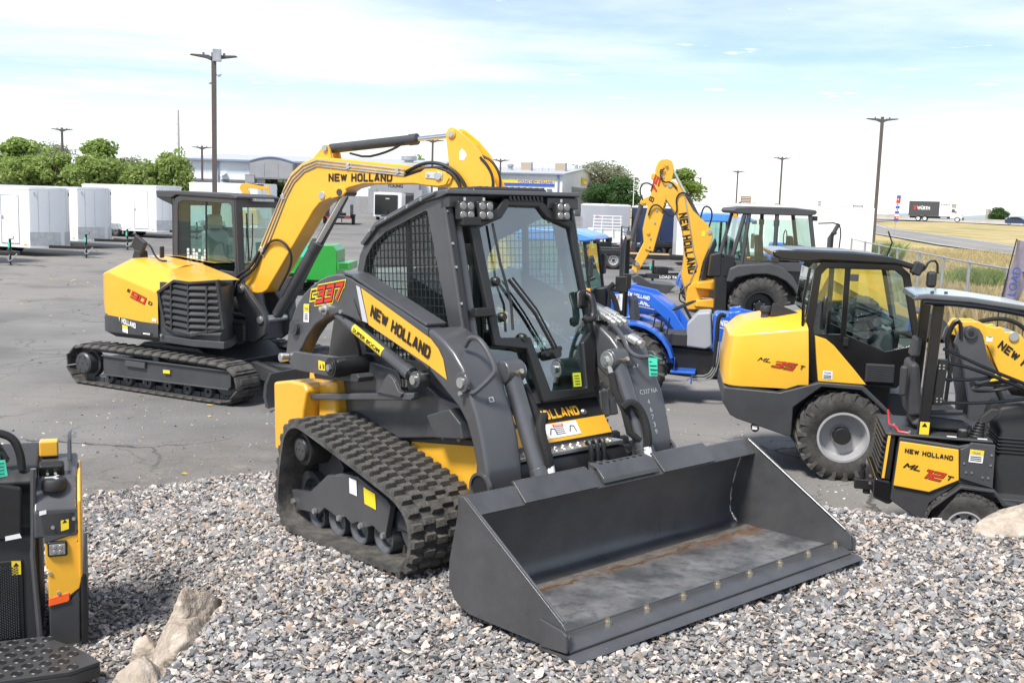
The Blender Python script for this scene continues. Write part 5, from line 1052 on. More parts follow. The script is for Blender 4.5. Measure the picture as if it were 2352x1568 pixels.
# steel pipes along the boom
for k, (dx, dz) in enumerate(((0, 0), (.035, -.04), (.07, -.075))):
    MB().tube([(1.10 + dx, -.158, 1.93 + dz), (1.50 + dx, -.158, 2.72 + dz*.6), (1.64 + dx*.7, -.158, 2.93 + dz), (1.83 + dx*.4, -.158, 3.07 + dz), (2.06, -.158, 3.145 + dz), (3.40, -.158, 3.045 + dz)], .009, 6).build('pipe', 'zinc', EX)
for x, z_ in ((1.15, 1.95), (1.50, 2.66), (2.55, 3.07), (3.30, 3.02)): MB().obox((x, -.163, z_), .05, .03, .07, Matrix.Rotation(-.3, 3, 'Y')).build('pipe_clamp', 'zinc', EX, bevel=.006)
MB().tube([(1.10, -.16, 1.93), (.98, -.2, 1.70), (.78, -.22, 1.60), (.68, -.22, 1.45), (.72, -.2, 1.30)], .022, 8, smooth=2).tube([(1.14, -.16, 1.88), (1.02, -.2, 1.66), (.84, -.25, 1.55), (.74, -.22, 1.40), (.80, -.2, 1.20)], .022, 8, smooth=2).build('hose_bundle', 'black', EX)
MB().tube([(1.17, -.17, 1.90), (1.28, -.18, 2.06), (1.45, -.19, 2.11), (1.60, -.19, 2.04), (1.66, -.16, 1.90), (1.60, -.12, 1.74), (1.40, -.12, 1.42)], .018, 8, smooth=2).build('cylinder_hose', 'black', EX)
# boom and arm cylinders
def cylinder(par, a, b_, r, frac, name, m='black'):
    C_ = empty(name, (0, 0, 0)); C_.parent = par; a = Vector(a); b_ = Vector(b_); q = a.lerp(b_, frac); d = (b_ - a).normalized()
    MB().cyl(a, q, r, n=24).cyl(q - d*r*1.6, q + d*r*.2, r*1.15, n=24).build('barrel', m, C_, bevel=.004)
    MB().cyl(q, b_, r*.5, n=18).build('rod', 'chrome', C_); return C_
cylinder(EX, (1.28, 0, 1.08), (2.40, 0, 2.74), .075, .60, 'boom_cylinder', 'dark_paint'); cylinder(EX, (2.16, 0, 3.30), (4.03, 0, 3.47), .062, .70, 'arm_cylinder', 'dark_paint')
MB().prism([(1.28, 1.15), (1.72, 1.85), (2.30, 2.72), (2.36, 2.68), (1.80, 1.80), (1.38, 1.10)], 'y', .06, .13).build('cylinder_guard', 'dark_paint', EX, bevel=.01)
MB().tube([(2.5, -.05, 3.24), (2.75, -.05, 3.19), (3.0, -.05, 3.24), (3.2, -.05, 3.31), (3.30, -.05, 3.37)], .016, 6, smooth=1).build('cylinder_hose', 'black', EX)
# ------------------------------------------------------------------ compact wheel loader (the larger one)
ML = empty('wheel_loader', (3.35, 10.27, 0), R(-8.6), 'yellow compact wheel loader with enclosed black cab, model number 35 on its hood', 'wheel loader')
WW = 1.42
wheel(ML, (0, .19, .445), .445, .38, .245, -1, lugs=22, lug_h=.022, hubr=.085, rim_depth=.13)
wheel(ML, (1.90, .19, .445), .445, .38, .245, -1, lugs=22, lug_h=.022, hubr=.085, rim_depth=.13)
wheel(ML, (0, WW - .19, .445), .445, .38, .245, 1, lugs=22, lug_h=.022, hubr=.085); wheel(ML, (1.90, WW - .19, .445), .445, .38, .245, 1, lugs=22, lug_h=.022, hubr=.085)
def hood_loft(par, name, m, sec, ang=30, bevel=.02):
    rows = [s_ for s_ in sec]; mm = MB().quadgrid(rows); n = len(rows[0]); mm.add(rows[0], [tuple(range(n))]); mm.add(rows[-1], [tuple(range(n))]); return mm.build(name, m, par, ang=ang, bevel=bevel, seg=3)
def sec(x, x2, z0, z1, y0, y1, r):     # cross-section at height: rear x, front x2
    return [(x2, y0, 0), (x + r, y0, 0), (x + r*.3, y0 + r*.3, 0), (x, y0 + r, 0), (x, y1 - r, 0), (x + r*.3, y1 - r*.3, 0), (x + r, y1, 0), (x2, y1, 0)]
def lev(zf, zb, pts, x0, x1): return [(p[0], p[1], zf + (zb - zf)*(p[0] - x0)/(x1 - x0)) for p in pts]
Hs = [lev(.90, .90, sec(-1.20, -.36, 0, 0, .09, WW - .09, .16), -1.2, -.36), lev(1.16, 1.2, sec(-1.20, -.38, 0, 0, .06, WW - .06, .18), -1.2, -.36), lev(1.40, 1.52, sec(-1.17, -.40, 0, 0, .09, WW - .09, .18), -1.2, -.36), lev(1.52, 1.63, sec(-1.06, -.43, 0, 0, .24, WW - .24, .18), -1.1, -.43), lev(1.55, 1.68, sec(-.98, -.44, 0, 0, .40, WW - .40, .12), -1.0, -.43)]
hood_loft(ML, 'hood', 'yellow2', Hs)
MB().prism([(-1.16, .905), (-.66, .868), (-.355, .99), (-.36, 1.0), (-.40, .80), (-1.1, .80)], 'y', .085, WW - .085).build('hood_gasket', 'black', ML, bevel=.008)
low = [(-1.20, .885), (-1.21, .74), (-1.12, .60), (-1.05, .565), (-.52, .41), (-.50, .43), (-.50, .715), (-.235, .94), (.15, .925), (.40, .71), (.45, .64), (.50, .64), (.45, .72), (.17, .975), (-.26, .985), (-.64, .862)]
for y in (.06, WW - .16): MB().prism(low, 'y', y, y + .10).build('rear_frame', 'dark_paint', ML, bevel=.015)
MB().prism([(-1.20, .88), (-1.21, .74), (-1.12, .60), (-.55, .44), (-.55, .86)], 'y', .161, WW - .161).build('rear_bumper', 'dark_paint', ML, bevel=.03)
MB().box(-.5, .5, .40, WW - .40, .38, .98).build('rear_chassis', 'black', ML, bevel=.02)
MB().cyl((0, .3, .445), (0, WW - .3, .445), .09, n=16).build('rear_axle', 'black', ML)
MB().cyl((-.86, .09, .47), (-.86, .20, .47), .04, n=16).build('tow_ring', 'black', ML, bevel=.008); decal(ML, [(-.89, .086, .46), (-.84, .086, .46), (-.84, .086, .50), (-.89, .086, .50)], 'print_white')
MB().lathe([(.001, .10), (.055, .10), (.06, .085), (.06, .045), (.05, .04), (.045, 0)], (-.80, .40, 1.60), axis='z', n=20).build('air_cleaner', 'plastic', ML, ang=30); MB().cyl((-.80, .40, 1.56), (-.80, .40, 1.61), .05, n=18).build('cleaner_stem', 'cab_grey', ML)
MB().prism([(-.76, 1.60), (-.74, 1.735), (-.70, 1.735), (-.44, 1.635), (-.50, 1.60)], 'y', .34, .38).build('mirror_fin', 'plastic', ML, bevel=.008)
MB().add([(-.27, .095, .99), (.20, .095, .98), (.08, .095, 1.12), (-.08, .095, 1.295), (-.14, .095, 1.36), (-.22, .095, 1.42), (-.33, .095, 1.45), (-.30, .095, 1.2)][::-1] + [(-.27, .15, .99), (.20, .15, .98), (.08, .15, 1.12), (-.08, .15, 1.295), (-.14, .15, 1.36), (-.22, .15, 1.42), (-.33, .15, 1.45), (-.30, .15, 1.2)][::-1],
         [tuple(range(8)), tuple(range(15, 7, -1))] + [(i, (i+1) % 8, 8 + (i+1) % 8, 8 + i) for i in range(8)]).build('cab_side_panel', 'yellow2', ML, bevel=.008)
u_, v_ = Vector((.5, 0, -.057)), Vector((.2, 0, 1))
block_text('ML', BLK, ML, (-.885, .063, 1.172), u_, v_, .155, .042, .4, .22)
block_text('35', RED2, ML, (-.745, .063, 1.122), u_, v_, .25, .068, .4, .2); block_text('T', BLK, ML, (-.475, .063, 1.112), u_, v_, .06, .04, .35, .24)
decal(ML, [(-.23, .093, 1.02), (-.135, .093, 1.015), (-.135, .093, 1.10), (-.23, .093, 1.105)], 'print_white'); text('lettering', 'YOUNG', 'print_blue', ML, (-.22, .091, 1.075), (1, 0, -.05), (0, 0, 1), .07, .018)
for k in range(3): decal(ML, [(-.222, .0915, 1.028 + .013*k), (-.145, .0915, 1.024 + .013*k), (-.145, .0915, 1.031 + .013*k), (-.222, .0915, 1.035 + .013*k)], 'print_black', 'sticker_line')
# cab of the wheel loader
CM = empty('cab', (0, 0, 0)); CM.parent = ML; ya, yb = .16, WW - .16
so = [(-.42, .98), (-.43, 1.5), (-.37, 2.10), (-.30, 2.19), (.44, 2.19), (.55, 2.10), (.72, 1.36), (.70, 1.15), (.5, .95), (.2, .95)]
si = [(-.33, 1.46), (-.34, 1.52), (-.30, 2.06), (-.25, 2.125), (.40, 2.13), (.48, 2.07), (.635, 1.41), (.58, 1.38), (.36, 1.32), (-.02, 1.47)]
for y, e in ((ya, .04), (yb, -.04)):
    ring([(p[0], y, p[1]) for p in so], [(p[0], y, p[1]) for p in si], (0, e, 0), 'side_frame', 'black_gloss', CM, .01)
    MB().add([(p[0], y + e*.3, p[1]) for p in si], [tuple(range(len(si)))]).build('side_glass', 'glass_clear', CM, smooth=False)
    MB().box(-.075, -.02, y + min(0, e)*.9, y + max(0, e)*.9, 1.40, 2.13).build('door_post', 'black_gloss', CM, bevel=.006)
    MB().add([(-.42, y - e*.05, 1.46), (-.02, y - e*.05, 1.46), (.10, y - e*.05, 1.2), (-.2, y - e*.05, 1.0), (-.42, y - e*.05, 1.0)], [(0, 1, 2, 3, 4)]).build('lower_panel', 'black_gloss', CM, smooth=False)
MB().prism([(-.78, 2.225), (-.80, 2.275), (-.74, 2.295), (.0, 2.285), (.36, 2.26), (.56, 2.205), (.62, 2.15), (.55, 2.145), (.40, 2.19), (-.30, 2.20), (-.45, 2.18), (-.70, 2.195)], 'y', ya - .06, yb + .06).build('roof', 'black_gloss', CM, bevel=.02, seg=3)
MB().prism([(-.62, 2.292), (-.55, 2.305), (.0, 2.30), (.30, 2.275), (.36, 2.262)], 'y', ya + .05, yb - .05).build('roof_panel', 'grey_paint', CM, bevel=.008)
MB().box(-.80, -.72, ya - .05, ya + .06, 2.16, 2.23).build('rear_lamp', 'plastic', CM, bevel=.015)
for x, name in ((-.40, 'rear'), (.66, 'front')):
    t_ = .05 if x > 0 else -.02
    zz0, zz1 = (1.30, 2.08) if x > 0 else (1.55, 2.10)
    xa = .70 if x > 0 else -.42; xb = .50 if x > 0 else -.37
    MB().add([(xa - .02, ya + .05, zz0), (xa - .02, yb - .05, zz0), (xb - .0, yb - .05, zz1), (xb - .0, ya + .05, zz1)], [(0, 1, 2, 3)]).build('windscreen' if x > 0 else 'rear_glass', 'glass_clear', CM, smooth=False)
MB().obox((.015, ya - .012, 2.045), .085, .02, .07, Matrix.Rotation(0, 3, 'Z')).build('hinge', 'cab_grey', CM, bevel=.008); MB().obox((-.02, ya - .012, 1.40), .05, .02, .09, Matrix.Rotation(0, 3, 'Z')).build('hinge', 'black', CM, bevel=.008)
MB().tube([(-.42, ya - .02, 2.12), (-.46, ya - .02, 1.8), (-.45, ya - .02, 1.5), (-.40, ya - .02, 1.0)], .016, 8).build('rear_pillar_seal', 'black_gloss', CM)
MB().tube([(-.24, ya - .01, 1.58), (-.25, ya - .03, 1.62), (-.25, ya - .03, 1.80), (-.24, ya - .01, 1.84)], .02, 8, smooth=1).build('grab_loop', 'black', CM)
MB().box(.19, .47, ya - .02, ya + .1, 1.0, 1.19).build('vent_box', 'plastic', ML, bevel=.01)
for k in range(8): MB().box(.205, .455, ya - .028, ya - .018, 1.018 + .021*k, 1.028 + .021*k).build('vent_slat', 'dark_paint', ML)
# interior
SM = empty('operator_seat', (0, 0, 0)); SM.parent = CM
MB().prism([(-.28, 1.20), (.14, 1.20), (.16, 1.28), (-.26, 1.30)], 'y', .48, .94).build('cushion', 'seat_vinyl', SM, bevel=.03); MB().prism([(-.28, 1.28), (-.16, 1.28), (-.24, 1.75), (-.33, 1.75)], 'y', .48, .94).build('backrest', 'seat_vinyl', SM, bevel=.04)
MB().prism([(.35, .95), (.55, .95), (.50, 1.45), (.40, 1.52), (.33, 1.48)], 'y', .52, .90).build('dash_column', 'cab_grey', CM, bevel=.03)
MB().cyl((.40, .60, 1.56), (.46, .60, 1.63), .07, n=18).build('instrument_pod', 'tractor_grey', CM, bevel=.015)
m = MB(); m.tube([Vector((.26, .71, 1.60)) + Vector((math.cos(a)*.17*.94, math.sin(a)*.17, math.cos(a)*.17*.34)) for a in np.linspace(0, 2*math.pi, 24)[:-1]], .015, 7, closed=True); m.cyl((.26, .71, 1.60), (.38, .71, 1.42), .03, n=10); m.build('steering_wheel', 'black', CM)
MB().box(-.42, .68, ya + .04, yb - .04, .98, 1.02).build('cab_floor', 'black', CM)
MB().box(-.2, .3, .24, .42, 1.02, 1.34).build('side_console', 'plastic', CM, bevel=.03)
# front frame, tower and boom
MB().prism([(.45, .45), (.45, .85), (1.0, .85), (1.3, .62), (2.4, .55), (2.4, .35), (1.2, .35)], 'y', .42, WW - .42).build('front_frame', 'dark_paint', ML, bevel=.02)
tw = [(1.09, 1.40), (1.115, 1.50), (1.17, 1.575), (1.24, 1.59), (1.32, 1.56), (1.36, 1.50), (1.42, 1.30), (1.62, .98), (1.85, .70), (1.85, .45), (1.30, .45), (1.28, .794), (1.19, 1.199), (1.128, 1.344)]
for y in (.44, WW - .49): MB().prism(tw, 'y', y, y + .05).build('tower_plate', 'grey_paint', ML, bevel=.01)
MB().cyl((1.235, .405, 1.516), (1.235, WW - .405, 1.516), .062, n=28).build('tower_pin', 'dark_paint', ML, bevel=.008); MB().cyl((1.235, .40, 1.516), (1.235, .404, 1.516), .028, n=20).build('tower_pin_end', 'black', ML)
MB().cyl((1.42, .425, 1.52), (1.42, .44, 1.52), .03, n=16).build('tower_eye', 'yellow2', ML); MB().cyl((1.30, .425, 1.0), (1.30, .44, 1.0), .03, n=18).build('tower_hole', 'black', ML)
decal(ML, [(1.39, .436, 1.44), (1.45, .436, 1.44), (1.45, .436, 1.49), (1.39, .436, 1.49)], 'print_white')
bm_ = [(1.15, 1.62), (1.34, 1.625), (1.42, 1.585), (1.50, 1.57), (1.56, 1.58), (1.60, 1.53), (1.68, 1.54), (1.75, 1.51), (1.80, 1.44), (2.15, 1.22), (2.55, .70), (2.6, .35), (2.48, .30), (2.2, .72), (1.90, .99), (1.75, 1.05), (1.62, 1.02), (1.52, 1.217), (1.44, 1.38), (1.15, 1.45), (1.11, 1.55)]
for y in (.54, WW - .60): MB().prism(bm_, 'y', y, y + .06).build('boom_plate', 'yellow2', ML, bevel=.01)
MB().prism([(1.62, 1.10), (1.64, 1.48), (1.80, 1.40), (2.2, 1.05), (2.1, .85)], 'y', .601, WW - .601).build('boom_web', 'yellow2', ML, bevel=.01)
MB().cyl((1.68, .52, 1.49), (1.68, WW - .52, 1.49), .05, n=22).build('boom_pin', 'zinc', ML, bevel=.004)
text('lettering', 'NEW HOLLAND', 'print_black', ML, (1.53, .538, 1.375), (.8, 0, -.585), (.5, 0, .8), .80, .085, bold=.035)
MB().tube([(1.35, .60, 1.62), (1.50, .58, 1.66), (1.62, .56, 1.66), (1.76, .56, 1.60), (1.86, .56, 1.48)], .022, 8, smooth=1).build('boom_hose', 'cloth_dark', ML)
MB().tube([(1.05, .5, 1.2), (1.02, .45, 1.45), (1.08, .45, 1.62), (1.16, .47, 1.60), (1.13, .46, 1.42), (1.07, .45, 1.1), (1.07, .5, .8)], .02, 7, smooth=1).tube([(1.10, .5, 1.0), (1.0, .42, 1.4), (1.04, .42, 1.6), (1.12, .42, 1.66), (1.15, .44, 1.45)], .02, 7, smooth=1).build('hose_bundle', 'black', ML)
MB().prism([(1.45, 1.02), (1.57, 1.02), (1.51, 1.12)], 'y', .425, .428).build('warning_sticker', 'print_yellow', ML)
MB().prism([(2.35, .05), (2.45, .75), (2.6, .8), (3.1, .12), (3.1, .03)], 'y', .0, WW).build('loader_bucket', 'dark_paint', ML, bevel=.02)
# front work lights and mirror on the roof
MB().obox((.60, ya - .04, 2.16), .10, .10, .13, Matrix.Rotation(.4, 3, 'Y')).build('work_light', 'plastic', ML, bevel=.02)
MB().tube([(.56, ya - .03, 2.10), (.66, ya - .06, 2.14), (.70, ya - .06, 2.24), (.78, ya - .06, 2.24), (.79, ya - .06, 2.12)], .012, 7, smooth=1).build('light_guard', 'black', ML)
MB().box(.69, .78, ya - .12, ya - .02, 1.98, 2.14).build('mirror', 'plastic', ML, bevel=.03)
MB().tube([(.52, yb, 2.2), (.55, yb - .1, 2.38), (.50, yb - .1, 2.50)], .008, 6).build('antenna', 'black', ML)
# ------------------------------------------------------------------ small ride-on articulated loader
MT = empty('ride_on_loader', (3.53, 7.8, 0), R(-14), 'small open ride-on loader with canopy and seat, model number 12 on its yellow side', 'wheel loader')
T2 = .96
for x in (0, 1.15):
    wheel(MT, (x, .13, .29), .29, .26, .135, -1, rimmat='rim_grey', knobs=34, lug_h=.012, hubr=.05, rim_depth=.06, holes=6); wheel(MT, (x, T2 - .13, .29), .29, .26, .135, 1, knobs=34, lug_h=.012, hubr=.05, rim_depth=.06)
MB().prism([(-.515, .93), (-.536, .575), (-.274, .548), (-.065, .662), (-.085, .90)], 'y', .052, .07).build('side_panel', 'yellow2', MT, bevel=.006)
MB().prism([(-.52, .96), (-.55, .45), (-.28, .28), (-.26, .45), (-.06, .63), (.17, .615), (.175, .94), (.0, .95), (-.08, .925)], 'y', .075, T2 - .075).build('rear_body', 'dark_paint', MT, bevel=.012)
MB().prism([(-.30, .27), (-.28, .275), (-.255, .44), (-.055, .632), (.19, .617), (.27, .53), (.36, .52), (.36, .50), (.25, .50), (.18, .595), (-.05, .605), (-.245, .42)], 'y', .0, .09).build('fender', 'dark_paint', MT, bevel=.008)
MB().prism([(-.075, .905), (-.06, .68), (.18, .62), (.172, .96), (.0, .965), (-.03, .93)], 'y', .05, .074).build('side_console', 'grey_paint', MT, bevel=.006)
bolt(MT, [(-.04, .05, .80), (.15, .05, .88), (.15, .05, .80), (-.02, .05, .73), (.02, .05, .73), (.10, .05, .70), (.14, .05, .70)], .009, .008)
decal(MT, [(-.01, .047, .815), (.09, .047, .812), (.095, .047, .91), (-.005, .047, .915)], 'print_white'); decal(MT, [(-.008, .0455, .875), (.092, .0455, .872), (.095, .0455, .91), (-.005, .0455, .915)], 'print_yellow'); text('lettering', 'YOUNG', 'print_blue', MT, (.01, .045, .88), (1, 0, -.02), (0, 0, 1), .06, .018)
for k in range(3): decal(MT, [(.0, .0455, .828 + .014*k), (.08, .0455, .826 + .014*k), (.08, .0455, .833 + .014*k), (.0, .0455, .835 + .014*k)], 'print_black', 'sticker_line')
text('lettering', 'NEW HOLLAND', 'print_black', MT, (-.475, .051, .845), (1, 0, -.085), (.03, 0, 1), .355, .036, bold=.03)
u_, v_ = Vector((.5, 0, -.085)), Vector((.15, 0, 1))
block_text('ML', BLK, MT, (-.48, .051, .728), u_, v_, .15, .042, .4, .22); block_text('T', BLK, MT, (-.165, .051, .66), u_, v_, .06, .038, .35, .24)
block_text('12', RED2, MT, (-.35, .051, .665), u_, v_, .185, .072, .4, .2)
MB().prism([(-.60, .98), (-.63, .62), (-.56, .60), (-.54, .97)], 'y', .10, T2 - .10).build('rear_grille', 'black', MT, bevel=.01)
for k in range(8): MB().obox((-.615 - .003*k, T2/2, .945 - .042*k), .035, T2 - .24, .012, Matrix.Rotation(.5, 3, 'Y')).build('grille_slat', 'dark_paint', MT)
MB().prism([(-.60, .985), (-.58, .985), (-.605, .62), (-.625, .62)], 'y', .085, .10).build('grille_edge', 'yellow2', MT)
MB().prism([(-.68, .62), (-.68, .45), (-.55, .40), (-.52, .44), (-.55, .60)], 'y', .09, T2 - .09).build('rear_bumper', 'black_gloss', MT, bevel=.03)
MB().box(-.62, .16, .08, T2 - .08, .965, .985).build('deck', 'dark_paint', MT, bevel=.008)
MB().cyl((-.05, .16, .985), (-.05, .16, 1.035), .04, n=18).build('filler_cap', 'black', MT, bevel=.006); MB().cyl((-.05, .16, 1.035), (-.05, .16, 1.04), .03, n=16).build('cap_plate', 'zinc', MT)
for x in (-.17, .05): decal(MT, [(x, .085, .987), (x + .07, .085, .987), (x + .07, .13, .987), (x, .13, .987)], 'print_white', 'deck_label', (0, 0, 1))
MB().tube([(-.60, .25, 1.14), (-.585, .22, 1.03), (-.54, .18, 1.02), (-.52, .14, .99), (-.44, .12, .988)], .009, 6).build('red_rod', 'red', MT); bolt(MT, [(-.55, .2, 1.02), (-.44, .12, .99)], .014, .02, (0, 0, 1))
MB().cyl((-.74, .42, .50), (-.74, .42, .60), .02, n=10).lathe([(.001, .035), (.02, .03), (.025, .012), (.02, -.005)], (-.74, .42, .615), axis='z', n=14).build('tow_ball', 'black', MT); MB().box(-.80, -.66, .38, .46, .44, .52).cyl((-.70, .42, .40), (-.70, .42, .47), .03, n=12).build('tow_hitch', 'black', MT, bevel=.006); bolt(MT, [(-.68, .375, .56), (-.68, .375, .50)], .014, .015)
# ROPS canopy
for y in (.10, T2 - .17): MB().prism([(-.385, .975), (-.345, 2.0), (-.265, 2.0), (-.305, .975)], 'y', y, y + .07).build('rops_post', 'black_gloss', MT, bevel=.01)
MB().prism([(-.50, 2.03), (-.48, 2.075), (-.40, 2.085), (-.1, 2.075), (.3, 2.03), (.62, 1.96), (.95, 1.86), (.95, 1.83), (.60, 1.925), (.28, 1.99), (-.1, 2.03), (-.40, 2.04)], 'y', .07, T2 - .07).build('canopy', 'canopy_paint', MT, bevel=.02)
for y in (.06, T2 - .09): MB().tube([(-.42, y + .015, 2.02), (-.1, y + .015, 2.015), (.28, y + .015, 1.97), (.62, y + .015, 1.90), (.95, y + .015, 1.81), (.98, y + .015, 1.0)], .02, 8, smooth=1).build('canopy_rail', 'black_gloss', MT)
bolt(MT, [(-.36, .13, 2.085), (-.26, .14, 2.085)], .014, .02, (0, 0, 1), 'dark_paint')
decal(MT, [(-.375, .097, .99), (-.305, .097, .99), (-.303, .097, 1.09), (-.372, .097, 1.09)], 'print_yellow', 'warning_sticker')
for z_ in (1.04,): MB().prism([(-.362, z_ + .01), (-.318, z_ + .01), (-.338, z_ + .045)], 'y', .0955, .0945).build('warning_mark', 'print_black', MT)
# seat, bars, console
SS = empty('operator_seat', (0, 0, 0)); SS.parent = MT
MB().prism([(-.42, 1.03), (-.36, 1.0), (.0, 1.0), (.04, 1.04), (-.02, 1.09), (-.34, 1.11)], 'y', .27, .69).build('cushion', 'seat_vinyl', SS, bevel=.035, seg=3)
MB().prism([(-.44, 1.08), (-.33, 1.10), (-.36, 1.30), (-.39, 1.52), (-.46, 1.52), (-.47, 1.25)], 'y', .27, .69).build('backrest', 'seat_vinyl', SS, bevel=.04, seg=3)
MB().prism([(-.45, 1.55), (-.38, 1.55), (-.37, 1.70), (-.42, 1.72)], 'y', .36, .60).build('headrest', 'seat_vinyl', SS, bevel=.03, seg=3)
MB().prism([(-.53, 1.26), (-.48, 1.26), (-.475, 1.50), (-.53, 1.50)], 'y', .20, .28).build('armrest', 'seat_vinyl', SS, bevel=.02)
MB().tube([(-.32, .24, 1.14), (-.05, .24, 1.16)], .02, 8).build('armrest_bar', 'seat_vinyl', SS)
MB().prism([(-.29, 1.22), (-.22, 1.22), (-.20, 1.58), (-.27, 1.58)], 'y', .14, .18).build('bar_bracket', 'black', MT, bevel=.005); bolt(MT, [(-.26 + .03*a, .14, 1.25 + .02*b_) for a in (0, 1) for b_ in (0, 1.2, 13, 14.2)], .008, .008)
for p in ([(-.24, .16, 1.56), (.0, .16, 1.52), (.5, .16, 1.34)], [(-.24, .18, 1.66), (.1, .17, 1.52), (.5, .17, 1.38)], [(-.24, .16, 1.24), (.0, .16, 1.25), (.2, .16, 1.28), (.5, .16, 1.34)], [(-.22, .18, 1.42), (.0, .18, 1.43), (.16, .18, 1.47)]):
    MB().tube(p, .013, 8, smooth=1).build('guard_bar', 'black_gloss', MT)
MB().prism([(.22, .50), (.24, 1.02), (.18, 1.10), (.22, 1.22), (.36, 1.26), (.5, 1.25), (.5, .50)], 'y', .26, .70).build('dash_column', 'plastic', MT, bevel=.03)
for k in range(5): MB().box(.225, .5, .25, .71, .86 + .028*k, .875 + .028*k).build('boot_ridge', 'black', MT, bevel=.006)
m = MB(); m.tube([Vector((.22, .48, 1.35)) + Vector((math.cos(a)*.165, math.sin(a)*.165, math.cos(a)*.04)) for a in np.linspace(0, 2*math.pi, 24)[:-1]], .014, 7, closed=True); m.cyl((.22, .48, 1.35), (.28, .48, 1.24), .025, n=10); m.tube([(.06, .48, 1.35), (.38, .48, 1.36)], .01, 6); m.build('steering_wheel', 'black', MT)
m = MB()
for k in range(6): m.lathe([(.055 - .005*k, 0), (.06 - .005*k, .012), (.05 - .005*k, .022)], (.05 + .006*k, .18, .985 + .022*k), axis='z', n=16)
m.build('lever_boot', 'black', MT, ang=60); MB().prism([(.06, 1.10), (.12, 1.10), (.20, 1.18), (.19, 1.22), (.14, 1.22), (.07, 1.15)], 'y', .15, .21).build('joystick', 'plastic', MT, bevel=.01)
for x in (-.005, .02): MB().cyl((x, .20, .985), (x - .01, .20, 1.07), .008, n=8).build('small_lever', 'black', MT)
MB().box(.17, .6, .09, T2 - .09, .50, .54).build('footplate', 'dark_paint', MT, bevel=.01)
MB().box(.3, 1.5, .3, T2 - .3, .25, .50).build('front_frame', 'dark_paint', MT, bevel=.02)
# ------------------------------------------------------------------ stand-on loader at the left
SL = empty('stand_on_loader', (-2.3436, 5.5295, .1), R(112), 'black and yellow stand-on mini loader with perforated platform beside the rocks', 'mini loader')
MB().prism([(.005, .66), (-.02, .665), (-.02, .48), (.0, .40), (.045, .365), (.156, .36), (.156, .53), (.167, .535), (.167, .668), (.0, .715), (-.01, .71)], 'x', -.012, .02).build('rear_panel', 'yellow', SL, bevel=.008)
MB().prism([(-.03, .90), (.10, 1.02), (.50, 1.00), (.50, .40), (.25, .36), (.0, .42), (-.03, .5)], 'y', -.02, .0).build('side_panel', 'yellow', SL, bevel=.012)
MB().prism([(.0, .855), (-.005, .74), (.02, .715), (.168, .672), (.19, .85), (.21, .86)], 'x', -.02, .06).build('corner_plate', 'grey_paint', SL, bevel=.01)
MB().prism([(-.02, .85), (.12, 1.0), (.45, 1.06), (.45, .70), (-.02, .70)], 'y', .0, .22).build('corner_box', 'grey_paint', SL, bevel=.015)
MB().prism([(.23, 1.06), (.26, 1.18), (.30, 1.20), (.42, 1.20), (.45, 1.06)], 'y', .03, .05).build('fin', 'grey_paint', SL, bevel=.006)
MB().obox((.17, .13, 1.02), .06, .13, .12, Matrix.Rotation(-.4, 3, 'Y')).build('latch_box', 'black', SL, bevel=.015); bolt(SL, [(.13, .11, 1.02), (.13, .15, 1.02)], .009, .008, (-1, 0, 0))
MB().box(.36, .44, .10, .20, 1.06, 1.15).build('yellow_hook', 'yellow', SL, bevel=.01)
MB().lathe([(.062, 0), (.066, .008), (.066, .05), (.058, .062), (.001, .064)], (.08, .118, .945), axis='z', n=28).build('fuel_cap', 'plastic', SL, ang=35)
for a in (90, 210, 330): MB().obox((.08 + .022*math.cos(R(a)), .118 + .022*math.sin(R(a)), 1.011), .045, .016, .006, Matrix.Rotation(R(a), 3, 'Z')).build('cap_emblem', 'silver_strip', SL, bevel=.002)
MB().box(-.03, .0, .055, .155, .595, .68).build('lamp_frame', 'black', SL, bevel=.01); MB().box(-.036, -.028, .065, .145, .607, .668).build('lamp_glass', 'lens', SL, bevel=.004)
for a in (.09, .12):
    for b_ in (.625, .652): MB().lathe([(.001, -.004), (.009, -.003), (.011, 0)], (-.036, a, b_), axis='x', n=12).build('lamp_lens', 'chrome', SL)
MB().prism([(.05, .385), (.156, .36), (.157, .312), (.06, .33), (.05, .34)], 'x', -.016, .01).build('reflector', 'orange', SL, bevel=.005)
MB().prism([(.156, .31), (.156, .005), (.0, .05), (-.005, .40), (.05, .335)], 'x', -.006, .05).build('lower_panel', 'dark_paint', SL, bevel=.01)
MB().box(-.02, .75, -.04, -.005, .08, .48).build('side_fender', 'black', SL, bevel=.015)
MB().prism([(-.02, .0), (.0, .12), (.9, .12), (.95, .0)], 'y', -.02, .18).build('track', 'tread', SL, bevel=.03)
decal(SL, [(-.021, .085, .735), (-.021, .045, .745), (-.021, .045, .80), (-.021, .085, .795)][::1], 'print_yellow', 'warning_sticker', (-1, 0, 0)); decal(SL, [(-.021, .19, .83), (-.021, .155, .838), (-.021, .155, .86), (-.021, .19, .855)], 'print_white', 'sticker', (-1, 0, 0))
MB().prism([(.077, .778), (.053, .784), (.066, .80)], 'x', -.0235, -.024).build('warning_mark', 'print_black', SL)
bolt(SL, [(-.02, .125, .76), (-.02, .02, .80)], .011, .01, (-1, 0, 0)); bolt(SL, [(-.012, .145, .50), (-.012, .105, .385)], .011, .008, (-1, 0, 0), 'galv')
decal(SL, [(-.007, .15, .02), (-.007, .11, .033), (-.007, .11, .065), (-.007, .15, .055)], 'print_white', 'sticker', (-1, 0, 0))
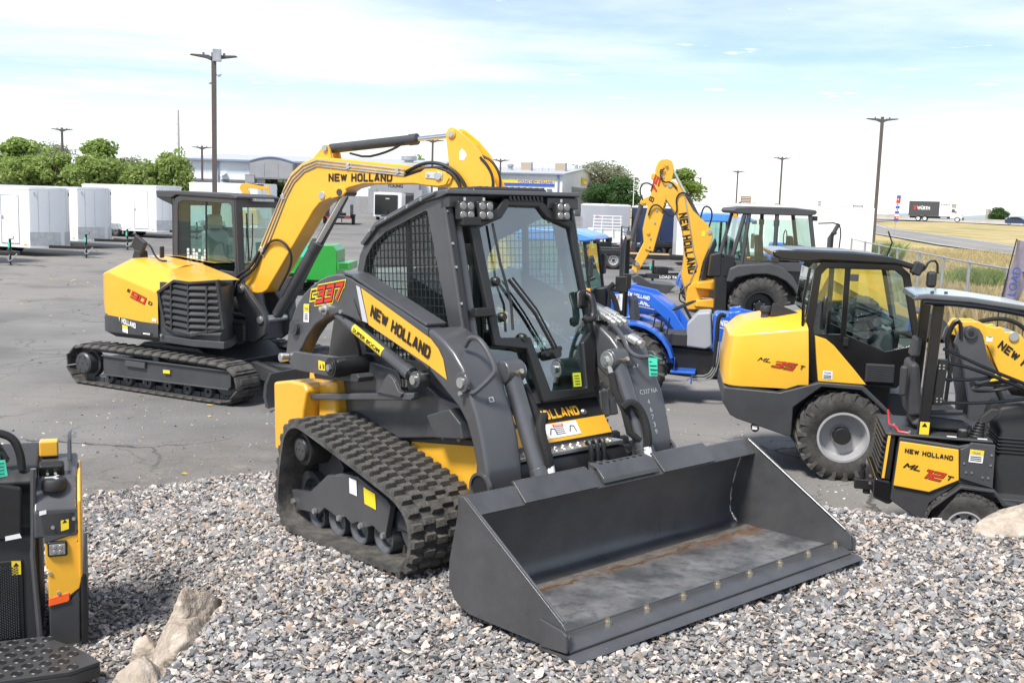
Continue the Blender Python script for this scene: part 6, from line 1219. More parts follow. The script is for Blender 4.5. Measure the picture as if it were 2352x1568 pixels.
# centre body with padded console, screen and vent
MB().prism([(.03, .10), (.03, .70), (.10, .74), (.10, .93), (.04, 1.0), (.10, 1.05), (.6, 1.10), (.6, .1)], 'y', .20, .95).build('centre_body', 'plastic', SL, bevel=.02, seg=3)
MB().tube([(.02, .215, 1.08), (.03, .225, .70), (.02, .23, .60), (-.02, .20, .10)], .016, 8).build('edge_rail', 'grey_paint', SL)
MB().prism([(.27, .985), (.40, 1.02), (.95, 1.03), (.95, .70), (.28, .70)], 'x', .0, .035).build('knee_pad', 'black', SL, bevel=.03, seg=3)
MB().box(.02, .04, .28, .95, .12, .58).build('vent_frame', 'black', SL, bevel=.008)
m = MB()
for i in range(34):
    for j in range(28): m.cyl((.012, .31 + .011*i, .15 + .0145*j + (.007 if i % 2 else 0)), (.018, .31 + .011*i, .15 + .0145*j + (.007 if i % 2 else 0)), .0045, n=5)
m.build('vent_mesh', 'dark_paint', SL)['kind'] = 'stuff'
decal(SL, [(.018, .335, .50), (.018, .29, .50), (.018, .29, .575), (.018, .335, .58)], 'print_yellow', 'warning_sticker', (-1, 0, 0)); decal(SL, [(-.001, .36, .70), (-.001, .28, .71), (-.001, .29, .735), (-.001, .36, .725)], 'print_white', 'sticker', (-1, 0, 0)); MB().prism([(.328, .548), (.298, .548), (.313, .57)], 'x', .0155, .015).build('warning_mark', 'print_black', SL)
MB().tube([(.10, .50, 1.24), (.10, .45, 1.275), (.10, .38, 1.27), (.10, .31, 1.235), (.10, .28, 1.15), (.10, .275, 1.06)], .022, 10, smooth=2).build('grab_handle', 'black', SL); MB().tube([(.12, .47, 1.20), (.12, .37, 1.155), (.12, .35, 1.10)], .012, 8, smooth=1).build('control_bar', 'black', SL)
MB().tube([(.12, .42, 1.24), (.16, .36, 1.10)], .025, 8).build('handle_support', 'black', SL); MB().lathe([(.001, .09), (.03, .08), (.035, .03), (.02, 0)], (.06, .47, 1.13), axis='z', n=16).build('joystick', 'black', SL)
tgq = [(-.005, .415, 1.045), (-.005, .338, 1.057), (-.005, .348, 1.145), (-.005, .42, 1.142)]
decal(SL, tgq, 'tag_green', 'price_tag', (-1, 0, 0))
for k in range(4): decal(SL, [(-.008, .405, 1.062 + .019*k), (-.008, .352, 1.068 + .019*k), (-.008, .353, 1.073 + .019*k), (-.008, .405, 1.067 + .019*k)], 'print_black', 'tag_writing', (-1, 0, 0))
MB().tube([(-.005, .375, 1.13), (.03, .38, 1.19)], .004, 5).build('tag_tie', 'tag_green', SL)
# perforated platform
m = MB().prism([(-.10, .86), (-.10, .18), (-.30, .02), (-.44, -.06), (-.52, -.10), (-.60, .05), (-.62, .86)], 'z', .16, .185)
PFm = m.prism([(-.52, -.10), (-.60, .05), (-.62, .86), (-.60, .86), (-.58, .06), (-.505, -.075)], 'z', .10, .16).build('platform', 'dark_paint', SL, bevel=.006)
for i in range(6):
    for j in range(11):
        x, y = -.15 - .08*i, .84 - .085*j + (.042 if i % 2 else 0)
        if y > .12 + (-.25 - x)*-.1 - (.0 if x > -.3 else .12) + .02:
            if i == j == 0: hl_ = MB().lathe([(.024, .0015), (.027, .004), (.031, .0)], (0, 0, 0), axis='z', n=14).cyl((0, 0, 0), (0, 0, .001), .024, n=14).build('platform_hole', 'black', PFm, loc=(x, y, .1855))
            else: share(hl_, PFm, (x, y, .1855))
# ------------------------------------------------------------------ backhoe loader
BH = empty('backhoe_loader', (5.296, 22.307, 0), R(-2), 'backhoe loader with charcoal cab and tall folded yellow digging arm', 'backhoe')
W3 = 2.1
wheel(BH, (0, .22, .63), .63, .42, .33, -1, 'black', lugs=20, lug_h=.035, rim_depth=.16, hubr=.10); wheel(BH, (0, W3 - .22, .63), .63, .42, .33, 1, 'black', lugs=20, lug_h=.035)
wheel(BH, (2.2, .25, .46), .46, .32, .24, -1, 'black', lugs=18, lug_h=.025); wheel(BH, (2.2, W3 - .25, .46), .46, .32, .24, 1, 'black', lugs=18, lug_h=.025)
fo = [(-.74, 1.15), (-.69, 1.44), (-.52, 1.52), (.16, 1.575), (.42, 1.50), (.65, 1.32), (.80, 1.08), (.86, .85), (.80, .85), (.68, 1.05), (.52, 1.20), (.30, 1.30), (.10, 1.34), (-.20, 1.33), (-.56, 1.24), (-.62, 1.15)]
for y in (.02, W3 - .5): MB().prism(fo, 'y', y, y + .48).build('fender', 'cab_grey', BH, bevel=.03, seg=3)
CBH = empty('cab', (0, 0, 0)); CBH.parent = BH; y0, y1 = .24, W3 - .24
so = [(-.66, 1.50), (-.42, 2.62), (.98, 2.60), (1.20, 1.55), (.9, 1.35), (-.5, 1.45)]
for y, e in ((y0, .05), (y1, -.05)):
    for si in ([(-.38, 1.58), (-.27, 2.50), (.24, 2.50), (.24, 1.62)], [(.36, 1.66), (.36, 2.50), (.94, 2.50), (1.10, 1.62)]):
        MB().add([(p[0], y + e*.3, p[1]) for p in si], [(0, 1, 2, 3)]).build('side_glass', 'glass_clear', CBH, smooth=False)
    for a, b_ in (((-.66, 1.5), (-.40, 2.62)), ((-.42, 1.5), (-.31, 2.62)), ((.28, 1.5), (.28, 2.62)), ((1.17, 1.5), (.98, 2.62))):
        MB().tube([(a[0], y, a[1]), (b_[0], y, b_[1])], .045, 6).build('cab_pillar', 'cab_grey', CBH)
    MB().prism([(-.62, 1.42), (-.62, 1.58), (1.18, 1.60), (1.18, 1.40)], 'y', y - abs(e)*.4, y + abs(e)*.4).build('cab_sill', 'cab_grey', CBH, bevel=.01)
    MB().box(.22, .34, y - .03, y + .03, 2.36, 2.50).build('hinge', 'cab_grey', CBH, bevel=.02)
MB().add([(-.64, y0, 1.6), (-.64, y1, 1.6), (-.42, y1, 2.55), (-.42, y0, 2.55)], [(0, 1, 2, 3)]).build('rear_glass', 'glass_clear', CBH, smooth=False); MB().add([(1.17, y0, 1.6), (1.17, y1, 1.6), (.98, y1, 2.55), (.98, y0, 2.55)], [(0, 1, 2, 3)]).build('windscreen', 'glass_clear', CBH, smooth=False)
MB().prism([(-.66, 2.66), (-.62, 2.73), (-.3, 2.765), (.6, 2.765), (1.08, 2.73), (1.12, 2.68), (1.08, 2.63), (.9, 2.60), (-.35, 2.60), (-.60, 2.61)], 'y', y0 - .06, y1 + .06).build('roof', 'cab_grey', CBH, bevel=.025, seg=3)
for x, m_ in ((-.64, 'amber'), (-.55, 'print_white')): MB().box(x, x + .07, y0 - .04, y0 + .06, 2.52, 2.60).build('rear_lamp', m_, CBH, bevel=.01)
MB().box(1.05, 1.14, y0 - .02, y0 + .12, 2.50, 2.60).build('front_lamp', 'black', CBH, bevel=.01)
S3 = empty('operator_seat', (0, 0, 0)); S3.parent = CBH
MB().prism([(.1, 1.50), (.55, 1.50), (.55, 1.62), (.1, 1.62)], 'y', .8, 1.3).build('cushion', 'seat_vinyl', S3, bevel=.04); MB().prism([(.05, 1.6), (.18, 1.6), (.12, 2.15), (.02, 2.15)], 'y', .8, 1.3).build('backrest', 'seat_vinyl', S3, bevel=.04)
MB().prism([(.75, 1.4), (.95, 1.4), (.80, 2.15), (.70, 2.15)], 'y', .9, 1.2).build('dash_column', 'cab_grey', CBH, bevel=.03); MB().lathe([(.17, -.012), (.185, 0), (.17, .012)], (.66, 1.05, 2.1), axis='x', n=20).build('steering_wheel', 'black', CBH)
MB().prism([(-.9, .45), (-.9, .95), (-.5, 1.45), (1.2, 1.42), (1.3, .6), (1.0, .40)], 'y', .50, W3 - .50).build('chassis', 'black', BH, bevel=.03)
MB().prism([(1.2, .75), (1.2, 1.62), (1.6, 1.66), (2.7, 1.50), (2.85, 1.35), (2.85, .75)], 'y', .55, W3 - .55).build('engine_hood', 'yellow', BH, bevel=.06, seg=3)
MB().tube([(1.55, .62, 1.6), (1.55, .62, 2.15), (1.70, .62, 2.45)], .045, 10).build('exhaust_stack', 'cab_grey', BH)
for y in (.45, W3 - .45):
    MB().prism([(1.3, .9), (1.35, 1.55), (1.5, 1.62), (2.9, .85), (3.6, .50), (3.55, .38), (2.8, .62), (1.5, 1.30)], 'y', y - .05, y + .05).build('loader_arm', 'yellow', BH, bevel=.01)
MB().tube([(1.15, y0 - .05, 2.45), (1.55, y0 - .15, 2.48), (1.62, y0 - .15, 2.30), (1.60, y0 - .15, 1.95)], .014, 6, smooth=1).build('mirror_rail', 'black', BH); MB().box(1.42, 1.47, y0 - .18, y0 - .06, 1.95, 2.28).build('mirror', 'black', BH, bevel=.02)
MB().prism([(3.4, .10), (3.5, .62), (3.7, .66), (4.3, .12), (4.3, .06)], 'y', -.05, W3 + .05).build('loader_bucket', 'dark_paint', BH, bevel=.02)
# stabilisers
for y in (.15, W3 - .35):
    MB().prism([(-.95, .45), (-.98, 1.65), (-.72, 1.65), (-.70, .45)], 'y', y, y + .2).build('stabiliser', 'black', BH, bevel=.02)
    MB().prism([(-1.12, 1.25), (-1.08, 1.72), (-.86, 1.78), (-.86, 1.25)], 'y', y - .02, y + .22).prism([(-.82, 1.25), (-.82, 1.74), (-.58, 1.70), (-.56, 1.25)], 'y', y - .02, y + .22).build('stabiliser_pad', 'black', BH, bevel=.03)
for z_ in (.95, .55): MB().prism([(-1.30, z_), (-1.28, z_ + .13), (-.9, z_ + .18), (-.55, z_ + .14), (-.55, z_ + .02), (-.9, z_ - .02)], 'y', .55, 1.55).build('swing_frame', 'yellow', BH, bevel=.02)
MB().cyl((-1.15, .80, .72), (-.75, .75, .72), .035, n=14).build('swing_cylinder', 'chrome', BH)
bmp = [(-1.908, 3.286), (-2.0, 3.22), (-2.06, 3.08), (-2.03, 2.866), (-1.86, 2.64), (-1.76, 2.50), (-1.65, 2.27), (-1.58, 2.0), (-1.56, 1.72), (-1.56, 1.50), (-1.60, 1.22), (-1.56, 1.05), (-1.49, .87), (-1.42, .45), (-1.05, .46), (-1.10, .85), (-1.22, .95), (-1.22, 1.08), (-1.14, 1.52), (-.985, 1.95), (-.955, 2.09), (-.985, 2.23), (-1.10, 2.36), (-1.42, 2.64), (-1.61, 2.95), (-1.79, 3.21)]
MB().prism(bmp, 'y', .90, 1.16).build('boom', 'yellow', BH, bevel=.02, seg=3)
MB().prism([(-1.14, 1.1), (-1.10, 1.52), (-.93, 1.95), (-.89, 2.05), (-.85, 1.9), (-1.02, 1.5), (-1.06, 1.1)], 'y', .92, 1.14).build('boom_rear_plate', 'black', BH, bevel=.01)
MB().prism([(-1.50, .46), (-1.46, .95), (-1.30, 1.08), (-1.15, 1.0), (-.98, .95), (-.95, .46)], 'y', .82, .90).build('boom_foot', 'yellow', BH, bevel=.015)
dip = [(-2.24, 3.66), (-2.18, 3.73), (-2.04, 3.75), (-1.94, 3.71), (-1.90, 3.62), (-1.88, 3.49), (-1.98, 2.9), (-2.25, 1.70), (-2.44, 1.745), (-2.50, 2.20), (-2.36, 2.96), (-2.28, 3.55)]
MB().prism(dip, 'y', .93, 1.13).build('dipper', 'yellow', BH, bevel=.02, seg=3)
MB().prism([(-2.30, 1.75), (-2.44, 1.95), (-2.68, 1.42), (-2.71, 1.24), (-2.62, 1.20), (-2.52, 1.32)], 'y', .96, 1.10).build('extending_stick', 'yellow', BH, bevel=.012)
MB().prism([(-2.34, 2.95), (-2.55, 2.86), (-2.60, 2.76), (-2.52, 2.70), (-2.40, 2.72)], 'y', .95, 1.11).prism([(-2.30, 3.42), (-2.36, 3.42), (-2.37, 3.32), (-2.28, 3.25)], 'y', .95, 1.11).build('cylinder_lug', 'yellow', BH, bevel=.01)
cylinder(BH, (-2.54, 1.03, 2.80), (-2.83, 1.03, 1.55), .055, .7, 'bucket_cylinder', 'cab_grey'); cylinder(BH, (-1.20, 1.03, 2.30), (-1.95, 1.03, 3.60), .07, .52, 'arm_cylinder', 'cab_grey')
MB().prism([(-2.86, 1.50), (-2.86, 1.60), (-2.62, 1.50), (-2.58, 1.40), (-2.66, 1.40)], 'y', .93, .96).build('bucket_link', 'cab_grey', BH, bevel=.01)
for x, z_, r_ in ((-1.04, 2.18, .05), (-1.96, 3.18, .05), (-2.06, 3.62, .035), (-2.70, 1.25, .05), (-2.60, 1.43, .045), (-2.52, 2.80, .04)): MB().cyl((x, .88, z_), (x, 1.18, z_), r_, n=18).build('pin', 'zinc' if r_ > .04 else 'yellow', BH)
bolt(BH, [(-2.25, .93, 2.35), (-2.33, .93, 2.0), (-2.22, .93, 2.62), (-2.34, .93, 1.82), (-2.11, .93, 3.35)], .025, .02); MB().lathe([(.001, -.03), (.035, -.025), (.045, 0)], (-2.38, .93, 2.11), n=16).build('amber_lamp', 'amber', BH)
m = MB().add([(-2.72, .55, 1.16), (-2.60, .55, 1.20), (-2.30, .55, 1.03), (-1.76, .55, 1.0), (-1.95, .55, .80), (-2.25, .55, .88), (-2.60, .55, .95)] + [(-2.72, 1.5, 1.16), (-2.60, 1.5, 1.20), (-2.30, 1.5, 1.03), (-1.76, 1.5, 1.0), (-1.95, 1.5, .80), (-2.25, 1.5, .88), (-2.60, 1.5, .95)], [tuple(range(7)), tuple(range(13, 6, -1))] + [(i, (i+1) % 7, 7 + (i+1) % 7, 7 + i) for i in range(7)])
m.build('digging_bucket', 'dark_paint', BH, bevel=.015)
u_ = Vector((.215, 0, -1)); text('lettering', 'NEW HOLLAND', 'print_black', BH, (-1.74, .898, 2.56), u_, (1, 0, .215), 1.36, .19, bold=.06)
for lay, s_, o_, w_, h_ in ((BLK, 'B', (-2.31, .929, 2.78), .14, .11), (RED2, '75', (-2.25, .929, 2.95), .42, .15), (BLK, 'D', (-2.13, .929, 3.40), .12, .08)): block_text(s_, lay, BH, o_, (.27, 0, 1), (-1, 0, .27), w_, h_, .3, .2)
text('lettering', 'EXTENDAHOE', 'print_black', BH, (-2.06, .928, 2.55), (.22, 0, 1), (-1, 0, .22), .46, .05, bold=.03)
for p in ([(-2.52, .9, 2.80), (-2.62, .9, 3.0), (-2.58, .9, 3.18), (-2.45, .9, 3.22), (-2.33, .9, 3.15)], [(-2.1, .88, 3.55), (-2.2, .88, 3.4), (-2.1, .88, 3.22), (-1.95, .88, 3.26), (-1.8, .88, 3.1)], [(-2.40, .9, 2.5), (-2.34, .88, 2.72), (-2.2, .88, 2.75), (-2.05, .88, 2.6), (-1.9, .88, 2.48), (-1.76, .88, 2.6), (-1.82, .88, 2.9), (-1.7, .88, 3.05), (-1.5, .88, 2.95)], [(-1.25, .9, 2.5), (-1.2, .85, 2.75), (-1.05, .85, 2.72), (-1.0, .85, 2.55), (-1.05, .9, 2.3)], [(-1.40, .88, 1.05), (-1.62, .86, .85), (-1.64, .86, .65), (-1.50, .86, .58), (-1.2, .86, .62)]):
    MB().tube(p, .018, 6, smooth=2).build('hose', 'black', BH)
MB().tube([(-1.62, .885, 2.95), (-1.36, .885, 1.70), (-1.28, .885, 1.45), (-1.42, .885, 1.05)], .014, 6).build('pipe', 'zinc', BH)
decal(BH, [(-1.21, .898, 2.08), (-1.13, .898, 2.08), (-1.13, .898, 2.20), (-1.21, .898, 2.20)], 'tag_yellow')
# ------------------------------------------------------------------ blue tractors
def arcf(cx, cz, r0, r1, a0, a1, n=12): return arc(cx, cz, r1, a0, a1, n) + arc(cx, cz, r0, a1, a0, n)
def tractor(loc, yaw, sc_, label, cab, group=None):
    o = empty('tractor', loc, yaw, label, 'tractor', group); o.scale = (sc_,)*3; W_ = 1.35
    wheel(o, (-.26, .16, .51), .49, .31, .27, -1, 'rim_grey', lugs=18, lug_h=.035, rim_depth=.1); wheel(o, (-.26, W_ - .16, .51), .49, .31, .27, 1, 'rim_grey', lugs=18, lug_h=.035)
    wheel(o, (1.62, .19, .32), .30, .22, .17, -1, 'rim_grey', lugs=16, lug_h=.022, n=28); wheel(o, (1.62, W_ - .19, .32), .30, .22, .17, 1, 'rim_grey', lugs=16, lug_h=.022, n=28)
    for y in (.05, W_ - .40): MB().prism(arcf(-.26, .50, .575, .62, 178, 15), 'y', y, y + .35).prism([(-.61, .93), (-.16, 1.08), (.08, .90), (.34, .55), (.24, .55), (.0, .8)], 'y', y + .30 if y < .5 else y, y + .35 if y < .5 else y + .05).build('fender', 'blue', o, bevel=.012)
    MB().prism([(-.35, .40), (-.35, .80), (.5, .75), (1.9, .70), (1.9, .40), (.5, .35)], 'y', .50, W_ - .50).build('chassis', 'black', o, bevel=.02)
    MB().prism([(.49, .78), (.48, 1.10), (.62, 1.26), (.80, 1.28), (.84, .80), (.75, .76)], 'y', .42, W_ - .42).build('cowl', 'black' if cab else 'tractor_grey', o, bevel=.03, seg=3)
    MB().prism([(.845, .80), (.83, 1.27), (1.2, 1.26), (1.65, 1.16), (1.90, 1.02), (1.96, .80), (1.9, .62), (.845, .70)], 'y', .43, W_ - .43).build('hood', 'blue', o, bevel=.05, seg=3)
    text('lettering', 'NEW HOLLAND', 'print_white', o, (.92, .427, 1.10), (1, 0, -.16), (.1, 0, 1), .62, .085, bold=.03); MB().obox((1.25, .427, 1.02), .75, .004, .012, Matrix.Rotation(.16, 3, 'Y')).build('stripe', 'print_white', o)
    for y in (.16, W_ - .50): MB().box(.30, .64, y, y + .34, .44, .475).box(.34, .36, y + .02, y + .05, .475, .66).box(.58, .60, y + .02, y + .05, .30, .475).build('footstep', 'blue', o, bevel=.01)
    # front loader
    for y in (.30, W_ - .30):
        MB().prism([(1.02, .55), (1.04, 1.30), (1.20, 1.33), (1.26, .9), (1.22, .5)], 'y', y - .04, y + .04).build('loader_post', 'blue', o, bevel=.012)
        MB().prism([(1.05, 1.22), (1.08, 1.32), (1.55, 1.24), (1.95, .95), (2.35, .38), (2.28, .30), (1.85, .82), (1.5, 1.09)], 'y', y - .12, y - .05).build('loader_arm', 'blue', o, bevel=.012)
        MB().cyl((1.15, y - .01, .75), (1.75, y - .01, .92), .03, n=12).build('loader_cylinder', 'black', o)
    text('lettering', 'NEW HOLLAND', 'print_white', o, (1.16, .175, 1.195), (1, 0, -.17), (.1, 0, 1), .40, .06, bold=.03)
    MB().prism([(2.25, .05), (2.30, .55), (2.45, .58), (2.85, .10), (2.85, .05)], 'y', -.15, W_ + .15).build('loader_bucket', 'blue', o, bevel=.015)
    MB().tube([(1.0, .26, 1.25), (.93, .24, 1.28), (.90, .24, 1.15), (.90, .25, .9), (.88, .25, .55)], .03, 8, smooth=2).build('hose_sleeve', 'cloth_dark', o)
    for k in range(3): MB().tube([(.90 + .03*k, .24, .9), (.88 + .03*k, .24, .55), (.80 + .02*k, .26, .42 - .03*k), (.6, .3, .40 - .03*k)], .010, 6, smooth=1).build('pipe', 'zinc', o)
    m = MB(); m.tube([Vector((.42, .675, 1.33)) + Vector((math.cos(a)*.17*.9, math.sin(a)*.17, math.cos(a)*.07)) for a in np.linspace(0, 2*math.pi, 20)[:-1]], .013, 6, closed=True); m.cyl((.42, .675, 1.33), (.52, .675, 1.15), .022, n=8); m.build('steering_wheel', 'black', o)
    St = empty('operator_seat', (0, 0, 0)); St.parent = o
    MB().prism([(-.22, .98), (.14, .98), (.16, 1.06), (-.2, 1.06)], 'y', .44, .91).build('cushion', 'seat_vinyl', St, bevel=.03); MB().prism([(-.30, 1.04), (-.20, 1.06), (-.25, 1.40), (-.30, 1.44), (-.35, 1.40)], 'y', .44, .91).build('backrest', 'seat_vinyl', St, bevel=.04, seg=3)
    MB().box(-.3, .5, .42, W_ - .42, .78, .96).build('seat_deck', 'plastic', o, bevel=.02)
    for k in range(3): MB().cyl((.02 + .1*k, .34, .95), (.05 + .1*k, .33, 1.18), .01, n=6).build('control_lever', 'black', o)
    if not cab:
        MB().tube([(-.44, .36, .85), (-.44, .36, 2.12), (-.43, .42, 2.24), (-.43, W_ - .42, 2.24), (-.44, W_ - .36, 2.12), (-.44, W_ - .36, .85)], .036, 8).build('rollover_bar', 'black_gloss', o)
        for y in (.36, W_ - .36): MB().box(-.52, -.37, y - .05, y + .05, 1.50, 1.72).build('rollover_hinge', 'black', o, bevel=.01)
        decal(o, [(-.47, .30, 1.25), (-.41, .30, 1.25), (-.41, .30, 1.48), (-.47, .30, 1.48)], 'print_white')
        MB().prism([(-.60, .98), (-.42, .98), (-.51, 1.40)], 'y', .60, .62).build('slow_vehicle_sign', 'orange', o); MB().box(-.5, -.42, .22, .30, 1.0, 1.16).build('turn_lamp', 'amber', o, bevel=.02)
        for y in (.10,): MB().tube([(-.52, .2, 1.62), (-.60, .2, 1.55), (-.5, .2, 1.40), (-.45, .2, 1.2)], .04, 8, smooth=1).build('folded_cover', 'cloth_dark', o)
    else:
        for y in (.14, W_ - .14):
            for a, b_ in (((-.52, .95), (-.50, 2.02)), ((.08, .95), (.08, 2.02)), ((.66, .80), (.48, 2.02))): MB().tube([(a[0], y, a[1]), (b_[0], y, b_[1])], .03, 6).build('cab_pillar', 'black', o)
            MB().add([(-.50, y, 1.05), (-.48, y, 2.0), (.48, y, 2.0), (.64, y, .9), (.3, y, .8)], [(0, 1, 2, 3, 4)]).build('side_glass', 'glass_teal', o, smooth=False)
            MB().box(.60, .66, y - .22, y - .05, 1.45, 1.78).build('mirror', 'plastic', o, bevel=.025)
        MB().add([(.64, .14, .95), (.64, W_ - .14, .95), (.48, W_ - .14, 2.0), (.48, .14, 2.0)], [(0, 1, 2, 3)]).build('windscreen', 'glass_teal', o, smooth=False); MB().add([(-.51, .14, 1.05), (-.51, W_ - .14, 1.05), (-.49, W_ - .14, 2.0), (-.49, .14, 2.0)], [(0, 1, 2, 3)]).build('rear_glass', 'glass_teal', o, smooth=False)
        MB().prism([(-.64, 2.03), (-.60, 2.14), (-.4, 2.20), (.3, 2.18), (.62, 2.10), (.68, 2.03), (.5, 2.0), (-.5, 2.0)], 'y', .05, W_ - .05).build('cab_roof', 'blue_roof', o, bevel=.035, seg=3)
        for y in (.12, W_ - .20): MB().box(.62, .72, y, y + .10, 1.98, 2.06).build('work_light', 'black', o, bevel=.015)
        MB().box(.55, .62, .10, .18, 1.20, 1.27).build('turn_lamp', 'amber', o, bevel=.01)
    return o
tractor((1.847, 14.034, 0), R(-12), 1.0, 'blue compact tractor with a folding rollover bar and open seat beside the yellow wheel loader', False)
tractor((.62, 17.3, 0), R(-16), 1.04, 'blue cab tractor with a rounded blue roof parked behind the open-seat tractor', True)
t3 = tractor((5.35, 27.0, 0), R(-4), 1.18, 'blue cab tractor standing behind the backhoe, only roof and hood showing', True)
for c_ in kids(t3):
    if c_.name.startswith('hood'): c_.scale = (1.35, 1, 1.25)
MB().tube([(2.36, .45, 1.2), (2.36, .45, 1.72), (2.40, .45, 1.78), (2.50, .45, 1.86)], .04, 10).build('exhaust_stack', 'cab_grey', t3)
# ------------------------------------------------------------------ green trailer machine behind the excavator boom
GM = empty('green_wash_trailer', (-5.7, 28.7, 0), 0, 'green box trailer machine with open tray behind the excavator boom', 'trailer')
MB().prism([(-.95, .42), (-.95, 1.0), (-.75, 1.36), (.72, 1.39), (.84, 1.25), (.84, .42)], 'y', -.1, 1.3).build('body', 'green', GM, bevel=.02)
MB().prism([(-.94, 1.01), (-.74, 1.375), (.30, 1.40), (.28, 1.06)], 'y', -.104, -.1015).build('lid_panel', 'tag_green', GM)
MB().box(.845, 1.2, -.1, 1.3, .72, .93).build('tray', 'green', GM, bevel=.01)
for k in range(3): MB().box(.90, 1.15, -.105, -.098, .77 + .05*k, .785 + .05*k).build('tray_slot', 'black', GM)
MB().prism(arcf(-.30, .28, .33, .37, 160, 15, 8), 'y', -.32, -.1).build('mudguard', 'green', GM, bevel=.008)
wheel(GM, (-.32, -.2, .27), .27, .2, .17, -1, 'black', n=24); wheel(GM, (-.32, 1.4, .27), .27, .2, .17, 1, 'black', n=24)
text('lettering', 'MTR', 'print_blue', GM, (-.72, -.106, .90), (1, 0, 0), (0, 0, 1), .42, .16, bold=.06)
MB().prism([(.84, .44), (.84, .50), (2.0, .45), (2.0, .38)], 'y', .55, .65).build('drawbar', 'black', GM, bevel=.01); MB().box(-1.0, .86, -.05, 1.25, .36, .42).build('frame', 'black', GM, bevel=.01)
MB().cyl((1.7, .6, 0), (1.7, .6, .7), .03, n=10).build('jack', 'black', GM); decal(GM, [(-.93, -.106, .52), (-.85, -.106, .52), (-.85, -.106, .66), (-.93, -.106, .66)], 'tag_yellow')
# ------------------------------------------------------------------ enclosed cargo trailers
def cargo_trailer(loc, yaw, label, group, m='trailer_white', L_=4.9, W_=2.1, H_=2.62, door=True, nose=.62, jackx=1.15, stone=True):
    "origin at the nose apex on the ground; heading +x"
    o = empty('cargo_trailer', loc, yaw, label, 'trailer', group); h = W_/2; z0 = .40
    plan_ = [(0, .10), (0, -.10), (-nose, -h), (-nose - L_, -h), (-nose - L_, h), (-nose, h)]
    MB().prism(plan_, 'z', z0, H_).build('box', m, o, bevel=.02)
    MB().prism([(x*1.004, y*1.012) for x, y in plan_], 'z', H_ - .05, H_ + .03).build('top_rail', 'trailer_white', o, bevel=.012)
    MB().prism([(x*.98 - .05, y*.93) for x, y in plan_], 'z', H_ + .03, H_ + .07).build('roof', 'aluminium', o, bevel=.02)
    MB().prism([(x, y*1.006) for x, y in plan_], 'z', z0 - .06, z0 + .02).build('bottom_rail', 'trailer_white', o)
    if stone:
        for s in (-1, 1):
            n_ = Vector((h - .10, s*nose, 0)).normalized()*.004
            MB().add([Vector((0, s*.10, z0 + .02)) + n_, Vector((-nose, s*h, z0 + .02)) + n_, Vector((-nose, s*h, z0 + .55)) + n_, Vector((0, s*.10, z0 + .55)) + n_], [(0, 1, 2, 3)]).build('stone_guard', 'aluminium', o, smooth=False)
            for f_ in (.36, .72):
                p = Vector((0, s*.10, 0)).lerp(Vector((-nose, s*h, 0)), f_) + n_
                MB().cyl(p + Vector((0, 0, z0 + .56)), p + Vector((0, 0, H_ - .06)), .006, n=4).build('panel_seam', 'galv', o)
    for s in (-1, 1):
        for k in range(1, 5): MB().box(-nose - L_*k/5 - .006, -nose - L_*k/5 + .006, s*(h + .0015) - .002, s*(h + .0015) + .002, z0 + .03, H_ - .06).build('panel_seam', 'galv', o)
        MB().box(-nose - .30, -nose - .16, s*(h + .003) - .008, s*(h + .003) + .008, z0 + .03, z0 + .08).build('marker_lamp', 'amber', o, bevel=.004)
        MB().box(-.52, -.48, s*h*.86 - .01, s*h*.86 + .01, H_ - .25, H_ - .12).build('clearance_lamp', 'galv', o)
        for x in (-nose - L_*.55, -nose - L_*.55 - .85): wheel(o, (x, s*(h - .08), .33), .33, .22, .2, s, 'rim_grey', n=20, rim_depth=.06)
        MB().prism([(-nose - L_*.55 + .45, .40), (-nose - L_*.55 + .35, .72), (-nose - L_*.55 - 1.2, .72), (-nose - L_*.55 - 1.3, .40)], 'y', s*h, s*(h + .22)).build('mudguard', 'aluminium', o, bevel=.02)
    if door:
        x1 = -nose - .55
        MB().box(x1 - .85, x1, -h - .014, -h - .002, z0 + .10, H_ - .28).build('door', 'trailer_white', o, bevel=.006)
        MB().tube([(x1 - .87, -h - .012, z0 + .08), (x1 - .87, -h - .012, H_ - .26), (x1 + .02, -h - .012, H_ - .26), (x1 + .02, -h - .012, z0 + .08)], .014, 6, closed=True).build('door_frame', 'aluminium', o)
        MB().box(x1 - .82, x1 - .74, -h - .035, -h - .012, 1.42, 1.56).build('door_handle', 'chrome', o, bevel=.01)
    for s in (-1, 1): MB().prism([(-.1, s*.55), (jackx + .15, s*.04), (jackx + .15, s*.11), (-.1, s*.65)], 'z', .34, .46).build('tongue', 'black', o, bevel=.008)
    MB().prism([(jackx + .05, -.12), (jackx + .35, -.05), (jackx + .45, 0), (jackx + .35, .05), (jackx + .05, .12)], 'z', .38, .50).build('coupler', 'black', o, bevel=.01)
    MB().cyl((jackx, 0, .02), (jackx, 0, .40), .03, n=10).cyl((jackx, 0, .40), (jackx, 0, .92), .04, n=10).cyl((jackx, 0, 0), (jackx, 0, .02), .09, n=12).build('jack', 'black', o); MB().tube([(jackx, 0, .90), (jackx + .18, -.02, .93), (jackx + .18, -.02, 1.02)], .012, 6).build('jack_crank', 'black', o)
    MB().box(jackx - .03, jackx + .05, -.075, -.07, .62, .80).build('price_tag', 'tag_green', o)
    MB().tube([(jackx + .1, -.1, .42), (jackx + .05, -.18, .22), (jackx + .2, -.2, .15), (jackx + .3, -.12, .30), (jackx + .36, -.05, .42)], .018, 6, smooth=1).build('safety_chain', 'zinc', o)
    return o
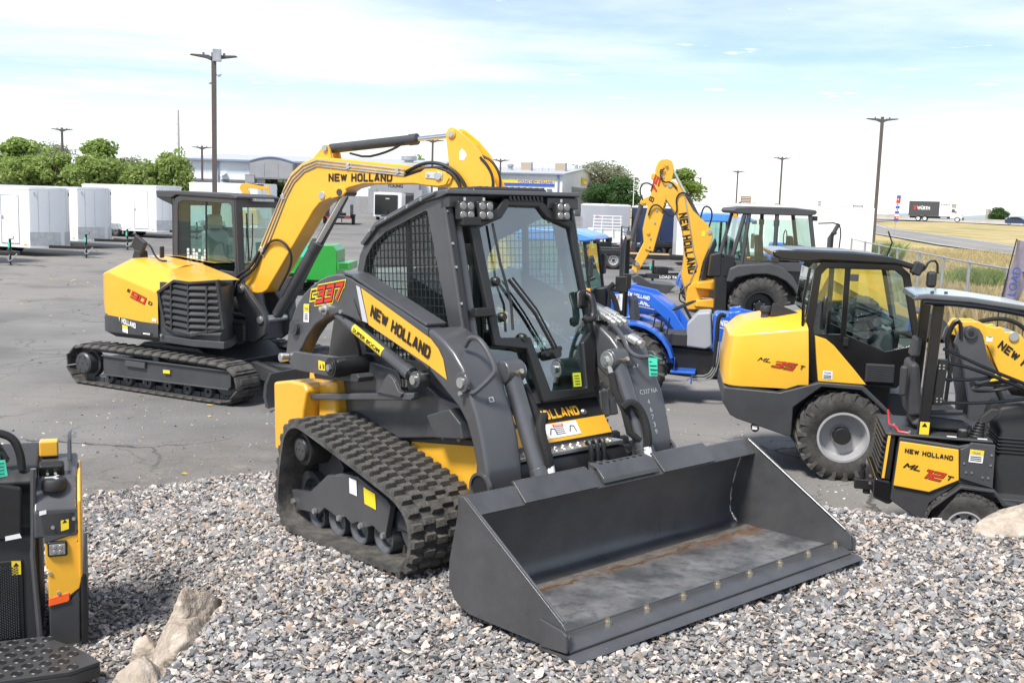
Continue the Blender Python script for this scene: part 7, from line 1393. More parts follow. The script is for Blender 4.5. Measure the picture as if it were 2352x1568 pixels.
for k, (x, y) in enumerate(((-17.59, 36.47), (-16.83, 41.11), (-17.13, 46.31), (-17.0, 56.0))):
    ya_ = R(-20); d_ = Vector((math.cos(ya_), math.sin(ya_))); z_ = gz(y)
    cargo_trailer((x - d_.x*1.15, y - d_.y*1.15, z_), ya_, ['white cargo trailer cut by the picture edge, tongue jack beside yellow leaf litter', 'white cargo trailer with a side door, second row-mate along the asphalt', 'white cargo trailer with a framed side door and chrome latch', 'white cargo trailer half hidden behind the excavator cab'][k], 'white cargo trailers in a row', H_=2.62 + (.1 if k == 3 else 0))
cargo_trailer((-14.6, 64, gz(64)), R(-20), 'white cargo trailer farthest back, its roof showing above the excavator cab', 'white cargo trailers in a row', H_=2.95)
cargo_trailer((-28.5, 52, gz(52)), R(-14), 'long white cargo trailer whose pale roof rises behind the front row', 'white cargo trailers in a row', L_=9, H_=2.95)
cargo_trailer((5.0, 58, gz(58)), R(-92), 'plain silver grey enclosed trailer beside the navy one', None, 'trailer_grey', W_=2.6, H_=2.46, nose=.12, door=False, stone=False, jackx=.9)
cargo_trailer((8.1, 58.6, gz(58)), R(-97), 'navy blue enclosed trailer behind the backhoe arm', None, 'navy', H_=2.42, nose=.12, W_=3.3, door=False, stone=False, jackx=.9)
cargo_trailer((16.0, 47.6, gz(48)), R(-4), 'long white enclosed trailer behind the backhoe cab', None, 'trailer_white', L_=8.6, H_=2.78, nose=.1, door=False, stone=False, jackx=.9)
cargo_trailer((-11.6, 95, gz(95)), R(-88), 'white enclosed trailer with its black front facing the lot by the building', None, 'trailer_white', H_=2.45, nose=.06, W_=2.5, door=False, stone=False, jackx=.8)
bf = bpy.data.objects['cargo_trailer.009'] if 'cargo_trailer.009' in bpy.data.objects else None
if bf:
    MB().box(.003, .02, -1.15, .90, .50, 2.30).build('front_panel', 'black_gloss', bf)
    text('lettering', 'XTREME', 'print_white', bf, (.022, -.2, 1.9), (0, 1, 0), (0, 0, 1), .36, .10, bold=.03)
# ------------------------------------------------------------------ open trailers
def open_trailer(loc, yaw, label, L_=4.2, W_=2.0, sides=.0, deck='wood', rim='rim_grey', dz=.58, tongue_text=None, gate=True):
    o = empty('open_trailer', loc, yaw, label, 'trailer', 'open trailers parked behind the tractors'); h = W_/2
    for s in (-1, 1):
        MB().box(-L_, 0, s*h - .05, s*h + .05, dz - .12, dz + .06).build('side_rail', 'black', o, bevel=.01)
        if sides: MB().box(-L_, 0, s*h - .03, s*h + .03, dz + .065, dz + sides).build('side_wall', 'black', o, bevel=.01)
        for x in (-L_*.55, -L_*.55 - .85):
            wheel(o, (x, s*(h + .16), .36), .36, .22, .2, s, rim, n=22, rim_depth=.05, holes=8)
        MB().prism([(-L_*.55 + .5, .60), (-L_*.55 + .4, .78), (-L_*.55 - 1.25, .78), (-L_*.55 - 1.35, .60)], 'y', s*(h + .04), s*(h + .30)).build('mudguard', 'black', o, bevel=.01)
    n = 10
    for k in range(n): MB().box(-L_ + .05, -.02, -h + .06 + (W_ - .12)*k/n, -h + .06 + (W_ - .12)*(k+1)/n - .012, dz, dz + .04).build('deck_board', deck, o)
    MB().box(-L_ - .05, -L_, -h, h, dz - .14, dz + .04).build('rear_beam', 'black', o, bevel=.01)
    for s in (-1, 1): MB().box(-L_ - .065, -L_ - .05, s*h*.75 - .22, s*h*.75 + .22, dz - .10, dz - .01).build('tail_lamp', 'red', o, bevel=.005)
    if gate:
        for s in (-1, 1): MB().box(-L_ - .02, -L_ + .04, s*h - .04, s*h + .04, dz + .06, dz + .95).build('gate_post', 'black', o, bevel=.008)
        for z_ in (.35, .65, .9): MB().box(-L_ - .01, -L_ + .03, -h + .04, h - .04, dz + z_ - .02, dz + z_ + .02).build('gate_rail', 'black', o)
    for s in (-1, 1): MB().prism([(0, s*.75), (1.35, s*.05), (1.35, s*.14), (0, s*.87)], 'z', dz - .12, dz + .02).build('tongue', 'black', o, bevel=.008)
    MB().box(1.3, 1.75, -.06, .06, dz - .12, dz).build('coupler', 'black', o, bevel=.01); MB().cyl((1.15, .02, 0), (1.15, .02, dz + .45), .04, n=10).build('jack', 'black', o)
    MB().box(1.18, 1.22, -.14, -.10, dz + .15, dz + .32).build('price_tag', 'tag_green', o); MB().box(.7, 1.1, -.35, .25, dz + .03, dz + .25).build('tool_box', 'black', o, bevel=.02)
    if tongue_text: text('lettering', tongue_text, 'print_white', o, (1.0, .335, dz - .095), (-.88, .475, 0), (0, 0, 1), .75, .085, bold=.02)
    return o
open_trailer((6.6, 44.6, gz(45)), R(-6), 'black utility trailer with a timber plank deck and grey rims', L_=4.3)
open_trailer((4.35, 50.2, gz(48)), R(91), 'black dump trailer with red tail lamps in front of the silver trailer', L_=3.4, sides=.85, gate=False, deck='black', rim='black')
open_trailer((10.6, 52.4, gz(52)), R(4), 'black equipment trailer with black wheels behind the backhoe arm', L_=5.2, deck='black', rim='black')
open_trailer((5.55, 33.4, 0), R(186), 'black trailer with its white-lettered tongue pointing at the digging bucket', L_=4.5, tongue_text='LOAD TRAIL', deck='black', rim='black')
open_trailer((-14.2, 85.5, gz(85)), R(96), 'black dump trailer far across the lot under the excavator boom', L_=3.8, W_=1.9, sides=.95, deck='black', rim='black', gate=False)
# white rack truck bed behind the dump trailer
RK = empty('headache_rack', (4.75, 54.5, gz(54)), 0, 'white tubular truck rack showing above the black dump trailer', 'rack')
for z_ in (1.45, 1.62, 1.78, 1.95): MB().tube([(-.75, 0, z_), (.75, 0, z_)], .025, 6).build('rack_bar', 'white', RK)
for x in (-.75, -.3, .3, .75): MB().tube([(x, 0, 1.0), (x*.9, 0, 1.97)], .025, 6).build('rack_post', 'white', RK)
MB().prism([(-.95, .55), (-.9, 1.3), (.9, 1.3), (.95, .55)], 'y', .1, 1.6).build('truck_bed', 'white', RK, bevel=.05); MB().box(-.6, -.45, -.03, .03, 1.90, 1.95).build('rack_lamp', 'red', RK)
# ------------------------------------------------------------------ buildings
def siding(name, c):
    m = mat(name, c, .5, var=.03, scale=.4); t = m.node_tree; b = t.nodes['Principled BSDF']; co = nd(t, 'ShaderNodeTexCoord'); wv = nd(t, 'ShaderNodeTexWave'); wv.inputs['Scale'].default_value = 1.05; wv.wave_profile = 'SAW'
    t.links.new(co.outputs['Object'], wv.inputs[0]); bp = nd(t, 'ShaderNodeBump'); bp.inputs['Strength'].default_value = .5; bp.inputs['Distance'].default_value = .06; t.links.new(wv.outputs[0], bp.inputs['Height']); t.links.new(bp.outputs[0], b.inputs['Normal'])
siding('siding_white', (.76, .78, .82))
B1 = empty('dealership_building', (-36.1, 115, gz(115)), 0, 'long white metal dealership building with a grey arched entrance behind the excavator', 'building'); g0 = gz(115)
X_ = lambda x: x + 36.1
Z_ = lambda z_: z_ - g0
LB = 27.5
MB().add([(0, 0, 0), (LB, 0, 0), (LB, 0, Z_(6.35)), (0, 0, Z_(6.35))], [(0, 1, 2, 3)]).build('wall', 'siding_white', B1, smooth=False)
MB().add([(0, 0, 0), (0, 0, Z_(6.35)), (0, 15, Z_(7.5)), (0, 30, Z_(6.35)), (0, 30, 0)], [(0, 1, 2, 3, 4)]).build('wall', 'wall_white', B1, smooth=False)
MB().add([(0, 30, 0), (LB, 30, 0), (LB, 30, Z_(6.35)), (0, 30, Z_(6.35))], [(0, 1, 2, 3)]).build('wall', 'wall_white', B1, smooth=False)
RF = MB().prism([(-.5, Z_(6.30)), (-.5, Z_(6.48)), (15, Z_(7.62)), (30.5, Z_(6.48)), (30.5, Z_(6.30)), (15, Z_(7.45))], 'x', -.4, LB + .4).build('roof', 'roof_grey', B1)
MB().box(-.45, LB + .45, -.62, -.502, Z_(6.28), Z_(6.46)).build('gutter', 'blue_grey', RF)
MB().box(.02, LB - .1, -.06, -.003, 0, 1.85).build('block_wainscot', 'cmu', B1)
for x0, x1 in ((-35.5, -33.25), (-31.55, -29.15), (-22.4, -20.2)):
    wn = MB().box(X_(x0), X_(x1), -.08, -.065, .9, Z_(4.05)).build('window', 'glass_window', B1)
    for k in range(1, 3): MB().box(X_(x0 + (x1 - x0)*k/3) - .04, X_(x0 + (x1 - x0)*k/3) + .04, -.12, -.085, .9, Z_(4.05)).build('mullion', 'trim_grey', wn)
    MB().box(X_(x0) - .6, X_(x1) + .15, -.20, -.09, Z_(4.06), Z_(4.32)).build('window_header', 'trim_grey', wn)
for x in (-33.3, -29.8): MB().cyl((X_(x + .8), -.12, 0), (X_(x + .8), -.12, Z_(6.3)), .09, n=8).build('downpipe', 'blue_grey', B1)
AR = MB().prism([(X_(-28.62), Z_(4.48)), (X_(-28.62), Z_(6.32))] + [(X_(-28.62 + 4.62*k/12), Z_(6.32 + .46*math.sin(math.pi*k/12))) for k in range(1, 12)] + [(X_(-24.0), Z_(6.32)), (X_(-24.0), Z_(4.48))], 'y', -1.9, -.01).build('entrance_canopy', 'wall_grey', B1)
MB().tube([(X_(-28.62 + 4.62*k/12), -1.92, Z_(6.34 + .46*math.sin(math.pi*k/12))) for k in range(13)], .10, 6).build('canopy_trim', 'blue_grey', AR)
for k in range(3): MB().box(X_(-28.45) + 1.48*k, X_(-28.45) + 1.48*k + 1.40, -1.93, -1.902, Z_(4.6), Z_(6.15)).build('canopy_panel', 'wall_grey', AR)
for x in (-29.1, -24.5):
    pl_ = MB().box(X_(x), X_(x) + 1.0, -2.0, -.9, 0, Z_(4.9)).build('pillar', 'wall_grey', B1)
    for k in range(5): MB().box(X_(x) - .01, X_(x) + 1.01, -2.01, -.89, .75*k + .70, .75*k + .74).build('pillar_joint', 'trim_grey', pl_)
dg_ = MB().box(X_(-27.3), X_(-24.5), -.12, -.065, 0, Z_(4.48)).build('entrance_glazing', 'glass_window', B1)
for k in range(4): MB().box(X_(-27.3) + .93*k - .03, X_(-27.3) + .93*k + .03, -.16, -.125, 0, Z_(4.48)).build('mullion', 'black', dg_)
for k in range(1, 5): MB().box(X_(-27.3), X_(-24.5), -.16, -.125, .7*k, .7*k + .05).build('transom', 'black', dg_)
MB().box(X_(-28.0), X_(-27.35), -.5, -.1, 0, Z_(4.45)).build('side_wall', 'white', B1)
C2 = MB().box(X_(-15.7), X_(-10.5), -1.8, -.01, Z_(3.45), Z_(6.2)).build('entrance_canopy', 'wall_grey', B1)
text('lettering', 'YOUNG', 'print_black', C2, (X_(-13.9), -1.80, Z_(3.95)), (1, 0, 0), (0, 0, 1), 1.7, .40, bold=.05)
for x in (-15.9, -11.0): MB().box(X_(x), X_(x) + .9, -1.9, -.9, 0, Z_(3.8)).build('pillar', 'wall_grey', B1)
MB().box(X_(-14.8), X_(-11.2), -.12, -.065, 0, Z_(3.4)).build('entrance_glazing', 'glass_window', B1)
MB().cyl((X_(-31.9), -.3, Z_(4.9)), (X_(-31.95), -.35, Z_(5.0)), .38, .05, n=16).build('satellite_dish', 'white', B1)
MB().lathe([(.5, 0), (.5, .25), (.9, .30), (.9, .75), (.3, .8), (.001, .8)], (X_(-12.4), 6, Z_(6.9)), axis='z', n=14).build('roof_vent', 'galv', B1)
# second building with gable end and lettered band
B2 = empty('showroom_building', (5.6, 130, gz(130)), R(-14), 'white gabled building with a yellow and blue lettered band and roof coolers', 'building'); g0 = gz(130); L2 = 26
e_ = 6.38 - g0; r_ = 7.5 - g0
MB().add([(-L2, 0, 0), (0, 0, 0), (0, 0, e_), (-L2, 0, e_)], [(0, 1, 2, 3)]).build('wall', 'siding_white', B2, smooth=False)
MB().add([(0, 0, 0), (0, 27, 0), (0, 27, e_), (0, 13.5, r_), (0, 0, e_)], [(0, 1, 2, 3, 4)]).build('wall', 'wall_white', B2, smooth=False); MB().add([(-L2, 27, 0), (0, 27, 0), (0, 27, e_), (-L2, 27, e_)], [(0, 1, 2, 3)]).build('wall', 'wall_white', B2, smooth=False)
RF = MB().prism([(-.4, e_ - .03), (-.4, e_ + .12), (13.5, r_ + .14), (27.4, e_ + .12), (27.4, e_ - .03), (13.5, r_ - .02)], 'x', -L2, .35).build('roof', 'roof_grey', B2)
MB().box(-L2, .36, -.52, -.402, e_ - .06, e_ + .10).build('gutter', 'blue_grey', RF); MB().cyl((-.5, -.12, 0), (-.5, -.12, e_), .10, n=8).build('downpipe', 'blue_grey', B2)
SG = MB().box(-8.3, -1.0, -.10, -.03, 5.22 - g0, 5.62 - g0).build('sign_band', 'print_yellow', B2); MB().box(-8.3, -1.0, -.105, -.03, 4.92 - g0, 5.215 - g0).build('sign_band', 'print_blue', B2)
text('lettering', 'YOUNG NEW HOLLAND', 'print_blue', B2, (-5.7, -.105, 5.25 - g0), (1, 0, 0), (0, 0, 1), 4.6, .33, bold=.04)
MB().box(-1.9, -1.3, -.25, -.02, 4.35 - g0, 4.6 - g0).build('wall_lamp', 'trim_grey', B2)
dr_ = MB().box(.004, .05, 6.2, 23.5, 0, 4.75 - g0).build('overhead_door', 'wall_shutter', B2)
for k in range(7): MB().box(.05, .056, 6.25, 23.45, .5*k + .40, .5*k + .43).build('door_joint', 'trim_grey', dr_)
MB().box(.01, .06, 6.0, 23.8, 4.76 - g0, 5.05 - g0).build('door_header', 'wall_grey', B2)
ys_ = MB().box(.02, .3, 12.4, 15.6, 5.5 - g0, 6.35 - g0).build('wall_sign', 'print_yellow', B2, bevel=.05); MB().box(.301, .32, 12.9, 15.1, 5.6 - g0, 5.9 - g0).build('sign_face', 'print_white', ys_)
for x in (-6.6, -2.1):
    ac = MB().box(x, x + 1.35, 5, 6.3, e_ + .55, e_ + 1.65).build('evaporative_cooler', 'roof_grey', B2, bevel=.03); MB().box(x + .1, x + 1.25, 5.2, 6.1, e_ + .3, e_ + .55).build('cooler_base', 'trim_grey', ac)
    for k in range(12): MB().box(x + .10 + .10*k, x + .15 + .10*k, 4.985, 5.0, e_ + .68, e_ + 1.52).build('cooler_louvre', 'wood', ac)
MB().lathe([(.35, 0), (.30, .5), (.45, .55), (.45, .8), (.001, .95)], (-8.2, 6, e_ + .5), axis='z', n=14).build('roof_vent', 'galv', B2); MB().cyl((-.7, 12.5, r_), (-.7, 12.5, r_ + .6), .2, n=10).build('roof_vent', 'galv', B2)
for x in (-3.9, -3.1): MB().cyl((x, 6, e_ + .5), (x, 6, e_ + 1.1), .04, n=6).build('vent_pipe', 'galv', B2)
B3 = empty('low_building', (-67, 128, gz(128)), R(4), 'low grey flat-roofed building behind the trees at the picture edge', 'building')
MB().box(0, 14, 0, 12, 0, 3.2).build('wall', 'cmu', B3); MB().box(-.2, 14.2, -.2, 12.2, 3.2, 4.6).build('parapet', 'trim_grey', B3); MB().box(2, 3, -.03, -.005, 1.6, 2.6).build('window', 'glass_window', B3)
# ------------------------------------------------------------------ trees
def leaf_mat(name, a, b_):
    m = bpy.data.materials.new(name); m.use_nodes = True; t = m.node_tree; p = t.nodes['Principled BSDF']; p.inputs['Roughness'].default_value = .65; p.inputs['Specular IOR Level'].default_value = .25
    g = nd(t, 'ShaderNodeNewGeometry'); cr = nd(t, 'ShaderNodeValToRGB'); cr.color_ramp.elements[0].color = (*a, 1); cr.color_ramp.elements[1].color = (*b_, 1); t.links.new(g.outputs['Random Per Island'], cr.inputs[0]); t.links.new(cr.outputs[0], p.inputs['Base Color'])
    tl = nd(t, 'ShaderNodeBsdfTranslucent'); tl.inputs[0].default_value = (*[x*1.1 for x in b_], 1); mi = nd(t, 'ShaderNodeMixShader'); mi.inputs[0].default_value = .42
    t.links.new(p.outputs[0], mi.inputs[1]); t.links.new(tl.outputs[0], mi.inputs[2]); t.links.new(mi.outputs[0], t.nodes['Material Output'].inputs[0]); MAT[name] = m
leaf_mat('leaf_olive', (.14, .215, .05), (.38, .46, .15)); leaf_mat('leaf_dark', (.035, .085, .028), (.10, .18, .06)); leaf_mat('leaf_grey', (.17, .19, .12), (.32, .33, .22)); leaf_mat('leaf_bright', (.14, .22, .045), (.32, .42, .12))
mat('bark', (.12, .09, .07), .9, var=.3, scale=12)
def make_tree(h, r, clumps, leaves, lm, seed, shape=1.0, open_=.0, leaf=.16, stem=.22):
    r_ = np.random.default_rng(seed); root = empty('broadleaf_tree', (0, 0, 0)); tr = MB(); tr.tube([(0, 0, -.2), (.05, 0, h*.2), (0, .05, h*.45), (.05, 0, h*.8)], [r*.07, r*.06, r*.045, r*.012], 8)
    C_ = []
    for i in range(clumps):
        a = r_.uniform(0, 2*np.pi); u = r_.uniform(-1, 1); rad = r_.uniform(.45, .95)
        zc_ = h*(stem + (1 - stem)*.5) + u*h*(1 - stem)*.44; w_ = r*math.sqrt(max(.05, 1 - abs(u)**(2*shape)))*rad*.86
        c_ = np.array([w_*math.cos(a), w_*math.sin(a), zc_]); C_.append(c_); b0 = Vector((0, 0, max(h*.15, zc_ - r*.7)))
        tr.tube([b0, b0.lerp(Vector(c_), .5) + Vector((0, 0, .1*r)), Vector(c_)], [r*.03, r*.02, r*.006], 5)
    tr.build('trunk', 'bark', root, ang=60)
    C_ = np.array(C_); k = r_.integers(0, len(C_), leaves); rc = r*r_.uniform(.20, .40, len(C_)); d = r_.normal(size=(leaves, 3)); d /= np.linalg.norm(d, axis=1)[:, None]
    P_ = C_[k] + d*(rc[k]*r_.uniform(.35, 1, leaves)**.5)[:, None]*np.array([1, 1, .8])
    P_[:, 2] = np.maximum(P_[:, 2], h*.06)
    n1 = r_.normal(size=(leaves, 3)) + d*.8 + np.array([0, 0, .7]); n1 /= np.linalg.norm(n1, axis=1)[:, None]; t1 = np.cross(n1, r_.normal(size=(leaves, 3))); t1 /= np.linalg.norm(t1, axis=1)[:, None]; t2 = np.cross(n1, t1)
    s = leaf*r_.uniform(.6, 1.4, leaves)[:, None]
    V = np.stack([P_ - t1*s, P_ - t2*s*.55, P_ + t1*s, P_ + t2*s*.55], 1).reshape(-1, 3)
    me = bpy.data.meshes.new('crown'); me.from_pydata(V.tolist(), [], np.arange(len(V)).reshape(-1, 4).tolist()); me.materials.append(MAT[lm]); cr = bpy.data.objects.new('crown', me); col.objects.link(cr); cr.parent = root
    return root
def place(t, loc, s, rz, label, group=None):
    t.location = loc; t.scale = s; t.rotation_euler = (0, 0, rz); tag(t, label, 'tree', group); return t
tA = make_tree(5.2, 2.3, 46, 6500, 'leaf_olive', 1); tB = make_tree(6.2, 2.4, 44, 5200, 'leaf_bright', 2, open_=.3, leaf=.18); tD = make_tree(6, 3.0, 70, 9000, 'leaf_dark', 5); tG = make_tree(6.5, 3.2, 60, 5200, 'leaf_grey', 9, leaf=.13)
GT = 'olive green trees in a line behind the cargo trailers'; lab = 'dense olive green rounded tree in the line behind the white cargo trailers'
first = True
LT = ['olive tree ending the line beside the low grey building', 'broad olive tree directly behind a brown two-headed light pole', 'low narrow olive tree squeezed between two broader olive trees', 'widest olive tree with an airy bright tree top rising above it', 'low narrow olive tree beside a small rounded olive tree', 'small rounded olive tree next to the tall pointed one', 'tall pointed olive tree beside the white dealership building']
for i, (x, y, s) in enumerate(((-37.6, 79, (.72, .8, .83)), (-35.2, 80, (.82, .9, .96)), (-33.3, 81, (.55, .7, .76)), (-31.4, 79, (.92, 1, .93)), (-29.6, 82, (.5, .7, .74)), (-28.1, 79.5, (.64, .8, .86)), (-25.9, 80, (.68, .8, 1.02)))):
    o = tA if first else copy_tree(tA); first = False; place(o, (x, y, gz(y)), s, i*1.7, LT[i], GT)
place(tB, (-43.0, 92, gz(92)), (1.15, 1.1, .98), .4, 'taller bright green tree with loose upper branches beside the twin light poles')
place(copy_tree(tB), (-37.0, 94, gz(94)), (1.3, 1.1, 1.0), 2.2, 'bright airy tree top rising above the middle of the olive tree line')
place(copy_tree(tG), (-52, 118, gz(118)), (1.1, 1, 1.0), .6, 'hazy grey-green tree beyond the twin light poles', 'far hazy trees'); place(copy_tree(tG), (-57, 122, gz(122)), (1.1, 1, 1.0), 1.6, 'hazy grey-green tree beyond the low grey building', 'far hazy trees'); place(copy_tree(tG), (-43.0, 118, gz(118)), (.8, .8, .82), 2.6, 'hazy grey-green tree showing right of the brown light pole', 'far hazy trees')
place(tG, (12.2, 150, gz(150)), (1.75, 1.5, 1.12), 3.1, 'tall pale feathery tree beside the gable of the showroom')
place(tD, (12.9, 132, gz(132)), (1.05, 1, .80), .3, 'dark green dense tree at the right of the showroom gable'); place(copy_tree(tD), (10.8, 135, gz(135)), (.8, .8, .66), 1.3, 'lower dark green bush tree against the showroom gable')
place(copy_tree(tB), (22.0, 140, gz(140)), (1.35, 1.2, 1.02), 2.0, 'light green tree rising behind the backhoe arm')
place(copy_tree(tA), (-13.5, 142, gz(142)), (.9, .9, 1.38), 2.0, 'tree top peeking over the dealership roof above the boom')
for i, (x, y, s) in enumerate(((41, 190, .5), (57, 230, .5), (63, 215, .42), (106, 232, .62), (117, 236, .5), (47, 205, .42), (52, 175, .40))):
    place(copy_tree(tD), (x, y, 1.2), (s*1.3, s*1.3, s), i, 'small dark green roadside tree along the freeway', 'roadside trees along the freeway')
# ------------------------------------------------------------------ light poles
def lamp_post(loc, h, heads=2, yaw=0., rr=.09):
    o = empty('light_pole', loc, yaw); MB().box(-rr, rr, -rr, rr, 0, h).build('pole', 'pole_brown', o, bevel=.015)
    for s in ((-1, 1) if heads == 2 else (1,)):
        MB().prism([(s*rr, h - .18), (s*.22, h - .12), (s*.95, h - .10), (s*1.05, h - .15), (s*.35, h - .26), (s*rr, h - .36)], 'y', -.14, .14).build('lamp_head', 'pole_brown', o, bevel=.02); MB().cyl((s*.45, 0, h - .11), (s*.45, 0, h - .01), .05, n=8).build('photocell', 'trim_grey', o)
    MB().box(-rr*2, rr*2, -rr*2, rr*2, 0, .5).build('base', 'concrete', o, bevel=.02); return o
PG = 'brown lot light poles'
big = lamp_post((-13.74, 48, gz(48)), 8.95 - gz(48), 2, R(8), .10); tag(big, 'brown light pole with a grey box and small white camera domes near its top', 'light pole')
MB().box(-.02, .35, -.30, -.10, 8.4, 8.95).build('control_box', 'galv', big, bevel=.02); MB().lathe([(.001, .0), (.09, .04), (.12, .12), (.06, .18)], (.22, 0, 7.75), axis='z', n=14).build('camera_dome', 'white', big); MB().lathe([(.001, .0), (.07, .04), (.09, .10), (.04, .14)], (-.18, 0, 7.4), axis='z', n=14).build('camera_dome', 'white', big)
p1 = tag(lamp_post((23.85, 70, .2), 8.85, 2, R(-8), .10), 'brown light pole standing in the field just beyond the chain-link fence', 'light pole')
for x, y, zt in ((-42.99, 100, 8.45), (-31.29, 105, 7.4), (-7.64, 95, 8.2), (-1.76, 110, 7.25), (29.92, 120, 8.85), (31.24, 150, 8.3)):
    tag(lamp_post((x, y, gz(y) if x < 20 else .8), zt - (gz(y) if x < 20 else .8)), 'distant slim brown lot light pole with two lamp heads', 'light pole', PG)
for x, y, zt in ((-67.84, 140, 8.5), (-60.64, 127, 8.5)): tag(lamp_post((x, y, gz(y)), zt - gz(y), 1), 'brown light pole with a single lamp head, one of two side by side', 'light pole', 'single-headed light poles')
tag(lamp_post((29.53, 170, 1.0), 6.8, 1, R(180)), 'small single-arm light pole behind the light green tree', 'light pole')
mt = empty('transmission_pole', (-192, 600, 0), 0, 'very tall thin steel transmission pole far behind the trees', 'pole'); MB().cyl((0, 0, 0), (0, 0, 49), 1.0, .45, n=8).build('pole', 'galv', mt)
for z_ in (30, 35.5, 41):
    for s in (-1, 1): MB().tube([(0, 0, z_), (s*2.6, 0, z_ + .9)], [.2, .08], 5).build('cross_arm', 'galv', mt)
fp_ = tag(MB().cyl((13.3, 120, 1), (13.3, 120, 8.0), .05, .03, n=8).build('flag_pole', 'white'), 'thin bare white flagpole between the dark tree and the digging arm', 'pole')
# ------------------------------------------------------------------ fence
FN = empty('chain_link_fence', (0, 0, 0), 0, 'galvanised chain-link fence along the dry grass field', 'fence')
fpts = [(14.6, 45.6), (13.7, 41.1), (13.05, 37.6), (12.4, 34.0), (12.0, 31.1), (11.45, 28.0), (10.98, 25.3), (10.65, 22.6), (10.35, 19.8), (10.1, 17.0)]
gzf = lambda x, y: float(terrain(np.array(x), np.array(y))) if x > 12 else 0.
for x, y in fpts: MB().cyl((x, y, -.1), (x, y, 1.62), .038, n=10).lathe([(.045, 0), (.04, .03), (.001, .05)], (x, y, 1.61), axis='z', n=10).build('post', 'galv', FN)
wires = MB()
for (a, b_) in zip(fpts, fpts[1:]):
    a = Vector((*a, 0)); b_ = Vector((*b_, 0)); MB().cyl(a + Vector((0, 0, 1.60)), b_ + Vector((0, 0, 1.60)), .024, n=8).build('top_rail', 'galv', FN)
    L_ = (b_ - a).length; u = (b_ - a)/L_; k = -1.5
    while k < L_:
        for s in (1, -1):
            t0, z0, t1, z1 = (k, .05, k + 1.5, 1.55) if s > 0 else (k, 1.55, k + 1.5, .05)
            if t0 < 0: z0 += -t0*s; t0 = 0
            if t1 > L_: z1 -= (t1 - L_)*s; t1 = L_
            wires.cyl(a + u*t0 + Vector((0, 0, z0)), a + u*t1 + Vector((0, 0, z1)), .0008, n=3, caps=False)
        k += .075
wires.build('wire_mesh', 'galv', FN, fix=False)['kind'] = 'stuff'
# ------------------------------------------------------------------ grass, weeds
def blades(name, pts, hgt, m, wd=.012, lean=.35):
    n = len(pts); a = rng.uniform(0, 2*np.pi, n); h = hgt*rng.uniform(.5, 1.3, n); u = np.stack([np.cos(a), np.sin(a), 0*a], -1)*(wd*(1 + h))[:, None]; b2 = rng.uniform(0, 2*np.pi, n); ln = np.stack([np.cos(b2), np.sin(b2), 0*b2], -1)*(h*lean*rng.uniform(.2, 1.4, n))[:, None]
    V = np.stack([pts - u, pts + u, pts + ln*.4 + np.array([0, 0, 1])*(h*.6)[:, None] + u*.7, pts + ln + np.array([0, 0, 1])*h[:, None]], 1).reshape(-1, 3); I = np.arange(n)[:, None]*4
    me = bpy.data.meshes.new(name); me.from_pydata(V.tolist(), [], np.concatenate([I + np.array([0, 1, 2]), I + np.array([0, 2, 3])]).tolist()); me.materials.append(MAT[m]); o = bpy.data.objects.new(name, me); col.objects.link(o); o['kind'] = 'stuff'; return o
leaf_mat('straw', (.30, .235, .11), (.58, .48, .28)); leaf_mat('weed_green', (.17, .17, .07), (.38, .34, .17)); leaf_mat('shrub_green', (.13, .20, .05), (.30, .36, .13))
def scatter(n, x0, x1, y0, y1, f=None):
    x = rng.uniform(x0, x1, n); y = y0 + (y1 - y0)*rng.uniform(0, 1, n)**1.5
    if f is not None: k = f(x, y); x, y = x[k], y[k]
    return np.stack([x, y, np.maximum(terrain(x, y), 0) - .01], -1)
fl = lambda y: np.interp(y, [q[1] for q in fpts[::-1]], [q[0] for q in fpts[::-1]])
tag(blades('field_grass', scatter(60000, 10.5, 34, 17, 75, lambda x, y: (x > fl(y) + .1) & (x < .5*y + 3)), .22, 'straw', .016), 'dry straw-coloured grass covering the field', 'grass')
tag(blades('tall_weeds', scatter(9000, 10.3, 14.5, 17, 40, lambda x, y: (np.abs(x - fl(y) - .3) < .9)), .75, 'straw', .010, .3), 'tall dry weeds growing along the fence', 'weeds')
tag(blades('green_weeds', scatter(4200, 10.6, 13.5, 18.5, 30, lambda x, y: (np.abs(x - fl(y) - .7) < 1.0) & (np.sin(y*2.1) > -.1)), .7, 'weed_green', .014, .35), 'olive green weeds among the tall dry weeds by the fence', 'weeds')
def shrub(loc, r, h, label, n=1500):
    p = rng.normal(size=(n, 3))*np.array([r*.30, r*.30, 0]) ; o = blades('field_shrub', p*np.array([1, 1, 0]), h, 'shrub_green', .008, .55); del o['kind']; o.location = loc; return tag(o, label, 'shrub')
shrub((17.5, 50, gzf(17.5, 50)), 0.9, 1.0, 'bushy green shrub beside the feather banner in the field'); shrub((18.6, 41.5, gzf(18.6, 41.5)), 1.9, .55, 'low green patch of shrub in the dry field', 2200)
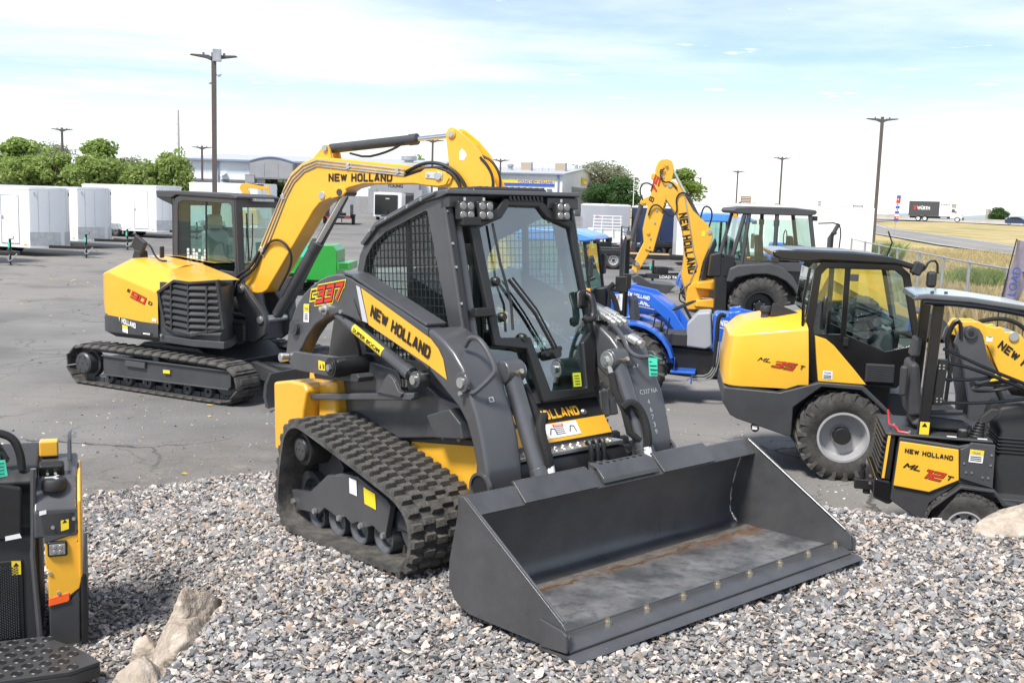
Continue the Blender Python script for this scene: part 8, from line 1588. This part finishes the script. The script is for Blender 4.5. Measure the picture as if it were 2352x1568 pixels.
# ------------------------------------------------------------------ freeway traffic and signs
TK = empty('box_truck', (*FW(-3)[:2], FW(-3)[2] + .02), R(-25), 'box truck with a dark curtain-side body and white cab on the freeway', 'truck'); TK.location.x += .423*3; TK.location.y += .906*3
MB().box(-5.2, .3, -1.25, 1.25, .98, 3.78).build('cargo_box', 'cab_grey', TK, bevel=.03); MB().box(.301, 2.3, -1.24, 1.24, 1.0, 3.80).build('cargo_front', 'trailer_white', TK, bevel=.03); MB().box(-5.25, 2.3, -1.27, 1.27, 3.78, 3.84).build('roof_rail', 'white', TK)
text('lettering', 'WÜRTH', 'print_white', TK, (-3.7, -1.255, 2.15), (1, 0, 0), (0, 0, 1), 2.3, .80, bold=.03); text('lettering', 'WÜRTH', 'print_black', TK, (.85, -1.245, 3.05), (1, 0, 0), (0, 0, 1), 1.3, .36, bold=.03)
for x, z_, s in ((-4.35, 2.2, 1.), (.48, 3.05, .45)):
    MB().prism([(x, z_ + .4*s), (x + .5*s, z_ + .4*s), (x + .5*s, z_ + .75*s), (x + .25*s, z_ + .62*s), (x, z_ + .75*s)], 'y', -1.262, -1.258).prism([(x, z_), (x + .5*s, z_), (x + .42*s, z_ + .3*s), (x + .08*s, z_ + .3*s)], 'y', -1.262, -1.258).build('logo', 'print_red', TK)
MB().prism([(2.3, .6), (2.3, 2.5), (2.6, 2.65), (3.1, 2.55), (3.45, 1.75), (4.35, 1.55), (4.5, 1.0), (4.5, .6)], 'y', -1.1, 1.1).build('cab_body', 'white', TK, bevel=.08, seg=3); MB().prism([(2.45, 1.75), (2.55, 2.4), (3.0, 2.4), (3.25, 1.75)], 'y', -1.115, -1.10).build('side_window', 'glass_window', TK); MB().add([(3.12, -.95, 2.48), (3.12, .95, 2.48), (3.48, .95, 1.78), (3.48, -.95, 1.78)], [(0, 1, 2, 3)]).build('windscreen', 'glass_window', TK)
MB().box(-5.0, 4.4, -.5, .5, .55, .95).build('frame', 'black', TK); MB().box(4.5, 4.72, -1.15, 1.15, .35, .85).build('bumper', 'black', TK, bevel=.05); MB().box(4.36, 4.52, -.6, .6, .9, 1.45).build('radiator_grille', 'galv', TK, bevel=.03); MB().box(.6, 1.8, -1.15, -.6, .45, .95).build('fuel_tank', 'galv', TK, bevel=.08)
for x in (-3.4, -2.2, 3.6):
    for s in (-1, 1): wheel(TK, (x, s*1.0, .5), .5, .3, .3, s, 'white', n=24, rim_depth=.08)
MB().tube([(3.2, -1.15, 1.9), (3.3, -1.35, 1.9)], .03, 6).build('mirror_arm', 'black', TK); MB().box(3.25, 3.35, -1.45, -1.25, 1.6, 2.2).build('mirror', 'black', TK, bevel=.03)
cx, cy, cz_ = FW(11); CRR = empty('car', (cx + .423*2.5, cy + .906*2.5, cz_ + .02), R(-25), 'dark hatchback car driving ahead of the box truck on the freeway', 'car')
MB().prism([(-2.1, .35), (-2.15, .85), (-1.9, 1.05), (1.0, .98), (1.9, .80), (2.15, .60), (2.15, .30), (-2, .28)], 'y', -.88, .88).build('body', 'navy', CRR, bevel=.10, seg=3); MB().prism([(-1.95, 1.0), (-1.5, 1.42), (-.2, 1.50), (.35, 1.42), (1.15, .98)], 'y', -.74, .74, [(-1.95, 1.0), (-1.5, 1.42), (-.2, 1.50), (.35, 1.42), (1.15, .98)]).build('cabin', 'black_gloss', CRR, bevel=.12, seg=3)
for x in (-1.35, 1.35):
    for s in (-1, 1): wheel(CRR, (x, s*.78, .33), .33, .2, .22, s, 'rim_grey', n=20, rim_depth=.04)
for s in (-1, 1): MB().box(2.0, 2.16, s*.75 - .15, s*.75 + .12, .60, .74).build('headlight', 'lens', CRR, bevel=.03)
def sign(name, x, y, z0, w_, z1, h_, m, label, cat='sign', legs=1):
    o = empty(name, (x, y, z0), R(-10), label, cat); MB().box(-w_/2, w_/2, -.08, .08, z1 - z0, z1 - z0 + h_).build('panel', m, o, bevel=.03)
    for k in range(legs): xx = 0 if legs == 1 else (-w_*.3 + w_*.6*k/(legs-1)); MB().cyl((xx, .1, -.3), (xx, .1, z1 - z0 + h_*.5), .09, n=8).build('post', 'galv', o)
    return o
mat('sign_brown', (.20, .11, .07), .6); mat('sign_dark', (.03, .03, .035), .5); mat('sign_yellow', (.80, .45, .02), .5)
s1 = sign('guide_sign', 39.1, 180, 1.3, 1.7, 3.55, 1.55, 'sign_brown', 'brown guide sign with pale lines of text beside the freeway', legs=2)
for k in range(5): MB().box(-.75, .75, -.10, -.085, 2.4 + .28*k, 2.47 + .28*k).build('text_line', 'print_white', s1)
s2 = sign('warning_sign', 40.3, 179, 1.3, .1, 3.6, .1, 'sign_yellow', 'small yellow diamond road sign beside the brown guide sign'); MB().prism([(0, 2.0), (.42, 2.45), (0, 2.9), (-.42, 2.45)], 'y', -.14, -.10).build('diamond', 'sign_yellow', s2)
s3 = sign('tall_sign', 51.7, 180, 1.2, .75, 3.85, 1.1, 'white', 'tall white roadside sign with grey lettering beyond the long white trailer')
for k in range(3): MB().box(-.25, .25, -.10, -.085, 2.75 + .3*k, 2.9 + .3*k).build('text_line', 'trim_grey', s3)
MB().prism([(-1.0, .6), (-.3, 2.5), (.3, 2.5), (.3, .6)], 'y', .1, .5).build('sign_base', 'sign_brown', s3)
s4 = sign('message_board', 58.3, 180, 1.3, 1.6, 3.05, 1.2, 'sign_dark', 'dark roadside message board on one post by the freeway')
for k in range(3): MB().box(-.7, .7, -.10, -.085, 2.3 + .25*k, 2.42 + .25*k).build('text_line', 'sign_brown' if k == 0 else 'white', s4)
for i, (x, h_) in enumerate(((81.8, 3.1), (83.1, 3.1), (89.6, 2.2))): tag(MB().box(x*1.2 - .7, x*1.2 + .0, 239, 240, 0, 2.6 + h_).build('concrete_column', 'concrete', bevel=.1), 'pale concrete column standing beyond the freeway', 'column', 'concrete columns beyond the freeway')
YV = empty('yellow_van', (53.6, 176, 1.5), R(-25), 'yellow vehicle just showing above the long white trailer by the freeway', 'van'); MB().prism([(-1.6, .3), (-1.6, 1.5), (.6, 1.6), (1.2, .95), (1.7, .85), (1.7, .3)], 'y', -.8, .8).build('body', 'yellow2', YV, bevel=.1); MB().prism([(.1, 1.0), (.1, 1.45), (.55, 1.45), (1.0, 1.0)], 'y', -.82, -.8).build('side_window', 'glass_window', YV)
for x in (-1, 1.1): wheel(YV, (x, -.75, .33), .33, .2, .2, -1, n=16, rim_depth=.04)
# feather banner and flag
FB = empty('feather_banner', (21.55, 60, gzf(21.55, 60)), R(4), 'tall narrow blue, white and red feather banner on a pole in the field', 'banner'); b0 = gzf(21.55, 60)
MB().tube([(0, 0, 0), (.06, 0, 1.8 - b0), (.16, 0, 3.85 - b0)], .015, 6).build('pole', 'galv', FB)
cols_ = ['print_blue', 'print_red', 'print_red', 'print_white', 'print_blue', 'print_white', 'print_blue', 'print_white', 'print_red', 'print_blue']
for k, c_ in enumerate(cols_):
    za, zb = 3.80 - .148*k, 3.80 - .148*(k+1); xa = lambda z_: .06 + (z_ - 1.8)*.049
    MB().prism([(xa(za) - .10, za - b0), (xa(za) + .13, za - b0), (xa(zb) + .13, zb - b0), (xa(zb) - .10, zb - b0)], 'y', -.012, .012).build('banner_panel', c_, FB)
for k in (1, 3, 5, 8): MB().box(.02 + .07, .02 + .15, -.018, -.013, 3.70 - .148*k - b0, 3.76 - .148*k - b0).build('banner_letter', 'print_white' if cols_[k] != 'print_white' else 'print_blue', FB)
mat('flag_cloth', (.30, .26, .32), .8, var=.15)
FF = empty('feather_flag', (10.02, 21.5, 0), R(20), 'grey and purple feather flag with lettering beside the fence', 'flag'); m = MB(); rows = []
for k in range(13):
    t_ = k/12; z_ = .95 + 1.75*t_; x0 = .02 + .28*t_; w_ = .62*math.sin(math.pi*min(1, .25 + .60*(1 - t_)))**.7*(1 - .25*t_); rows.append([(x0 + w_*j/5, .05*math.sin(j*1.3 + k*.5), z_ - .10*(j/5)) for j in range(6)])
m.quadgrid(rows).build('flag_sheet', 'flag_cloth', FF); MB().tube([(0, 0, 0), (0, 0, .95), (.10, 0, 1.6), (.30, 0, 2.7)], .014, 6).build('flag_pole', 'black', FF)
FF.scale = (1, 1, .84)
text('lettering', 'LOAD', 'print_blue', FF, (.32, -.07, 1.30), (.16, 0, 1), (-1, 0, .16), .70, .22, bold=.0)

# yellow boom of a small excavator parked behind the trailers
SE = empty('small_excavator', (-15.2, 60, gz(60)), R(5), 'small yellow excavator whose folded boom just shows above the trailers', 'excavator')
MB().prism([(-.9, .7), (-.9, 1.5), (.5, 1.6), (.6, .7)], 'y', -.6, .6).build('body', 'yellow', SE, bevel=.06)
for s in (-1, 1): MB().prism([(-1.0, .0), (-1.15, .25), (-1.0, .5), (1.0, .5), (1.15, .25), (1.0, 0)], 'y', s*.75, s*.45).build('track', 'tread', SE, bevel=.05)
MB().prism([(.5, 1.0), (-.55, 2.75), (-.45, 3.0), (-.2, 3.05), (1.0, 2.85), (1.05, 2.7), (-.1, 2.75), (.75, 1.05)], 'y', -.1, .1).build('boom', 'yellow', SE, bevel=.02)
MB().cyl((-.1, 0, 3.0), (.8, 0, 2.95), .05, n=10).build('arm_cylinder', 'black', SE); MB().prism([(.95, 2.95), (1.1, 2.95), (1.25, 1.6), (1.15, 1.6)], 'y', -.08, .08).build('dipper', 'yellow', SE, bevel=.01)
